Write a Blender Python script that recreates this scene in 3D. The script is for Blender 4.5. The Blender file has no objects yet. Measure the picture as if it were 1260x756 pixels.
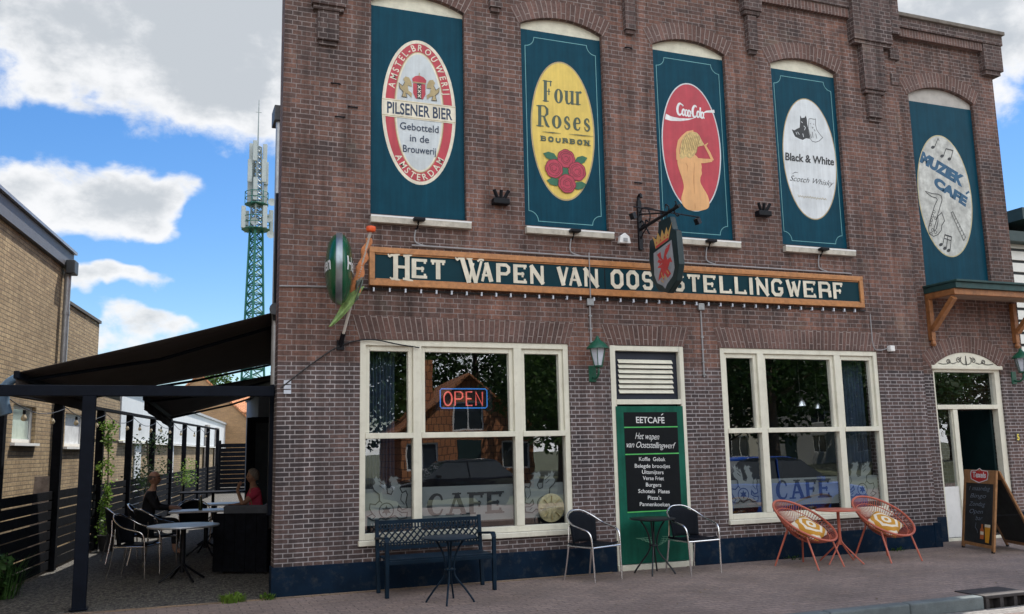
import bpy, bmesh, random
from math import *
from mathutils import Vector, Matrix
from mathutils.geometry import tessellate_polygon

S = bpy.context.scene
COL = S.collection
R = random.Random(7)

# ------------------------------------------------------------------ camera
F_PX, YAW, PITCH, ROLL = 1106.145, 0.368928, 0.155862, -0.0206658
CAM = Vector((0.0, -11.064, 1.65))
_fw = Vector((sin(YAW) * cos(PITCH), cos(YAW) * cos(PITCH), sin(PITCH)))
_r = Vector((cos(YAW), -sin(YAW), 0.0))
_u = _r.cross(_fw)
C_R = _r * cos(ROLL) + _u * sin(ROLL)
C_U = -_r * sin(ROLL) + _u * cos(ROLL)
cam_data = bpy.data.cameras.new("camera")
cam = bpy.data.objects.new("camera", cam_data)
COL.objects.link(cam)
m3 = Matrix((C_R, C_U, -_fw)).transposed()
cam.matrix_world = Matrix.Translation(CAM) @ m3.to_4x4()
cam_data.sensor_fit = 'HORIZONTAL'
cam_data.sensor_width = 36.0
cam_data.lens = F_PX * 36.0 / 1260.0
cam_data.clip_start = 0.05
cam_data.clip_end = 3000
S.camera = cam

# ------------------------------------------------------------------ light, sky, exposure
SUN_EL, SUN_AZ = radians(59), radians(45)        # azimuth from +Y towards +X (behind the cafe, to the right)
SKY_STRENGTH = 0.10
S.view_settings.view_transform = 'Standard'
S.view_settings.look = 'None'
S.view_settings.gamma = 1.0
S.view_settings.exposure = 1.33
S.view_settings.use_curve_mapping = False
sun_d = bpy.data.lights.new("sun", 'SUN')
sun_d.energy = 2.7
sun_d.angle = radians(0.53)
sun_d.color = (1.0, 0.94, 0.85)
sun = bpy.data.objects.new("sun", sun_d)
COL.objects.link(sun)
_sd = Vector((sin(SUN_AZ) * cos(SUN_EL), cos(SUN_AZ) * cos(SUN_EL), sin(SUN_EL)))
sun.rotation_euler = (-_sd).to_track_quat('-Z', 'Y').to_euler()
sun.location = _sd * 60


def dir_px(px, py):
    """viewing direction through a point measured on the photograph (1260 x 756)"""
    return C_R * ((px - 630.0) / F_PX) + C_U * ((378.0 - py) / F_PX) + _fw


def build_world():
    w = bpy.data.worlds.new("World")
    S.world = w
    w.use_nodes = True
    nt = w.node_tree
    N, L = nt.nodes, nt.links
    N.clear()
    out = N.new("ShaderNodeOutputWorld")
    bg = N.new("ShaderNodeBackground")
    L.new(bg.outputs[0], out.inputs[0])
    sky = N.new("ShaderNodeTexSky")
    sky.sky_type = 'NISHITA'
    sky.sun_disc = False
    sky.sun_elevation = SUN_EL
    sky.sun_rotation = SUN_AZ
    sky.air_density = 1.0
    sky.dust_density = 0.3
    sky.ozone_density = 3.0
    hsv = N.new("ShaderNodeHueSaturation")
    hsv.inputs['Hue'].default_value = 0.504
    hsv.inputs['Saturation'].default_value = 1.30
    hsv.inputs['Value'].default_value = 0.60
    L.new(sky.outputs[0], hsv.inputs['Color'])
    geo = N.new("ShaderNodeTexCoord")
    D = geo.outputs['Generated']

    def math(op, a, b=None, c=None, clamp=False):
        n = N.new("ShaderNodeMath")
        n.operation = op
        n.use_clamp = clamp
        for i, x in enumerate((a, b, c)):
            if x is None:
                continue
            if isinstance(x, (int, float)):
                n.inputs[i].default_value = x
            else:
                L.new(x, n.inputs[i])
        return n.outputs[0]

    def noise(scale, detail, rough, off=(0, 0, 0), stretch=(1, 1, 1), dist=0.0):
        mp = N.new("ShaderNodeMapping")
        mp.inputs['Location'].default_value = off
        mp.inputs['Scale'].default_value = stretch
        L.new(D, mp.inputs[0])
        n = N.new("ShaderNodeTexNoise")
        n.inputs['Scale'].default_value = scale
        n.inputs['Detail'].default_value = detail
        n.inputs['Roughness'].default_value = rough
        n.inputs['Distortion'].default_value = dist
        L.new(mp.outputs[0], n.inputs['Vector'])
        return n.outputs[0]

    # cumulus banks: soft lobes round given sky directions, broken up by noise
    total = None
    wn = N.new("ShaderNodeTexNoise")                  # ragged outlines: the lobes are read through a warped direction
    wn.inputs['Scale'].default_value = 9.0
    wn.inputs['Detail'].default_value = 4
    L.new(D, wn.inputs['Vector'])
    wv = N.new("ShaderNodeVectorMath")
    wv.operation = 'MULTIPLY_ADD'
    L.new(wn.outputs['Color'], wv.inputs[0])
    wv.inputs[1].default_value = (0.17, 0.17, 0.13)
    off = N.new("ShaderNodeVectorMath")
    off.operation = 'SUBTRACT'
    L.new(D, off.inputs[0])
    off.inputs[1].default_value = (0.085, 0.085, 0.065)
    L.new(off.outputs[0], wv.inputs[2])
    WD = wv.outputs[0]
    for (px, py, a, b, k) in CLOUDS:
        c = dir_px(px, py).normalized()
        ax = Vector((c.y, -c.x, 0)).normalized()
        up = ax.cross(c)
        sub = N.new("ShaderNodeVectorMath")
        sub.operation = 'SUBTRACT'
        L.new(WD, sub.inputs[0])
        sub.inputs[1].default_value = c
        q = None
        for vec, s in ((ax, a), (up, b), (c, 0.6)):
            d = N.new("ShaderNodeVectorMath")
            d.operation = 'DOT_PRODUCT'
            L.new(sub.outputs[0], d.inputs[0])
            d.inputs[1].default_value = vec / s
            sq = math('MULTIPLY', d.outputs['Value'], d.outputs['Value'])
            q = sq if q is None else math('ADD', q, sq)
        g = math('MULTIPLY', math('EXPONENT', math('MULTIPLY', q, -1.0)), k)
        total = g if total is None else math('ADD', total, g)
    n1 = noise(7.0, 9, 0.58, (3.1, 1.7, 0.4), (1, 1, 1.9), 0.3)
    n2 = noise(19.0, 8, 0.62, (0.3, 5.2, 2.2), (1, 1, 1.5), 0.2)
    dens = math('ADD', total, math('MULTIPLY', math('SUBTRACT', n1, 0.5), 1.25))
    dens = math('ADD', dens, math('MULTIPLY', math('SUBTRACT', n2, 0.5), 1.5))
    # added broken cloud out of view, thickened to send white light onto the facade
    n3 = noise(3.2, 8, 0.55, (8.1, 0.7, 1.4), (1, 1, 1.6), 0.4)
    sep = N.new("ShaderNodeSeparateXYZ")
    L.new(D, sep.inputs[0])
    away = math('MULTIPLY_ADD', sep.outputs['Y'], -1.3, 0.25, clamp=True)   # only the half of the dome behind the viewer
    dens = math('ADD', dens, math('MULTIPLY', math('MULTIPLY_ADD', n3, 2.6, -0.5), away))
    sm = N.new("ShaderNodeMapRange")
    sm.interpolation_type = 'SMOOTHSTEP'
    sm.inputs['From Min'].default_value = 0.22
    sm.inputs['From Max'].default_value = 0.86
    L.new(dens, sm.inputs['Value'])
    # thick cores go grey, rims stay white
    core = N.new("ShaderNodeMapRange")
    core.interpolation_type = 'SMOOTHSTEP'
    core.inputs['From Min'].default_value = 0.6
    core.inputs['From Max'].default_value = 1.75
    dn = math('ADD', dens, math('MULTIPLY', math('SUBTRACT', noise(15.0, 7, 0.6, (1.3, 4.4, 0.9), (1, 1, 1.6)), 0.5), 2.6))
    L.new(dn, core.inputs['Value'])
    cmix = N.new("ShaderNodeMix")
    cmix.data_type = 'RGBA'
    L.new(core.outputs[0], cmix.inputs['Factor'])
    cmix.inputs['A'].default_value = CLOUD_WHITE
    cmix.inputs['B'].default_value = CLOUD_GREY
    # unseen clouds behind the viewer are brightened to put more light on the facade
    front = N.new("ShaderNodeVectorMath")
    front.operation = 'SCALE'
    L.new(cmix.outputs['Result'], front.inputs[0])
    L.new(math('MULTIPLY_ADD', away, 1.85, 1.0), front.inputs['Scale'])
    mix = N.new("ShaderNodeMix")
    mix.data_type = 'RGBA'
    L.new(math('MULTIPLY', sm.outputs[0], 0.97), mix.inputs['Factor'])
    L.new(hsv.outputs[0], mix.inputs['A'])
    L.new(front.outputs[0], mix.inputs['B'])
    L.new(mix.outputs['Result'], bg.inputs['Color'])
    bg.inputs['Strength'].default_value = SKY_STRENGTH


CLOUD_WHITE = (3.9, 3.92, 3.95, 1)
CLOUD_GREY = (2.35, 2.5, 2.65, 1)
CLOUDS = [
    (30, 20, 0.13, 0.065, 0.9), (170, 50, 0.11, 0.07, 0.9), (300, 110, 0.06, 0.08, 0.8), (330, 10, 0.10, 0.07, 0.9),
    (60, 228, 0.10, 0.030, 1.0), (190, 245, 0.055, 0.026, 0.9), (25, 272, 0.06, 0.026, 0.7), (30, 152, 0.050, 0.024, -0.75), (120, 165, 0.03, 0.012, -0.4), (240, 195, 0.03, 0.02, -0.45),
    (175, 345, 0.065, 0.016, 0.95), (115, 350, 0.04, 0.014, 0.6), (195, 393, 0.065, 0.013, 0.85), (140, 420, 0.075, 0.014, 0.8), (200, 372, 0.05, 0.006, -0.4), (105, 385, 0.03, 0.012, -0.5),
    (295, 310, 0.050, 0.085, -1.0), (205, 302, 0.055, 0.016, -0.8), (150, 312, 0.04, 0.010, -0.5),
    (1160, 0, 0.12, 0.06, 1.0), (1258, 40, 0.06, 0.05, 0.8), (1228, 128, 0.03, 0.03, 0.55), (1230, 335, 0.05, 0.02, 0.4), (1245, 220, 0.04, 0.06, -0.5),
    (500, -150, 0.35, 0.13, 0.8), (950, -200, 0.4, 0.15, 0.9),
]
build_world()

# ------------------------------------------------------------------ measuring helpers: a point of the photograph on a plane of the place


def on_y(px, py, y=0.0):
    v = dir_px(px, py)
    return CAM + v * ((y - CAM.y) / v.y)


def on_x(px, py, x):
    v = dir_px(px, py)
    return CAM + v * ((x - CAM.x) / v.x)


def on_z(px, py, z=0.0):
    v = dir_px(px, py)
    return CAM + v * ((z - CAM.z) / v.z)


LOT = Vector((sin(radians(8)), cos(radians(8)), 0))       # the side lot line runs 8 degrees off square
LOT_N = Vector((LOT.y, -LOT.x, 0))                        # to its right


def on_lot(px, py, x0):
    v = dir_px(px, py)
    t = (Vector((x0, 0, 0)) - CAM).dot(LOT_N) / v.dot(LOT_N)
    return CAM + v * t


def lot(x0, s, z=0.0, off=0.0):
    p = Vector((x0, 0, 0)) + LOT * s + LOT_N * off
    return Vector((p.x, p.y, z))


# ------------------------------------------------------------------ objects
ORG = {}


def tag(o, label=None, cat=None, group=None, kind=None):
    if label: o["label"] = label
    if cat: o["category"] = cat
    if group: o["group"] = group
    if kind: o["kind"] = kind
    return o


def root(name, label, cat, loc=(0, 0, 0), rz=0.0, group=None, local=False):
    o = bpy.data.objects.new(name, None)
    o.empty_display_size = 0.2
    COL.objects.link(o)
    o.location = loc
    o.rotation_euler = (0, 0, rz)
    ORG[o.name] = Vector((0, 0, 0)) if (local or rz != 0.0) else Vector(loc)
    return tag(o, label, cat, group)


def copy_tree(o, parent=None):
    c = o.copy()
    COL.objects.link(c)
    if parent is not None:
        c.parent = parent
        c.matrix_parent_inverse = o.matrix_parent_inverse.copy()
    for ch in list(o.children):
        copy_tree(ch, c)
    return c


class MB:
    def __init__(self):
        self.v, self.f, self.uv, self.mi = [], [], {}, {}

    def add(self, vs, fs, uvs=None):
        o = len(self.v)
        self.v += [Vector(p) for p in vs]
        for k, f in enumerate(fs):
            if uvs: self.uv[len(self.f)] = uvs[k]
            self.f.append([i + o for i in f])
        return self

    def hexa(self, p):
        return self.add(p, [(0, 3, 2, 1), (4, 5, 6, 7), (0, 1, 5, 4), (1, 2, 6, 5), (2, 3, 7, 6), (3, 0, 4, 7)])

    def box(self, x0, x1, y0, y1, z0, z1):
        return self.hexa([(x0, y0, z0), (x1, y0, z0), (x1, y1, z0), (x0, y1, z0), (x0, y0, z1), (x1, y0, z1), (x1, y1, z1), (x0, y1, z1)])

    def obox(self, o, a, b, c):
        o, a, b, c = Vector(o), Vector(a), Vector(b), Vector(c)
        return self.hexa([o, o + a, o + a + b, o + b, o + c, o + a + c, o + a + b + c, o + b + c])

    def beam(self, p0, p1, w, h, up=(0, 0, 1)):
        p0, p1 = Vector(p0), Vector(p1)
        d = (p1 - p0)
        s = d.cross(Vector(up))
        if s.length < 1e-6: s = Vector((1, 0, 0))
        s.normalize()
        u = s.cross(d).normalized()
        return self.obox(p0 - s * w / 2 - u * h / 2, s * w, d, u * h)

    def tube(self, pts, r, n=8, closed=False, flat=1.0):
        pts = [Vector(p) for p in pts]
        m = len(pts)
        rs = r if isinstance(r, (list, tuple)) else [r] * m
        vs, fs = [], []
        prev = None
        for i, p in enumerate(pts):
            a = pts[(i - 1) % m] if (i > 0 or closed) else p
            b = pts[(i + 1) % m] if (i < m - 1 or closed) else p
            t = (b - a).normalized()
            if prev is None:
                s = t.cross(Vector((0, 0, 1)))
                if s.length < 0.05: s = t.cross(Vector((1, 0, 0)))
            else:
                s = prev - t * prev.dot(t)
            s.normalize()
            prev = s
            u = t.cross(s)
            for k in range(n):
                an = 2 * pi * k / n
                vs.append(p + s * cos(an) * rs[i] + u * sin(an) * rs[i] * flat)
        for i in range(m if closed else m - 1):
            j = (i + 1) % m
            for k in range(n):
                q = (k + 1) % n
                fs.append((i * n + k, i * n + q, j * n + q, j * n + k))
        if not closed:
            fs.append(list(range(n - 1, -1, -1)))
            fs.append([(m - 1) * n + k for k in range(n)])
        return self.add(vs, fs)

    def lathe(self, prof, c, n=24, ax=(1, 0, 0), ay=(0, 1, 0), az=(0, 0, 1)):
        c, ax, ay, az = Vector(c), Vector(ax), Vector(ay), Vector(az)
        vs, fs = [], []
        for (r, z) in prof:
            r = max(r, 1e-4)
            for k in range(n):
                a = 2 * pi * k / n
                vs.append(c + ax * (r * cos(a)) + ay * (r * sin(a)) + az * z)
        for i in range(len(prof) - 1):
            for k in range(n):
                q = (k + 1) % n
                fs.append((i * n + k, i * n + q, (i + 1) * n + q, (i + 1) * n + k))
        fs.append(list(range(n - 1, -1, -1)))
        fs.append([(len(prof) - 1) * n + k for k in range(n)])
        return self.add(vs, fs)

    def flatpoly(self, loops):
        """planar polygon(s): first loop outer, the rest holes"""
        if not hasattr(loops[0][0], '__len__'): loops = [loops]
        loops = [[Vector(p) for p in l] for l in loops]
        tris = tessellate_polygon(loops)
        return self.add([p for l in loops for p in l], [tuple(t) for t in tris])

    def prism(self, loops, vec):
        if not hasattr(loops[0][0], '__len__'): loops = [loops]
        loops = [[Vector(p) for p in l] for l in loops]
        vec = Vector(vec)
        tris = tessellate_polygon(loops)
        allp = [p for l in loops for p in l]
        self.add(allp, [tuple(t) for t in tris])
        self.add([p + vec for p in allp], [tuple(t) for t in tris])
        for l in loops:
            k = len(l)
            self.add(l + [p + vec for p in l], [(i, (i + 1) % k, (i + 1) % k + k, i + k) for i in range(k)])
        return self

    def grid(self, rows):
        """rows of points -> quads"""
        n = len(rows[0])
        fs = [(i * n + j, i * n + j + 1, (i + 1) * n + j + 1, (i + 1) * n + j) for i in range(len(rows) - 1) for j in range(n - 1)]
        return self.add([p for r in rows for p in r], fs)

    def build(self, name, mat, parent=None, smooth=False, bevel=0.0, weld=True, uvo=(0, 0), solid=0.0, subsurf=0):
        org = ORG.get(parent.name, Vector((0, 0, 0))) if parent is not None else Vector((0, 0, 0))
        me = bpy.data.meshes.new(name)
        me.from_pydata([tuple(p - org) for p in self.v], [], self.f)
        uvl = me.uv_layers.new(name="UVMap")
        for pi_, poly in enumerate(me.polygons):
            if pi_ in self.uv:
                for li, uv in zip(poly.loop_indices, self.uv[pi_]): uvl.data[li].uv = uv
                continue
            nrm = poly.normal
            ax, ay, az = abs(nrm.x), abs(nrm.y), abs(nrm.z)
            if az > 0.75: tu, tv = Vector((1, 0, 0)), Vector((0, 1, 0))
            else:
                tu = Vector((-nrm.y, nrm.x, 0))
                tu.normalize()
                if tu.x + tu.y * 0.7 < 0: tu = -tu
                tv = Vector((0, 0, 1))
            for li in poly.loop_indices:
                p = self.v[self.f[pi_][li - poly.loop_start]]
                uvl.data[li].uv = (p.dot(tu) + uvo[0], p.dot(tv) + uvo[1])
        bm = bmesh.new()
        bm.from_mesh(me)
        if weld: bmesh.ops.remove_doubles(bm, verts=bm.verts, dist=1e-5)
        bmesh.ops.recalc_face_normals(bm, faces=bm.faces)
        if smooth:
            for f in bm.faces: f.smooth = True
            for e in bm.edges:
                if len(e.link_faces) == 2 and e.calc_face_angle(0) > radians(42): e.smooth = False
        bm.to_mesh(me)
        bm.free()
        ms = mat if isinstance(mat, (list, tuple)) else [mat]
        for m in ms: me.materials.append(m)
        o = bpy.data.objects.new(name, me)
        COL.objects.link(o)
        if parent is not None:
            o.parent = parent
            ORG[o.name] = org
        if solid:
            md = o.modifiers.new("solid", 'SOLIDIFY'); md.thickness = solid; md.offset = 0
        if subsurf:
            md = o.modifiers.new("sub", 'SUBSURF'); md.levels = subsurf; md.render_levels = subsurf
        if bevel:
            md = o.modifiers.new("bevel", 'BEVEL'); md.width = bevel; md.segments = 2; md.limit_method = 'ANGLE'; md.angle_limit = radians(40)
        return o


def box_obj(name, mat, parent, x0, x1, y0, y1, z0, z1, bevel=0.0):
    return MB().box(x0, x1, y0, y1, z0, z1).build(name, mat, parent, bevel=bevel)


def smooth_curve(pts, k=6, closed=False):
    """Catmull-Rom through the points"""
    pts = [Vector(p) for p in pts]
    n = len(pts)
    out = []
    rng = range(n) if closed else range(n - 1)
    for i in rng:
        p0 = pts[(i - 1) % n] if (closed or i > 0) else pts[0]
        p1, p2 = pts[i], pts[(i + 1) % n]
        p3 = pts[(i + 2) % n] if (closed or i + 2 < n) else pts[-1]
        for j in range(k):
            t = j / k
            out.append(0.5 * ((2 * p1) + (p2 - p0) * t + (2 * p0 - 5 * p1 + 4 * p2 - p3) * t * t + (3 * p1 - p0 - 3 * p2 + p3) * t ** 3))
    if not closed: out.append(pts[-1])
    return out


# ------------------------------------------------------------------ materials
def nodes_of(name):
    m = bpy.data.materials.new(name)
    m.use_nodes = True
    nt = m.node_tree
    b = nt.nodes["Principled BSDF"]
    return m, nt, nt.nodes, nt.links, b


def ramp2(N, L, fac, c0, c1, p0=0.0, p1=1.0):
    r = N.new("ShaderNodeValToRGB")
    r.color_ramp.elements[0].position, r.color_ramp.elements[0].color = p0, (*c0, 1)
    r.color_ramp.elements[1].position, r.color_ramp.elements[1].color = p1, (*c1, 1)
    L.new(fac, r.inputs[0])
    return r.outputs[0]


def texnoise(N, L, co, scale, detail=5, rough=0.6):
    n = N.new("ShaderNodeTexNoise")
    n.inputs['Scale'].default_value = scale
    n.inputs['Detail'].default_value = detail
    n.inputs['Roughness'].default_value = rough
    if co is not None: L.new(co, n.inputs['Vector'])
    return n.outputs[0]


def add_bump(N, L, b, h, strength=0.3, dist=0.01):
    bp = N.new("ShaderNodeBump")
    bp.inputs['Strength'].default_value = strength
    bp.inputs['Distance'].default_value = dist
    L.new(h, bp.inputs['Height'])
    L.new(bp.outputs[0], b.inputs['Normal'])


def mat(name, col, rough=0.5, metal=0.0, var=0.18, scale=6.0, bump=0.0, bscale=40.0, spec=0.5, streak=0.0, dirt=0.0, dirt_col=(0.05, 0.045, 0.04), emit=0.0):
    """plain surface with uneven colour, some worn or dirty patches and fine relief"""
    m, nt, N, L, b = nodes_of(name)
    co = N.new("ShaderNodeTexCoord").outputs['Object']
    f = texnoise(N, L, co, scale, 6, 0.65)
    lo = tuple(max(0, c * (1 - var)) for c in col)
    hi = tuple(min(1, c * (1 + var)) for c in col)
    c = ramp2(N, L, f, lo, hi, 0.3, 0.7)
    if dirt:
        d = texnoise(N, L, co, scale * 2.3, 8, 0.7)
        mr = N.new("ShaderNodeMapRange")
        mr.inputs['From Min'].default_value = 0.52
        mr.inputs['From Max'].default_value = 0.75
        mr.inputs['To Max'].default_value = dirt
        L.new(d, mr.inputs['Value'])
        mx = N.new("ShaderNodeMix"); mx.data_type = 'RGBA'
        L.new(mr.outputs[0], mx.inputs['Factor'])
        L.new(c, mx.inputs['A'])
        mx.inputs['B'].default_value = (*dirt_col, 1)
        c = mx.outputs['Result']
    if streak:     # rain and brush streaks run down the surface
        mp = N.new("ShaderNodeMapping"); mp.inputs['Scale'].default_value = (9, 9, 0.55)
        L.new(co, mp.inputs[0])
        mx = N.new("ShaderNodeMix"); mx.data_type = 'RGBA'; mx.blend_type = 'MULTIPLY'; mx.inputs['Factor'].default_value = 1.0
        L.new(c, mx.inputs['A'])
        L.new(ramp2(N, L, texnoise(N, L, mp.outputs[0], 1.6, 6, 0.65), (1 - streak,) * 3, (1 + streak,) * 3, 0.32, 0.68), mx.inputs['B'])
        c = mx.outputs['Result']
    L.new(c, b.inputs['Base Color'])
    rr = N.new("ShaderNodeMapRange")
    rr.inputs['To Min'].default_value = max(0.02, rough - 0.08)
    rr.inputs['To Max'].default_value = min(1, rough + 0.1)
    L.new(texnoise(N, L, co, scale * 3, 4), rr.inputs['Value'])
    L.new(rr.outputs[0], b.inputs['Roughness'])
    b.inputs['Metallic'].default_value = metal
    b.inputs['Specular IOR Level'].default_value = spec
    if bump: add_bump(N, L, b, texnoise(N, L, co, bscale, 6, 0.6), bump, 0.01)
    if emit:
        b.inputs['Emission Color'].default_value = (*col, 1)
        b.inputs['Emission Strength'].default_value = emit
    return m


def brick_mat(name, c1, c2, mortar, bw=0.22, bh=0.068, ms=0.0065, squash=0.5, low=None, stain=0.0, bump=0.8, var=0.5, mvar=0.25, rough=0.85, swap=False, streak=0.0, drift=((1, 1, 1), (1, 1, 1))):
    """courses of stretchers and headers on the UV map (metres); weathered bricks, uneven joints"""
    m, nt, N, L, b = nodes_of(name)
    tc = N.new("ShaderNodeTexCoord")
    uv = tc.outputs['UV']
    if swap:
        mp = N.new("ShaderNodeMapping"); mp.inputs['Rotation'].default_value = (0, 0, pi / 2)
        L.new(uv, mp.inputs[0]); uv = mp.outputs[0]
    # a little waviness so that courses are not ruler straight
    nz = N.new("ShaderNodeTexNoise"); nz.inputs['Scale'].default_value = 3.0; nz.inputs['Detail'].default_value = 3
    L.new(uv, nz.inputs['Vector'])
    vm = N.new("ShaderNodeVectorMath"); vm.operation = 'MULTIPLY_ADD'
    L.new(nz.outputs['Color'], vm.inputs[0]); vm.inputs[1].default_value = (0.012, 0.010, 0)
    L.new(uv, vm.inputs[2])
    br = N.new("ShaderNodeTexBrick")
    br.offset = 0.5; br.offset_frequency = 2; br.squash = squash; br.squash_frequency = 2
    br.inputs['Scale'].default_value = 1.0
    br.inputs['Brick Width'].default_value = bw
    br.inputs['Row Height'].default_value = bh
    br.inputs['Mortar Size'].default_value = ms
    br.inputs['Mortar Smooth'].default_value = 0.25
    br.inputs['Bias'].default_value = -0.1
    br.inputs['Color1'].default_value = (*c1, 1)
    br.inputs['Color2'].default_value = (*c2, 1)
    br.inputs['Mortar'].default_value = (0, 0, 0, 1)
    L.new(vm.outputs[0], br.inputs['Vector'])
    # tone drift over the wall and speckle inside bricks
    f1 = texnoise(N, L, uv, 0.9, 5, 0.6)
    f2 = texnoise(N, L, uv, 26.0, 6, 0.7)
    mul = N.new("ShaderNodeMix"); mul.data_type = 'RGBA'; mul.blend_type = 'MULTIPLY'; mul.inputs['Factor'].default_value = 1.0
    L.new(br.outputs['Color'], mul.inputs['A'])
    L.new(ramp2(N, L, f1, tuple(1 - var * k for k in drift[0]), tuple(1 + var * .6 * k for k in drift[1]), 0.3, 0.7), mul.inputs['B'])
    mul2 = N.new("ShaderNodeMix"); mul2.data_type = 'RGBA'; mul2.blend_type = 'MULTIPLY'; mul2.inputs['Factor'].default_value = 1.0
    L.new(mul.outputs['Result'], mul2.inputs['A'])
    L.new(ramp2(N, L, f2, (0.6,) * 3, (1.35,) * 3, 0.3, 0.72), mul2.inputs['B'])
    bc = mul2.outputs['Result']
    mo = ramp2(N, L, texnoise(N, L, uv, 2.2, 6, 0.7), tuple(c * (1 - mvar * 1.6) for c in mortar), tuple(min(1, c * (1 + mvar)) for c in mortar), 0.3, 0.68)
    if low:        # repointed zone low on the wall: greyer bricks, paler joints
        zlim, bl, ml = low
        sp = N.new("ShaderNodeSeparateXYZ"); L.new(uv, sp.inputs[0])
        ad = N.new("ShaderNodeMath"); ad.operation = 'MULTIPLY_ADD'
        L.new(f1, ad.inputs[0]); ad.inputs[1].default_value = 0.5; L.new(sp.outputs['Y'], ad.inputs[2])
        mr = N.new("ShaderNodeMapRange")
        mr.inputs['From Min'].default_value = zlim + 0.20; mr.inputs['From Max'].default_value = zlim + 0.28
        mr.inputs['To Min'].default_value = 1; mr.inputs['To Max'].default_value = 0
        L.new(ad.outputs[0], mr.inputs['Value'])
        for which, tint in (('b', bl), ('m', ml)):
            mm = N.new("ShaderNodeMix"); mm.data_type = 'RGBA'; mm.blend_type = 'MULTIPLY'
            L.new(mr.outputs[0], mm.inputs['Factor'])
            L.new(bc if which == 'b' else mo, mm.inputs['A'])
            mm.inputs['B'].default_value = (*tint, 1)
            if which == 'b': bc = mm.outputs['Result']
            else: mo = mm.outputs['Result']
    mx = N.new("ShaderNodeMix"); mx.data_type = 'RGBA'
    L.new(br.outputs['Fac'], mx.inputs['Factor'])
    L.new(bc, mx.inputs['A']); L.new(mo, mx.inputs['B'])
    c = mx.outputs['Result']
    if streak:     # soot and rain streaks
        mp2 = N.new("ShaderNodeMapping"); mp2.inputs['Scale'].default_value = (5.0, 0.32, 1)
        L.new(uv, mp2.inputs[0])
        ms2 = N.new("ShaderNodeMix"); ms2.data_type = 'RGBA'; ms2.blend_type = 'MULTIPLY'; ms2.inputs['Factor'].default_value = 1.0
        L.new(c, ms2.inputs['A'])
        L.new(ramp2(N, L, texnoise(N, L, mp2.outputs[0], 1.5, 7, 0.7), (1 - streak,) * 3, (1.12,) * 3, 0.34, 0.62), ms2.inputs['B'])
        c = ms2.outputs['Result']
    if stain:      # pale lime bloom
        mr = N.new("ShaderNodeMapRange")
        mr.inputs['From Min'].default_value = 0.58; mr.inputs['From Max'].default_value = 0.78; mr.inputs['To Max'].default_value = stain
        L.new(texnoise(N, L, uv, 1.3, 8, 0.68), mr.inputs['Value'])
        ms_ = N.new("ShaderNodeMix"); ms_.data_type = 'RGBA'
        L.new(mr.outputs[0], ms_.inputs['Factor']); L.new(c, ms_.inputs['A'])
        ms_.inputs['B'].default_value = (0.34, 0.29, 0.22, 1)
        c = ms_.outputs['Result']
    L.new(c, b.inputs['Base Color'])
    b.inputs['Roughness'].default_value = rough
    b.inputs['Specular IOR Level'].default_value = 0.3
    h = N.new("ShaderNodeMath"); h.operation = 'MULTIPLY_ADD'
    L.new(br.outputs['Fac'], h.inputs[0]); h.inputs[1].default_value = -1.0
    L.new(texnoise(N, L, uv, 60.0, 5, 0.7), h.inputs[2])
    add_bump(N, L, b, h.outputs[0], bump, 0.006)
    return m


def glass_mat(name, tint=(0.85, 0.9, 0.9), f0=0.10):
    m, nt, N, L, b = nodes_of(name)
    N.remove(b)
    out = N["Material Output"]
    tr = N.new("ShaderNodeBsdfTransparent"); tr.inputs[0].default_value = (*tint, 1)
    gl = N.new("ShaderNodeBsdfGlossy"); gl.inputs['Roughness'].default_value = 0.0; gl.inputs['Color'].default_value = (0.95, 0.97, 1, 1)
    # old panes are never quite flat
    co = N.new("ShaderNodeTexCoord").outputs['Object']
    bp = N.new("ShaderNodeBump"); bp.inputs['Strength'].default_value = 0.035; bp.inputs['Distance'].default_value = 0.02
    L.new(texnoise(N, L, co, 1.7, 2, 0.5), bp.inputs['Height']); L.new(bp.outputs[0], gl.inputs['Normal'])
    lw = N.new("ShaderNodeLayerWeight"); lw.inputs['Blend'].default_value = 0.5     # same reflectance from both sides of the pane
    p5 = N.new("ShaderNodeMath"); p5.operation = 'POWER'; L.new(lw.outputs['Facing'], p5.inputs[0]); p5.inputs[1].default_value = 5.0
    fr = N.new("ShaderNodeMath"); fr.operation = 'MULTIPLY_ADD'; L.new(p5.outputs[0], fr.inputs[0]); fr.inputs[1].default_value = 1 - f0; fr.inputs[2].default_value = f0
    mx = N.new("ShaderNodeMixShader")
    L.new(fr.outputs[0], mx.inputs[0]); L.new(tr.outputs[0], mx.inputs[1]); L.new(gl.outputs[0], mx.inputs[2])
    L.new(mx.outputs[0], out.inputs['Surface'])
    return m
# ------------------------------------------------------------------ shared materials
WARM = ((1.0, .85, .75), (1.5, .9, .6))
BRICK = brick_mat("cafe_brick", (0.192, 0.110, 0.088), (0.096, 0.069, 0.065), (0.275, 0.232, 0.222), stain=0.34, streak=0.5, ms=0.006, bw=0.235, bh=0.0655, drift=WARM)
BRICK_LOW = brick_mat("repointed_low_brick", (0.125, 0.092, 0.088), (0.072, 0.060, 0.063), (0.37, 0.345, 0.350), stain=0.15, streak=0.4, ms=0.0068, bw=0.235, bh=0.0550, drift=WARM, mvar=0.18)
BRICK_ARCH = brick_mat("arch_brick", (0.170, 0.098, 0.083), (0.105, 0.070, 0.064), (0.29, 0.24, 0.22), bw=0.31, ms=0.006, squash=0.62, stain=0.12)
BRICK_DARK = brick_mat("weathered_parapet_brick", (0.140, 0.090, 0.080), (0.072, 0.054, 0.052), (0.24, 0.205, 0.195), stain=0.35, streak=0.5)
YELLOW_BRICK = brick_mat("buff_brick", (0.41, 0.31, 0.185), (0.29, 0.21, 0.125), (0.20, 0.16, 0.11), streak=0.2, ms=0.008, squash=1.0, var=0.25, bump=1.0)
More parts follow.
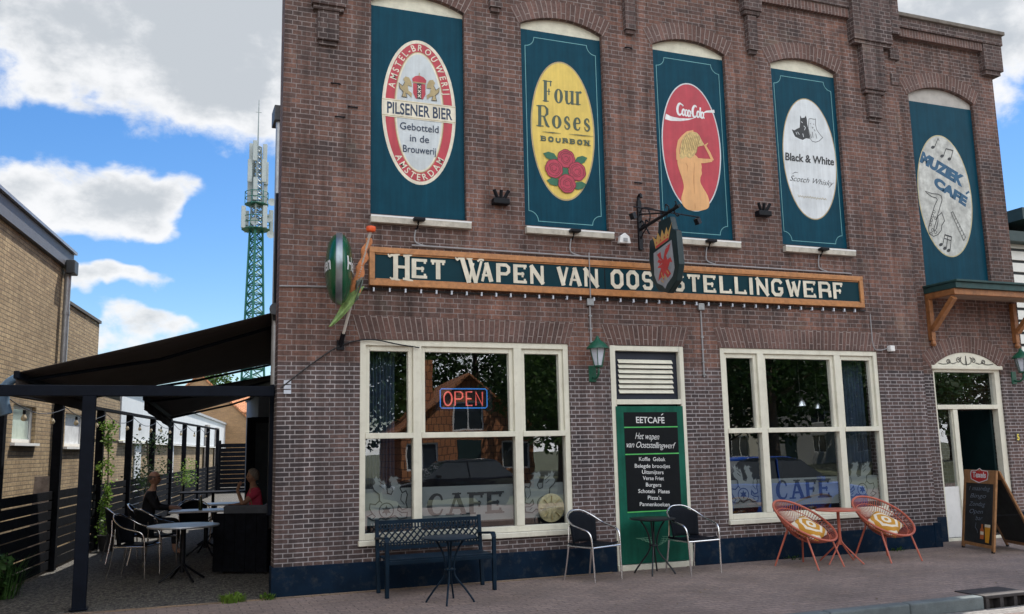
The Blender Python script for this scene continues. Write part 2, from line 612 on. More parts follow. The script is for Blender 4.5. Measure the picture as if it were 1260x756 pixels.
BRICK_STOP = brick_mat("plain_brick", (0.30, 0.165, 0.14), (0.155, 0.095, 0.09), (0.43, 0.36, 0.335))
CREAM = mat("cream_paint", (0.70, 0.69, 0.58), 0.45, var=0.07, scale=3, streak=0.05, bump=0.12, bscale=25, dirt=0.38, dirt_col=(0.42, 0.38, 0.28))
WHITE = mat("white_paint", (0.76, 0.77, 0.76), 0.45, var=0.06, scale=3, dirt=0.25, dirt_col=(0.45, 0.43, 0.38))
PLASTER = mat("cream_roughcast", (0.66, 0.64, 0.52), 0.9, var=0.12, scale=9, bump=0.9, bscale=45)
STONE = mat("grey_sill_stone", (0.50, 0.47, 0.40), 0.85, var=0.25, scale=5, bump=0.4, bscale=30, dirt=0.6, dirt_col=(0.16, 0.15, 0.12))
NAVY = mat("navy_plinth_paint", (0.004, 0.015, 0.034), 0.6, spec=0.10, var=0.3, scale=3, bump=0.25, bscale=22, dirt=0.7, dirt_col=(0.055, 0.062, 0.066))
TEAL = mat("teal_panel_paint", (0.002, 0.046, 0.076), 0.5, spec=0.12, streak=0.16, var=0.14, scale=2.5, bump=0.05, dirt=0.12, dirt_col=(0.01, 0.085, 0.13))
TEAL_DARK = mat("dark_teal_paint", (0.002, 0.032, 0.046), 0.45, spec=0.15, var=0.12, scale=3)
BLACK = mat("black_paint", (0.006, 0.007, 0.010), 0.45, spec=0.2, var=0.3)
BLACK_WOOD = mat("black_stained_wood", (0.006, 0.007, 0.010), 0.8, spec=0.06, var=0.45, scale=9, bump=0.5, bscale=30)
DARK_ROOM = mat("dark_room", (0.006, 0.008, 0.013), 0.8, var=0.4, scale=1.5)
ORANGE_WOOD = mat("varnished_wood", (0.42, 0.185, 0.065), 0.35, var=0.3, scale=14, bump=0.15, bscale=60)
BROWN_WOOD = mat("brown_timber", (0.30, 0.125, 0.045), 0.5, var=0.35, scale=12, bump=0.3, bscale=40)
GREY_METAL = mat("grey_metal", (0.34, 0.35, 0.36), 0.4, 0.7, var=0.15)
ZINC = mat("zinc", (0.40, 0.41, 0.42), 0.45, 0.5, var=0.15, dirt=0.4, dirt_col=(0.2, 0.2, 0.2))
ALU = mat("bright_aluminium", (0.78, 0.79, 0.80), 0.22, 1.0, var=0.05)
CABLE_GREY = mat("grey_conduit", (0.30, 0.30, 0.31), 0.5, var=0.1)
CABLE_BLACK = mat("black_cable", (0.012, 0.012, 0.013), 0.5)
GLASS = glass_mat("window_glass", (0.90, 0.94, 0.97), 0.19)
GLASS_SKYLIT = glass_mat("pane_glass", (0.5, 0.55, 0.6), 0.1)
ASPHALT_DARK = mat("asphalt", (0.055, 0.055, 0.058), 0.9, var=0.3, scale=3, bump=0.6, bscale=90)
CONCRETE = mat("kerb_concrete", (0.13, 0.155, 0.16), 0.85, var=0.25, scale=4, bump=0.5, bscale=60, dirt=0.35, dirt_col=(0.09, 0.09, 0.085))


def paver_mat():
    m = brick_mat("street_pavers", (0.295, 0.225, 0.195), (0.24, 0.19, 0.17), (0.17, 0.14, 0.12), bw=0.21, bh=0.105, ms=0.006, squash=1.0, var=0.30, mvar=0.3, bump=0.7, stain=0.3)
    return m


PAVER = paver_mat()
GUTTER = brick_mat("gutter_pavers", (0.30, 0.28, 0.26), (0.22, 0.21, 0.20), (0.15, 0.14, 0.14), bw=0.21, bh=0.105, ms=0.006, squash=1.0, var=0.2, bump=0.5)
ROADM = brick_mat("road_pavers", (0.25, 0.20, 0.18), (0.19, 0.15, 0.14), (0.12, 0.11, 0.1), bw=0.21, bh=0.105, ms=0.006, squash=1.0, var=0.25, bump=0.5)


def gravel_mat():
    m, nt, N, L, b = nodes_of("gravel")
    co = N.new("ShaderNodeTexCoord").outputs['Object']
    v = N.new("ShaderNodeTexVoronoi"); v.inputs['Scale'].default_value = 38.0
    L.new(co, v.inputs['Vector'])
    sp = N.new("ShaderNodeSeparateColor"); L.new(v.outputs['Color'], sp.inputs[0])
    c = ramp2(N, L, sp.outputs[0], (0.035, 0.037, 0.042), (0.22, 0.21, 0.185), 0.1, 0.95)
    mx = N.new("ShaderNodeMix"); mx.data_type = 'RGBA'; mx.blend_type = 'MULTIPLY'; mx.inputs['Factor'].default_value = 1
    L.new(c, mx.inputs['A'])
    L.new(ramp2(N, L, v.outputs['Distance'], (1, 1, 1), (0.35, 0.33, 0.3), 0.25, 0.75), mx.inputs['B'])
    L.new(mx.outputs['Result'], b.inputs['Base Color'])
    b.inputs['Roughness'].default_value = 0.9
    inv = N.new("ShaderNodeMath"); inv.operation = 'SUBTRACT'; inv.inputs[0].default_value = 1; L.new(v.outputs['Distance'], inv.inputs[1])
    add_bump(N, L, b, inv.outputs[0], 1.0, 0.02)
    return m


GRAVEL = gravel_mat()

# ------------------------------------------------------------------ ground
KY = -3.52                     # kerb line
RZ = -0.12                     # road level
MB().box(-400, 400, -400, 500, -0.40, -0.135).build("ground", mat("earth", (0.10, 0.11, 0.06), 0.95, var=0.4, scale=0.4), uvo=(0, 0))["kind"] = "structure"
MB().box(-60, 80, KY, 0.0, -0.13, 0.0).build("pavement", PAVER)["kind"] = "structure"
MB().box(11.31, 80, 0.0, 0.52, -0.13, 0.0005).build("doorstep_paving", PAVER)["kind"] = "structure"
MB().box(-60, 80, -9.0, KY - 0.42, -0.134, RZ).build("road", ROADM)["kind"] = "structure"
MB().box(-60, 80, KY - 0.42, KY - 0.145, -0.134, RZ + 0.002).build("gutter_strip", GUTTER)["kind"] = "structure"
MB().box(-60, 80, -14.5, -9.0, -0.134, -0.004).build("far_pavement", PAVER)["kind"] = "structure"
kb = MB()
x = -4.885
while x < 30:
    if not (8.1 < x + 0.5 < 8.9):
        kb.box(x + 0.004, x + 0.996, KY - 0.145, KY, -0.13, 0.012)
    x += 1.0
kb.build("kerb", CONCRETE, bevel=0.018)["kind"] = "structure"
MB().box(-30, 6.5, 0.003, 45, -0.13, -0.012).build("terrace_gravel", GRAVEL)["kind"] = "structure"
# sandy row of edging bricks along the foot of the wall
MB().box(-3.0, 5.6, -0.115, -0.03, -0.1, 0.006).build("edging_row", brick_mat("sandy_edging", (0.36, 0.25, 0.16), (0.25, 0.19, 0.14), (0.2, 0.16, 0.12), bw=0.21, bh=0.1, squash=1.0))["kind"] = "structure"

# storm drain let into the kerb: iron cover and slotted mouth
dr = root("storm_drain", "dark iron storm drain cover let into the grey kerb", "drain", (8.45, KY, 0))
IRON = mat("drain_iron", (0.06, 0.055, 0.055), 0.65, 0.5, var=0.3, bump=0.5, bscale=50)
MB().box(8.13, 8.78, KY - 0.15, KY + 0.26, -0.02, 0.014).build("cover", IRON, dr, bevel=0.008)
t = MB()
for i in range(4):
    t.box(8.13 + i * 0.2, 8.18 + i * 0.2, KY - 0.15, KY - 0.06, -0.128, -0.02)
t.box(8.13, 8.78, KY - 0.06, KY, -0.128, -0.021)
t.build("grating", IRON, dr, bevel=0.004)

# ------------------------------------------------------------------ the cafe
XL, XR, ZT = 1.245, 11.32, 9.65
RY = 0.50                       # face of the set-back right bay
RX1 = 14.14
PB, PT = 4.655, 7.52            # painted blind windows
PANELS = [(2.361, 3.656), (4.494, 5.773), (6.618, 7.892), (8.748, 10.038)]
W1 = (2.240, 5.085, 0.585, 3.035)
W2 = (7.503, 10.405, 0.585, 3.035)
DO = (5.713, 6.887, 0.03, 3.035)
ARCH_S, ARCH_R = 7.60, 0.15     # springing, rise
P5 = (12.06, 13.585)
P5B, P5S, P5R = 4.20, 7.70, 0.20
ED = (12.03, 13.575, 0.05, 2.86, 0.26)      # entrance: x0 x1 z0 springing rise


def arc_pts(x0, x1, zs, rise, n=16):
    w = (x1 - x0) / 2
    r = (w * w + rise * rise) / (2 * rise)
    a = asin(w / r)
    cx, cz = (x0 + x1) / 2, zs + rise - r
    return [(cx + r * sin(a - 2 * a * i / n), cz + r * cos(a - 2 * a * i / n)) for i in range(n + 1)], r, a, cx, cz


def arched_hole(x0, x1, zb, zs, rise, y):
    pts = [(x0, zb), (x1, zb)] + arc_pts(x0, x1, zs, rise)[0]
    return [(px, y, pz) for px, pz in pts]


cafe = root("cafe_building", "two storey brown brick cafe with stepped corbels and cream window frames", "building", ((XL + XR) / 2, 0, 0))
ZSPLIT = 2.735                  # below this line the wall is faced with smaller, paler-pointed brick


def split_wall(xa, xb, y, zt, crossing, holes, name):
    """crossing: openings over the split line as (x0, x1, z0, points of the head from left to right)"""
    up, lo = [(xa, ZSPLIT)], [(xa, 0.0), (xb, 0.0), (xb, ZSPLIT)]
    for (a, b, c, head) in crossing: up += [(a, ZSPLIT)] + head + [(b, ZSPLIT)]
    up += [(xb, ZSPLIT), (xb, zt), (xa, zt)]
    for (a, b, c, head) in reversed(crossing): lo += [(b, ZSPLIT), (b, c), (a, c), (a, ZSPLIT)]
    lo.append((xa, ZSPLIT))
    MB().prism([[(p, y, q) for p, q in up]] + holes, (0, 0.30, 0)).build(name, BRICK, cafe)
    MB().prism([[(p, y, q) for p, q in lo]], (0, 0.30, 0)).build("lower_" + name, BRICK_LOW, cafe)


split_wall(XL, XR, 0, ZT, [(a, b, c, [(a, d), (b, d)]) for (a, b, c, d) in (W1, DO, W2)], [arched_hole(a, b, PB, ARCH_S, ARCH_R, 0) for a, b in PANELS], "facade_wall")
# right bay, set back
split_wall(11.325, RX1, RY, 8.60, [(ED[0], ED[1], ED[2], list(reversed(arc_pts(ED[0], ED[1], ED[3], ED[4])[0])))], [arched_hole(P5[0], P5[1], P5B, P5S, P5R, RY)], "bay_wall")
# body behind
LEN = 11.0
t = MB()
p0, p1 = lot(XL, 0.303), lot(XL, LEN)
q0, q1 = Vector((XR, 0.303, 0)), Vector((XR + 1.5, 11.0, 0))
t.hexa([p0, p0 + LOT_N * .25, p1 + LOT_N * .25, p1, *(v + Vector((0, 0, 6.0)) for v in (p0, p0 + LOT_N * .25, p1 + LOT_N * .25, p1))])
t.build("side_wall", BRICK, cafe)
t = MB()
t.box(XR - 0.3, XR, 0.303, 11.0, 0, ZT - 0.4)
t.box(RX1 - 0.3, RX1, RY + 0.303, 9.0, 0, 8.9)
t.box(XL + 2, RX1 - 0.3, 10.7, 11.0, 0, 6.0)
t.build("rear_wall", BRICK, cafe)
TILE_RED = brick_mat("orange_roof_tiles", (0.50, 0.20, 0.09), (0.38, 0.14, 0.07), (0.10, 0.045, 0.03), bw=0.24, bh=0.30, ms=0.018, squash=1.0, var=0.25, bump=1.0)
t = MB()
t.hexa([(XL + 0.1, 0.31, 5.95), (XR - .31, 0.31, 5.95), (XR - .31, 10.9, 5.95), (XL + 1.6, 10.9, 5.95), (6.2, 0.31, 9.4), (6.4, 0.31, 9.4), (6.4, 10.9, 9.4), (6.2, 10.9, 9.4)])
t.box(XR + 0.01, RX1 - 0.31, RY + 0.31, 8.9, 8.3, 8.5)
t.build("roof", TILE_RED, cafe)
# room inside (what the panes look into)
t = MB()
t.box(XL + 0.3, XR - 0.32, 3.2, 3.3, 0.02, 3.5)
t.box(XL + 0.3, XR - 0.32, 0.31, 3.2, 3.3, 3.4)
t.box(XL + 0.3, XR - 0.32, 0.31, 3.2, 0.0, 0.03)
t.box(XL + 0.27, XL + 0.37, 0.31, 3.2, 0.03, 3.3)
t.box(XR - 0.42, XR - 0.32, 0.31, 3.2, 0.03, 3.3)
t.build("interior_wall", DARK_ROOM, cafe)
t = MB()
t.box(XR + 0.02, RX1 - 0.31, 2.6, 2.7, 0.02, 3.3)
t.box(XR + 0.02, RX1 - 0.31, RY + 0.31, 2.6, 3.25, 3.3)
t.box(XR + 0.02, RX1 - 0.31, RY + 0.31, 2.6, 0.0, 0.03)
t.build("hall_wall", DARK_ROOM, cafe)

# plinth, painted navy, interrupted by the menu door; returns round the corners
for bx_ in ((XL - 0.03, DO[0] - 0.015, -0.024, -0.001, 0.0, 0.338), (DO[1] + 0.015, XR - 0.1, -0.024, -0.001, 0.0, 0.338), (XL - 0.03, XL - 0.001, 0, 0.2, 0.0, 0.338),
            (XR - 0.099, XR + 0.05, -0.03, -0.001, 0.0, 0.37), (XR + 0.003, ED[0] - 0.02, RY - 0.03, RY - 0.001, 0.0, 0.40), (ED[1] + 0.02, RX1 + 0.02, RY - 0.03, RY - 0.001, 0.0, 0.40)):
    MB().box(*bx_).build("plinth", NAVY, cafe, bevel=0.006)


def ring(x0, x1, zs, rise, thick, y, name="brick_arch"):
    pts, r, a, cx, cz = arc_pts(x0, x1, zs, rise, 22)
    mb = MB()
    fr, n, e = -0.006, 22, a * 1.06
    for i in range(n):
        a0, a1 = -e + 2 * e * i / n, -e + 2 * e * (i + 1) / n
        P = lambda rr, an, yy: Vector((cx + rr * sin(an), yy, cz + rr * cos(an)))
        ri = r + 0.001
        ro = r + thick
        v0, v1 = r * a0, r * a1
        mb.add([P(ri, a0, y + fr), P(ri, a1, y + fr), P(ro, a1, y + fr), P(ro, a0, y + fr)], [(0, 1, 2, 3)], [[(0, v0), (0, v1), (thick, v1), (thick, v0)]])
        mb.add([P(ri, a0, y + fr), P(ri, a1, y + fr), P(ri, a1, y + 0.06), P(ri, a0, y + 0.06)], [(0, 1, 2, 3)], [[(0, v0), (0, v1), (.08, v1), (.08, v0)]])
        mb.add([P(ro, a0, y + fr), P(ro, a1, y + fr), P(ro, a1, y + 0.0), P(ro, a0, y + 0.0)], [(0, 1, 2, 3)], [[(0, v0), (0, v1), (.08, v1), (.08, v0)]])
    return mb.build(name, BRICK_ARCH, cafe)


for a, b in PANELS: ring(a, b, ARCH_S, ARCH_R, 0.26, 0)
ring(P5[0], P5[1], P5S, P5R, 0.27, RY)
ring(ED[0], ED[1], ED[3], ED[4], 0.28, RY)


def flat_arch(x0, x1, z0, h, flare):
    mb = MB()
    n = 40
    for i in range(n):
        f0, f1 = i / n, (i + 1) / n
        b0, b1 = x0 + (x1 - x0) * f0, x0 + (x1 - x0) * f1
        t0, t1 = x0 - flare + (x1 - x0 + 2 * flare) * f0, x0 - flare + (x1 - x0 + 2 * flare) * f1
        sk = 0.03
        mb.add([(b0, -0.005, z0), (b1, -0.005, z0), (t1, -0.005, z0 + h), (t0, -0.005, z0 + h)], [(0, 1, 2, 3)], [[(0, b0), (0, b1), (h, b1 + sk * 0), (h, b0)]])
        mb.add([(b0, -0.005, z0), (b1, -0.005, z0), (b1, 0.03, z0), (b0, 0.03, z0)], [(0, 1, 2, 3)], [[(0, b0), (0, b1), (.05, b1), (.05, b0)]])
        mb.add([(t0, -0.005, z0 + h), (t1, -0.005, z0 + h), (t1, 0.0, z0 + h), (t0, 0.0, z0 + h)], [(0, 1, 2, 3)], [[(0, b0), (0, b1), (.05, b1), (.05, b0)]])
    return mb.build("brick_arch", BRICK_ARCH, cafe)


flat_arch(W1[0] - 0.01, W1[1] + 0.01, 3.037, 0.30, 0.09)
flat_arch(W2[0] - 0.01, W2[1] + 0.01, 3.037, 0.30, 0.09)
flat_arch(DO[0] - 0.01, DO[1] + 0.01, 3.037, 0.28, 0.10)

# corbelled consoles and the cornice between them
SOLDIER = BRICK_ARCH


def console(cx, steps):
    mb = MB()
    for (w, z0, z1, d) in steps:
        mb.box(cx - w / 2, cx + w / 2, -d, -0.001, z0 + 0.06, z1)
        mb.box(cx - w / 2 + 0.02, cx + w / 2 - 0.02, -d + 0.03, -0.001, z0, z0 + 0.059)
    return mb.build("corbel", BRICK_DARK, cafe, uvo=(0.03, 0.01))


for cx in (4.10, 6.22, 8.385): console(cx, [(0.17, 7.67, 8.30, 0.09), (0.33, 8.301, 9.1, 0.14)])
console(1.79, [(0.27, 6.84, 7.30, 0.07), (0.43, 7.301, 8.13, 0.12), (0.75, 8.131, 9.1, 0.16)])
console(10.74, [(0.27, 6.84, 7.30, 0.07), (0.44, 7.301, 8.13, 0.12), (0.80, 8.131, 9.1, 0.16)])
for x0, x1 in ((2.17, 3.93), (4.27, 6.05), (6.39, 8.215), (8.555, 10.335)):
    mb = MB()
    n = 2
    mb.add([(x0, -0.07, 8.58), (x1, -0.07, 8.58), (x1, -0.07, 8.74), (x0, -0.07, 8.74)], [(0, 1, 2, 3)], [[(0, x0), (0, x1), (.31, x1), (.31, x0)]])
    mb.add([(x0, -0.07, 8.58), (x1, -0.07, 8.58), (x1, -0.001, 8.58), (x0, -0.001, 8.58)], [(0, 1, 2, 3)], [[(0, x0), (0, x1), (.07, x1), (.07, x0)]])
    mb.build("cornice_band", SOLDIER, cafe)
    MB().box(x0, x1, -0.10, -0.001, 8.741, 9.1).build("cornice", BRICK_DARK, cafe)
MB().box(XL - 0.04, XR + 0.05, -0.17, 0.31, 9.101, 9.70).build("parapet", BRICK_DARK, cafe)
# little stepped nibs at the main corner
mb = MB()
for i, (z0, z1, d) in enumerate(((7.55, 7.75, 0.03), (8.0, 8.2, 0.06), (8.45, 9.1, 0.10))):
    mb.box(XR - 0.14, XR + d, -d * 0.7, 0.2, z0, z1)
mb.build("corbel", BRICK_DARK, cafe)

# right bay cornice: coping, brick band, soldier course and end corbel
zc1 = 9.12
t = MB()
t.box(11.33, RX1 + 0.20, RY - 0.20, RY + 0.5, zc1 - 0.07, zc1)
t.build("coping", mat("weathered_coping", (0.16, 0.14, 0.12), 0.9, var=0.3, bump=0.5), cafe, bevel=0.01)
t = MB()
t.box(11.33, RX1 + 0.17, RY - 0.15, RY + 0.45, 8.86, zc1 - 0.071)
t.build("parapet", BRICK_DARK, cafe)
t = MB()
t.add([(11.33, RY - 0.11, 8.71), (RX1 - 0.31, RY - 0.11, 8.71), (RX1 - 0.31, RY - 0.11, 8.859), (11.33, RY - 0.11, 8.859)], [(0, 1, 2, 3)], [[(0, 0), (0, 2.6), (.31, 2.6), (.31, 0)]])
t.add([(11.33, RY - 0.11, 8.71), (RX1 - 0.31, RY - 0.11, 8.71), (RX1 - 0.31, RY - 0.001, 8.71), (11.33, RY - 0.001, 8.71)], [(0, 1, 2, 3)])
t.build("cornice_band", SOLDIER, cafe)
t = MB()
t.box(RX1 - 0.30, RX1 + 0.15, RY - 0.13, RY + 0.4, 8.36, 8.859)
t.box(RX1 - 0.27, RX1 + 0.10, RY - 0.10, RY + 0.4, 8.28, 8.359)
t.build("corbel", BRICK_DARK, cafe)
MB().box(11.33, RX1 - 0.31, RY - 0.001, RY + 0.3, 8.601, 8.87).build("bay_wall", BRICK, cafe)

# sills and roughcast tympana of the blind windows
for a, b in PANELS:
    MB().box(a - 0.005, b + 0.045, -0.075, 0.12, PB - 0.125, PB - 0.03).build("sill", STONE, cafe, bevel=0.006)
    MB().add([(a - 0.005, -0.077, PB - 0.029), (b + 0.045, -0.077, PB - 0.029), (b + 0.045, 0.06, PB + 0.0), (a - 0.005, 0.06, PB + 0.0),
              (a - 0.005, -0.077, PB - 0.05), (b + 0.045, -0.077, PB - 0.05)], [(0, 1, 2, 3), (0, 1, 5, 4)]).build("sill_top", WHITE, cafe)
    pts = [(px, 0.075, pz) for px, pz in [(a, PT + 0.02), (b, PT + 0.02)] + arc_pts(a, b, ARCH_S, ARCH_R)[0]]
    MB().prism(pts, (0, 0.05, 0)).build("arch_infill", PLASTER, cafe)
pts = [(px, RY + 0.075, pz) for px, pz in [(P5[0], 7.60), (P5[1], 7.60)] + arc_pts(P5[0], P5[1], P5S, P5R)[0]]
MB().prism(pts, (0, 0.05, 0)).build("arch_infill", mat("grey_render", (0.42, 0.40, 0.37), 0.9, var=0.15, bump=0.4), cafe)


# ------------------------------------------------------------------ windows and doors
def window(x0, x1, z0, z1, m1, m2, tr, label):
    fy0, fy1 = 0.012, 0.10
    w = MB()
    jw = 0.075
    w.box(x0, x0 + jw, fy0, fy1, z0, z1)
    w.box(x1 - jw, x1, fy0, fy1, z0, z1)
    w.box(x0 + jw, x1 - jw, fy0, fy1, z1 - 0.075, z1)
    w.box(x0 + jw, x1 - jw, fy0, fy1, z0, z0 + 0.075)
    mw = 0.055
    for m in (m1, m2): w.box(m - mw, m + mw, fy0 - 0.004, fy1, z0 + 0.075, z1 - 0.075)
    lights = ((x0 + jw, m1 - mw), (m1 + mw, m2 - mw), (m2 + mw, x1 - jw))
    for a, b in lights: w.box(a, b, fy0 - 0.012, fy1, tr - 0.035, tr + 0.035)
    f = w.build("window", CREAM, cafe, bevel=0.006)
    f["label"] = label
    # projecting bottom rail
    MB().box(x0 - 0.015, x1 + 0.015, -0.05, 0.11, z0 - 0.065, z0 - 0.001).build("sill", CREAM, f, bevel=0.008)
    for a, b in lights:
        s = MB()
        sw, sy0, sy1 = 0.055, 0.045, 0.115
        s.box(a + .001, a + sw, sy0, sy1, tr + 0.036, z1 - 0.076)
        s.box(b - sw, b - .001, sy0, sy1, tr + 0.036, z1 - 0.076)
        s.box(a + sw, b - sw, sy0, sy1, z1 - 0.076 - 0.065, z1 - 0.076)
        s.build("sash", CREAM, f, bevel=0.006)
        MB().add([(a + sw, 0.088, tr + 0.035), (b - sw, 0.088, tr + 0.035), (b - sw, 0.088, z1 - 0.14), (a + sw, 0.088, z1 - 0.14)], [(0, 1, 2, 3)]).build("pane", GLASS, f)
        MB().add([(a, 0.070, z0 + 0.075), (b, 0.070, z0 + 0.075), (b, 0.070, tr - 0.035), (a, 0.070, tr - 0.035)], [(0, 1, 2, 3)]).build("pane", GLASS, f)
    return f, lights


win1, lights1 = window(*W1, 2.975, 4.345, 1.835, "left cafe window with a red open sign and a round cream plate in it")
win2, lights2 = window(*W2, 8.21, 9.62, 1.835, "right cafe window behind the coral chairs")

# menu door: cream frame, louvred fanlight, green menu board
d = MB()
x0, x1, z0, z1 = DO
d.box(x0, x0 + 0.075, 0.0, 0.11, z0, z1)
d.box(x1 - 0.075, x1, 0.0, 0.11, z0, z1)
d.box(x0 + .075, x1 - .075, 0.0, 0.11, z1 - 0.075, z1)
d.box(x0 + .075, x1 - .075, -0.008, 0.11, 2.215, 2.285)
d.box(x0, x1, -0.03, 0.11, 0.0, 0.075)
menu_frame = d.build("blocked_doorway", CREAM, cafe, bevel=0.006)
MB().box(x0 + .076, x1 - .076, 0.075, 0.10, 2.286, z1 - 0.076).build("fanlight_board", mat("navy_board", (0.008, 0.014, 0.03), 0.5), menu_frame)
v = MB()
for k in range(7):
    z = 2.375 + k * 0.070
    v.add([(x0 + .15, 0.035, z), (x1 - .16, 0.035, z), (x1 - .16, 0.072, z + 0.050), (x0 + .15, 0.072, z + 0.050), (x0 + .15, 0.045, z - .006), (x1 - .16, 0.045, z - .006)], [(0, 1, 2, 3), (0, 1, 5, 4)])
v.build("louvre", CREAM, menu_frame)

# entrance: arched cream doorcase, fanlight, sidelight; the door itself stands open on a dark hall
ex0, ex1, ez0, ezs, er = ED
ey = RY + 0.03
e = MB()
e.box(ex0, ex0 + 0.06, ey, ey + 0.12, ez0, ezs - 0.001)
e.box(ex1 - 0.12, ex1, ey, ey + 0.12, ez0, ezs - 0.001)
e.box(ex0 + .06, ex1 - .12, ey - 0.01, ey + 0.12, 2.15, 2.225)
e.box(ex0 + .06, ex1 - .12, ey, ey + 0.12, ezs - 0.08, ezs - 0.001)
e.box(ex0 + 0.40, ex0 + 0.50, ey, ey + 0.11, ez0, 2.149)
e.box(ex0 - .02, ex1 + .02, ey - 0.06, ey + 0.12, 0.0, ez0)
ent = e.build("entrance", CREAM, cafe, bevel=0.006)
ap = arc_pts(ex0, ex1, ezs, er, 20)[0]
MB().prism([(px, ey - 0.02, pz) for px, pz in [(ex0, ezs), (ex1, ezs)] + ap], (0, 0.12, 0)).build("arched_head", CREAM, ent)
MB().box(ex0 - 0.03, ex1 + 0.03, ey - 0.055, ey + 0.02, ezs - 0.035, ezs + 0.03).build("head_moulding", CREAM, ent, bevel=0.01)
MB().box(ex0 + 0.061, ex0 + 0.399, ey + 0.03, ey + 0.06, ez0 + 0.001, 0.87).build("side_panel", WHITE, ent)
sidep = MB().box(ex0 + 0.061, ex0 + 0.075, ey + 0.03, ey + 0.08, 0.871, 2.149).box(ex0 + 0.385, ex0 + 0.399, ey + 0.03, ey + 0.08, 0.871, 2.149).build("side_sash", CREAM, ent)
MB().add([(ex0 + .075, ey + .05, .87), (ex0 + .385, ey + .05, .87), (ex0 + .385, ey + .05, 2.149), (ex0 + .075, ey + .05, 2.149)], [(0, 1, 2, 3)]).build("pane", GLASS, ent)
MB().add([(ex0 + .06, ey + .06, 2.225), (ex1 - .12, ey + .06, 2.225), (ex1 - .12, ey + .06, ezs - .08), (ex0 + .06, ey + .06, ezs - .08)], [(0, 1, 2, 3)]).build("pane", GLASS, ent)
MB().box(ex1 - 0.175, ex1 - 0.128, ey + 0.125, ey + 0.98, ez0 + 0.001, 2.145).build("open_door_leaf", mat("door_dark_green", (0.004, 0.016, 0.018), 0.5, spec=.2), ent, bevel=0.004)
MB().tube([(ex0 + 0.55, ey + 0.03, 1.05), (ex0 + 0.80, ey - 0.02, 0.80)], 0.012).build("handle", ALU, ent)
# scroll ornament on the head
SCROLL = mat("dark_scroll_paint", (0.03, 0.03, 0.028), 0.5)
s = MB()
cx = (ex0 + ex1) / 2
for sg in (-1, 1):
    for (ox, oz, rr, turns, a0) in ((0.17, 0.10, 0.055, 1.5, 3.6), (0.40, 0.075, 0.045, 1.4, 3.6)):
        pts = []
        for i in range(22):
            q = i / 21
            an = a0 - q * turns * 2 * pi
            rad = rr * (1 - 0.75 * q)
            pts.append((cx + sg * (ox + rad * cos(an)), ey - 0.024, ezs + 0.02 + oz + rad * sin(an)))
        s.tube(pts, 0.0065, 5)
    s.tube([(cx + sg * x_, ey - 0.024, ezs + 0.02 + z_) for x_, z_ in ((0.02, 0.03), (0.06, 0.035), (0.11, 0.06), (0.125, 0.12), (0.10, 0.16))], 0.0065, 5)
    s.tube([(cx + sg * x_, ey - 0.024, ezs + 0.02 + z_) for x_, z_ in ((0.22, 0.06), (0.30, 0.04), (0.36, 0.055), (0.44, 0.035), (0.52, 0.03), (0.62, 0.045))], 0.0065, 5)
s.tube([(cx, ey - 0.024, ezs + 0.04), (cx, ey - 0.024, ezs + 0.2)], [0.014, 0.005], 5)
s.build("scroll_ornament", SCROLL, ent)

# canopy on timber brackets beside the music panel
cz = 4.10
can = MB().box(11.99, 15.0, -0.18, RY - 0.002, cz, cz + 0.10).box(11.97, 15.02, -0.22, RY - 0.002, cz + 0.101, cz + 0.135).build("canopy", mat("canopy_green_felt", (0.015, 0.055, 0.055), 0.6, var=0.3, dirt=0.4, dirt_col=(0.09, 0.09, 0.07)), cafe, bevel=0.005)
b_ = MB().box(12.0, 12.085, -0.13, RY - 0.002, cz - 0.10, cz - 0.001).box(12.085, 14.96, -0.13, -0.05, cz - 0.10, cz - 0.001)
b_.build("fascia", BROWN_WOOD, can, bevel=0.006)
MB().box(12.086, 14.96, -0.049, RY - 0.003, cz - 0.06, cz - 0.002).build("soffit", mat("pale_soffit", (0.30, 0.22, 0.17), 0.8, var=0.2), can)
for xx in (12.0, 13.93):
    br = MB()
    br.box(xx, xx + 0.085, RY - 0.085, RY - 0.002, cz - 0.80, cz - 0.101)
    br.beam((xx + 0.042, -0.07, cz - 0.14), (xx + 0.042, RY - 0.09, cz - 0.62), 0.076, 0.10, (1, 0, 0))
    br.lathe([(0.03, -.10), (0.05, -.06), (0.03, 0.0)], (xx + 0.042, RY - 0.06, cz - 0.80), 10)
    br.build("bracket", BROWN_WOOD, can, bevel=0.006)
# house number
# ------------------------------------------------------------------ lettering and painted signs
_TXT = {}


def text_geo(s, bold=0.0, shear=0.0, spacing=1.0):
    key = (s, bold, shear, spacing)
    if key in _TXT: return _TXT[key]
    cu = bpy.data.curves.new("lettering_curve", 'FONT')
    cu.body = s
    cu.offset = bold
    cu.shear = shear
    cu.space_character = spacing
    cu.resolution_u = 4
    cu.fill_mode = 'FRONT'
    ob = bpy.data.objects.new("lettering_curve", cu)
    COL.objects.link(ob)
    bpy.context.view_layer.update()
    dg = bpy.context.evaluated_depsgraph_get()
    me = bpy.data.meshes.new_from_object(ob.evaluated_get(dg))
    vs = [(v.co.x, v.co.y) for v in me.vertices]
    fs = [tuple(p.vertices) for p in me.polygons]
    bpy.data.objects.remove(ob)
    bpy.data.curves.remove(cu)
    bpy.data.meshes.remove(me)
    _TXT[key] = (vs, fs)
    return _TXT[key]


CAP = 0.70


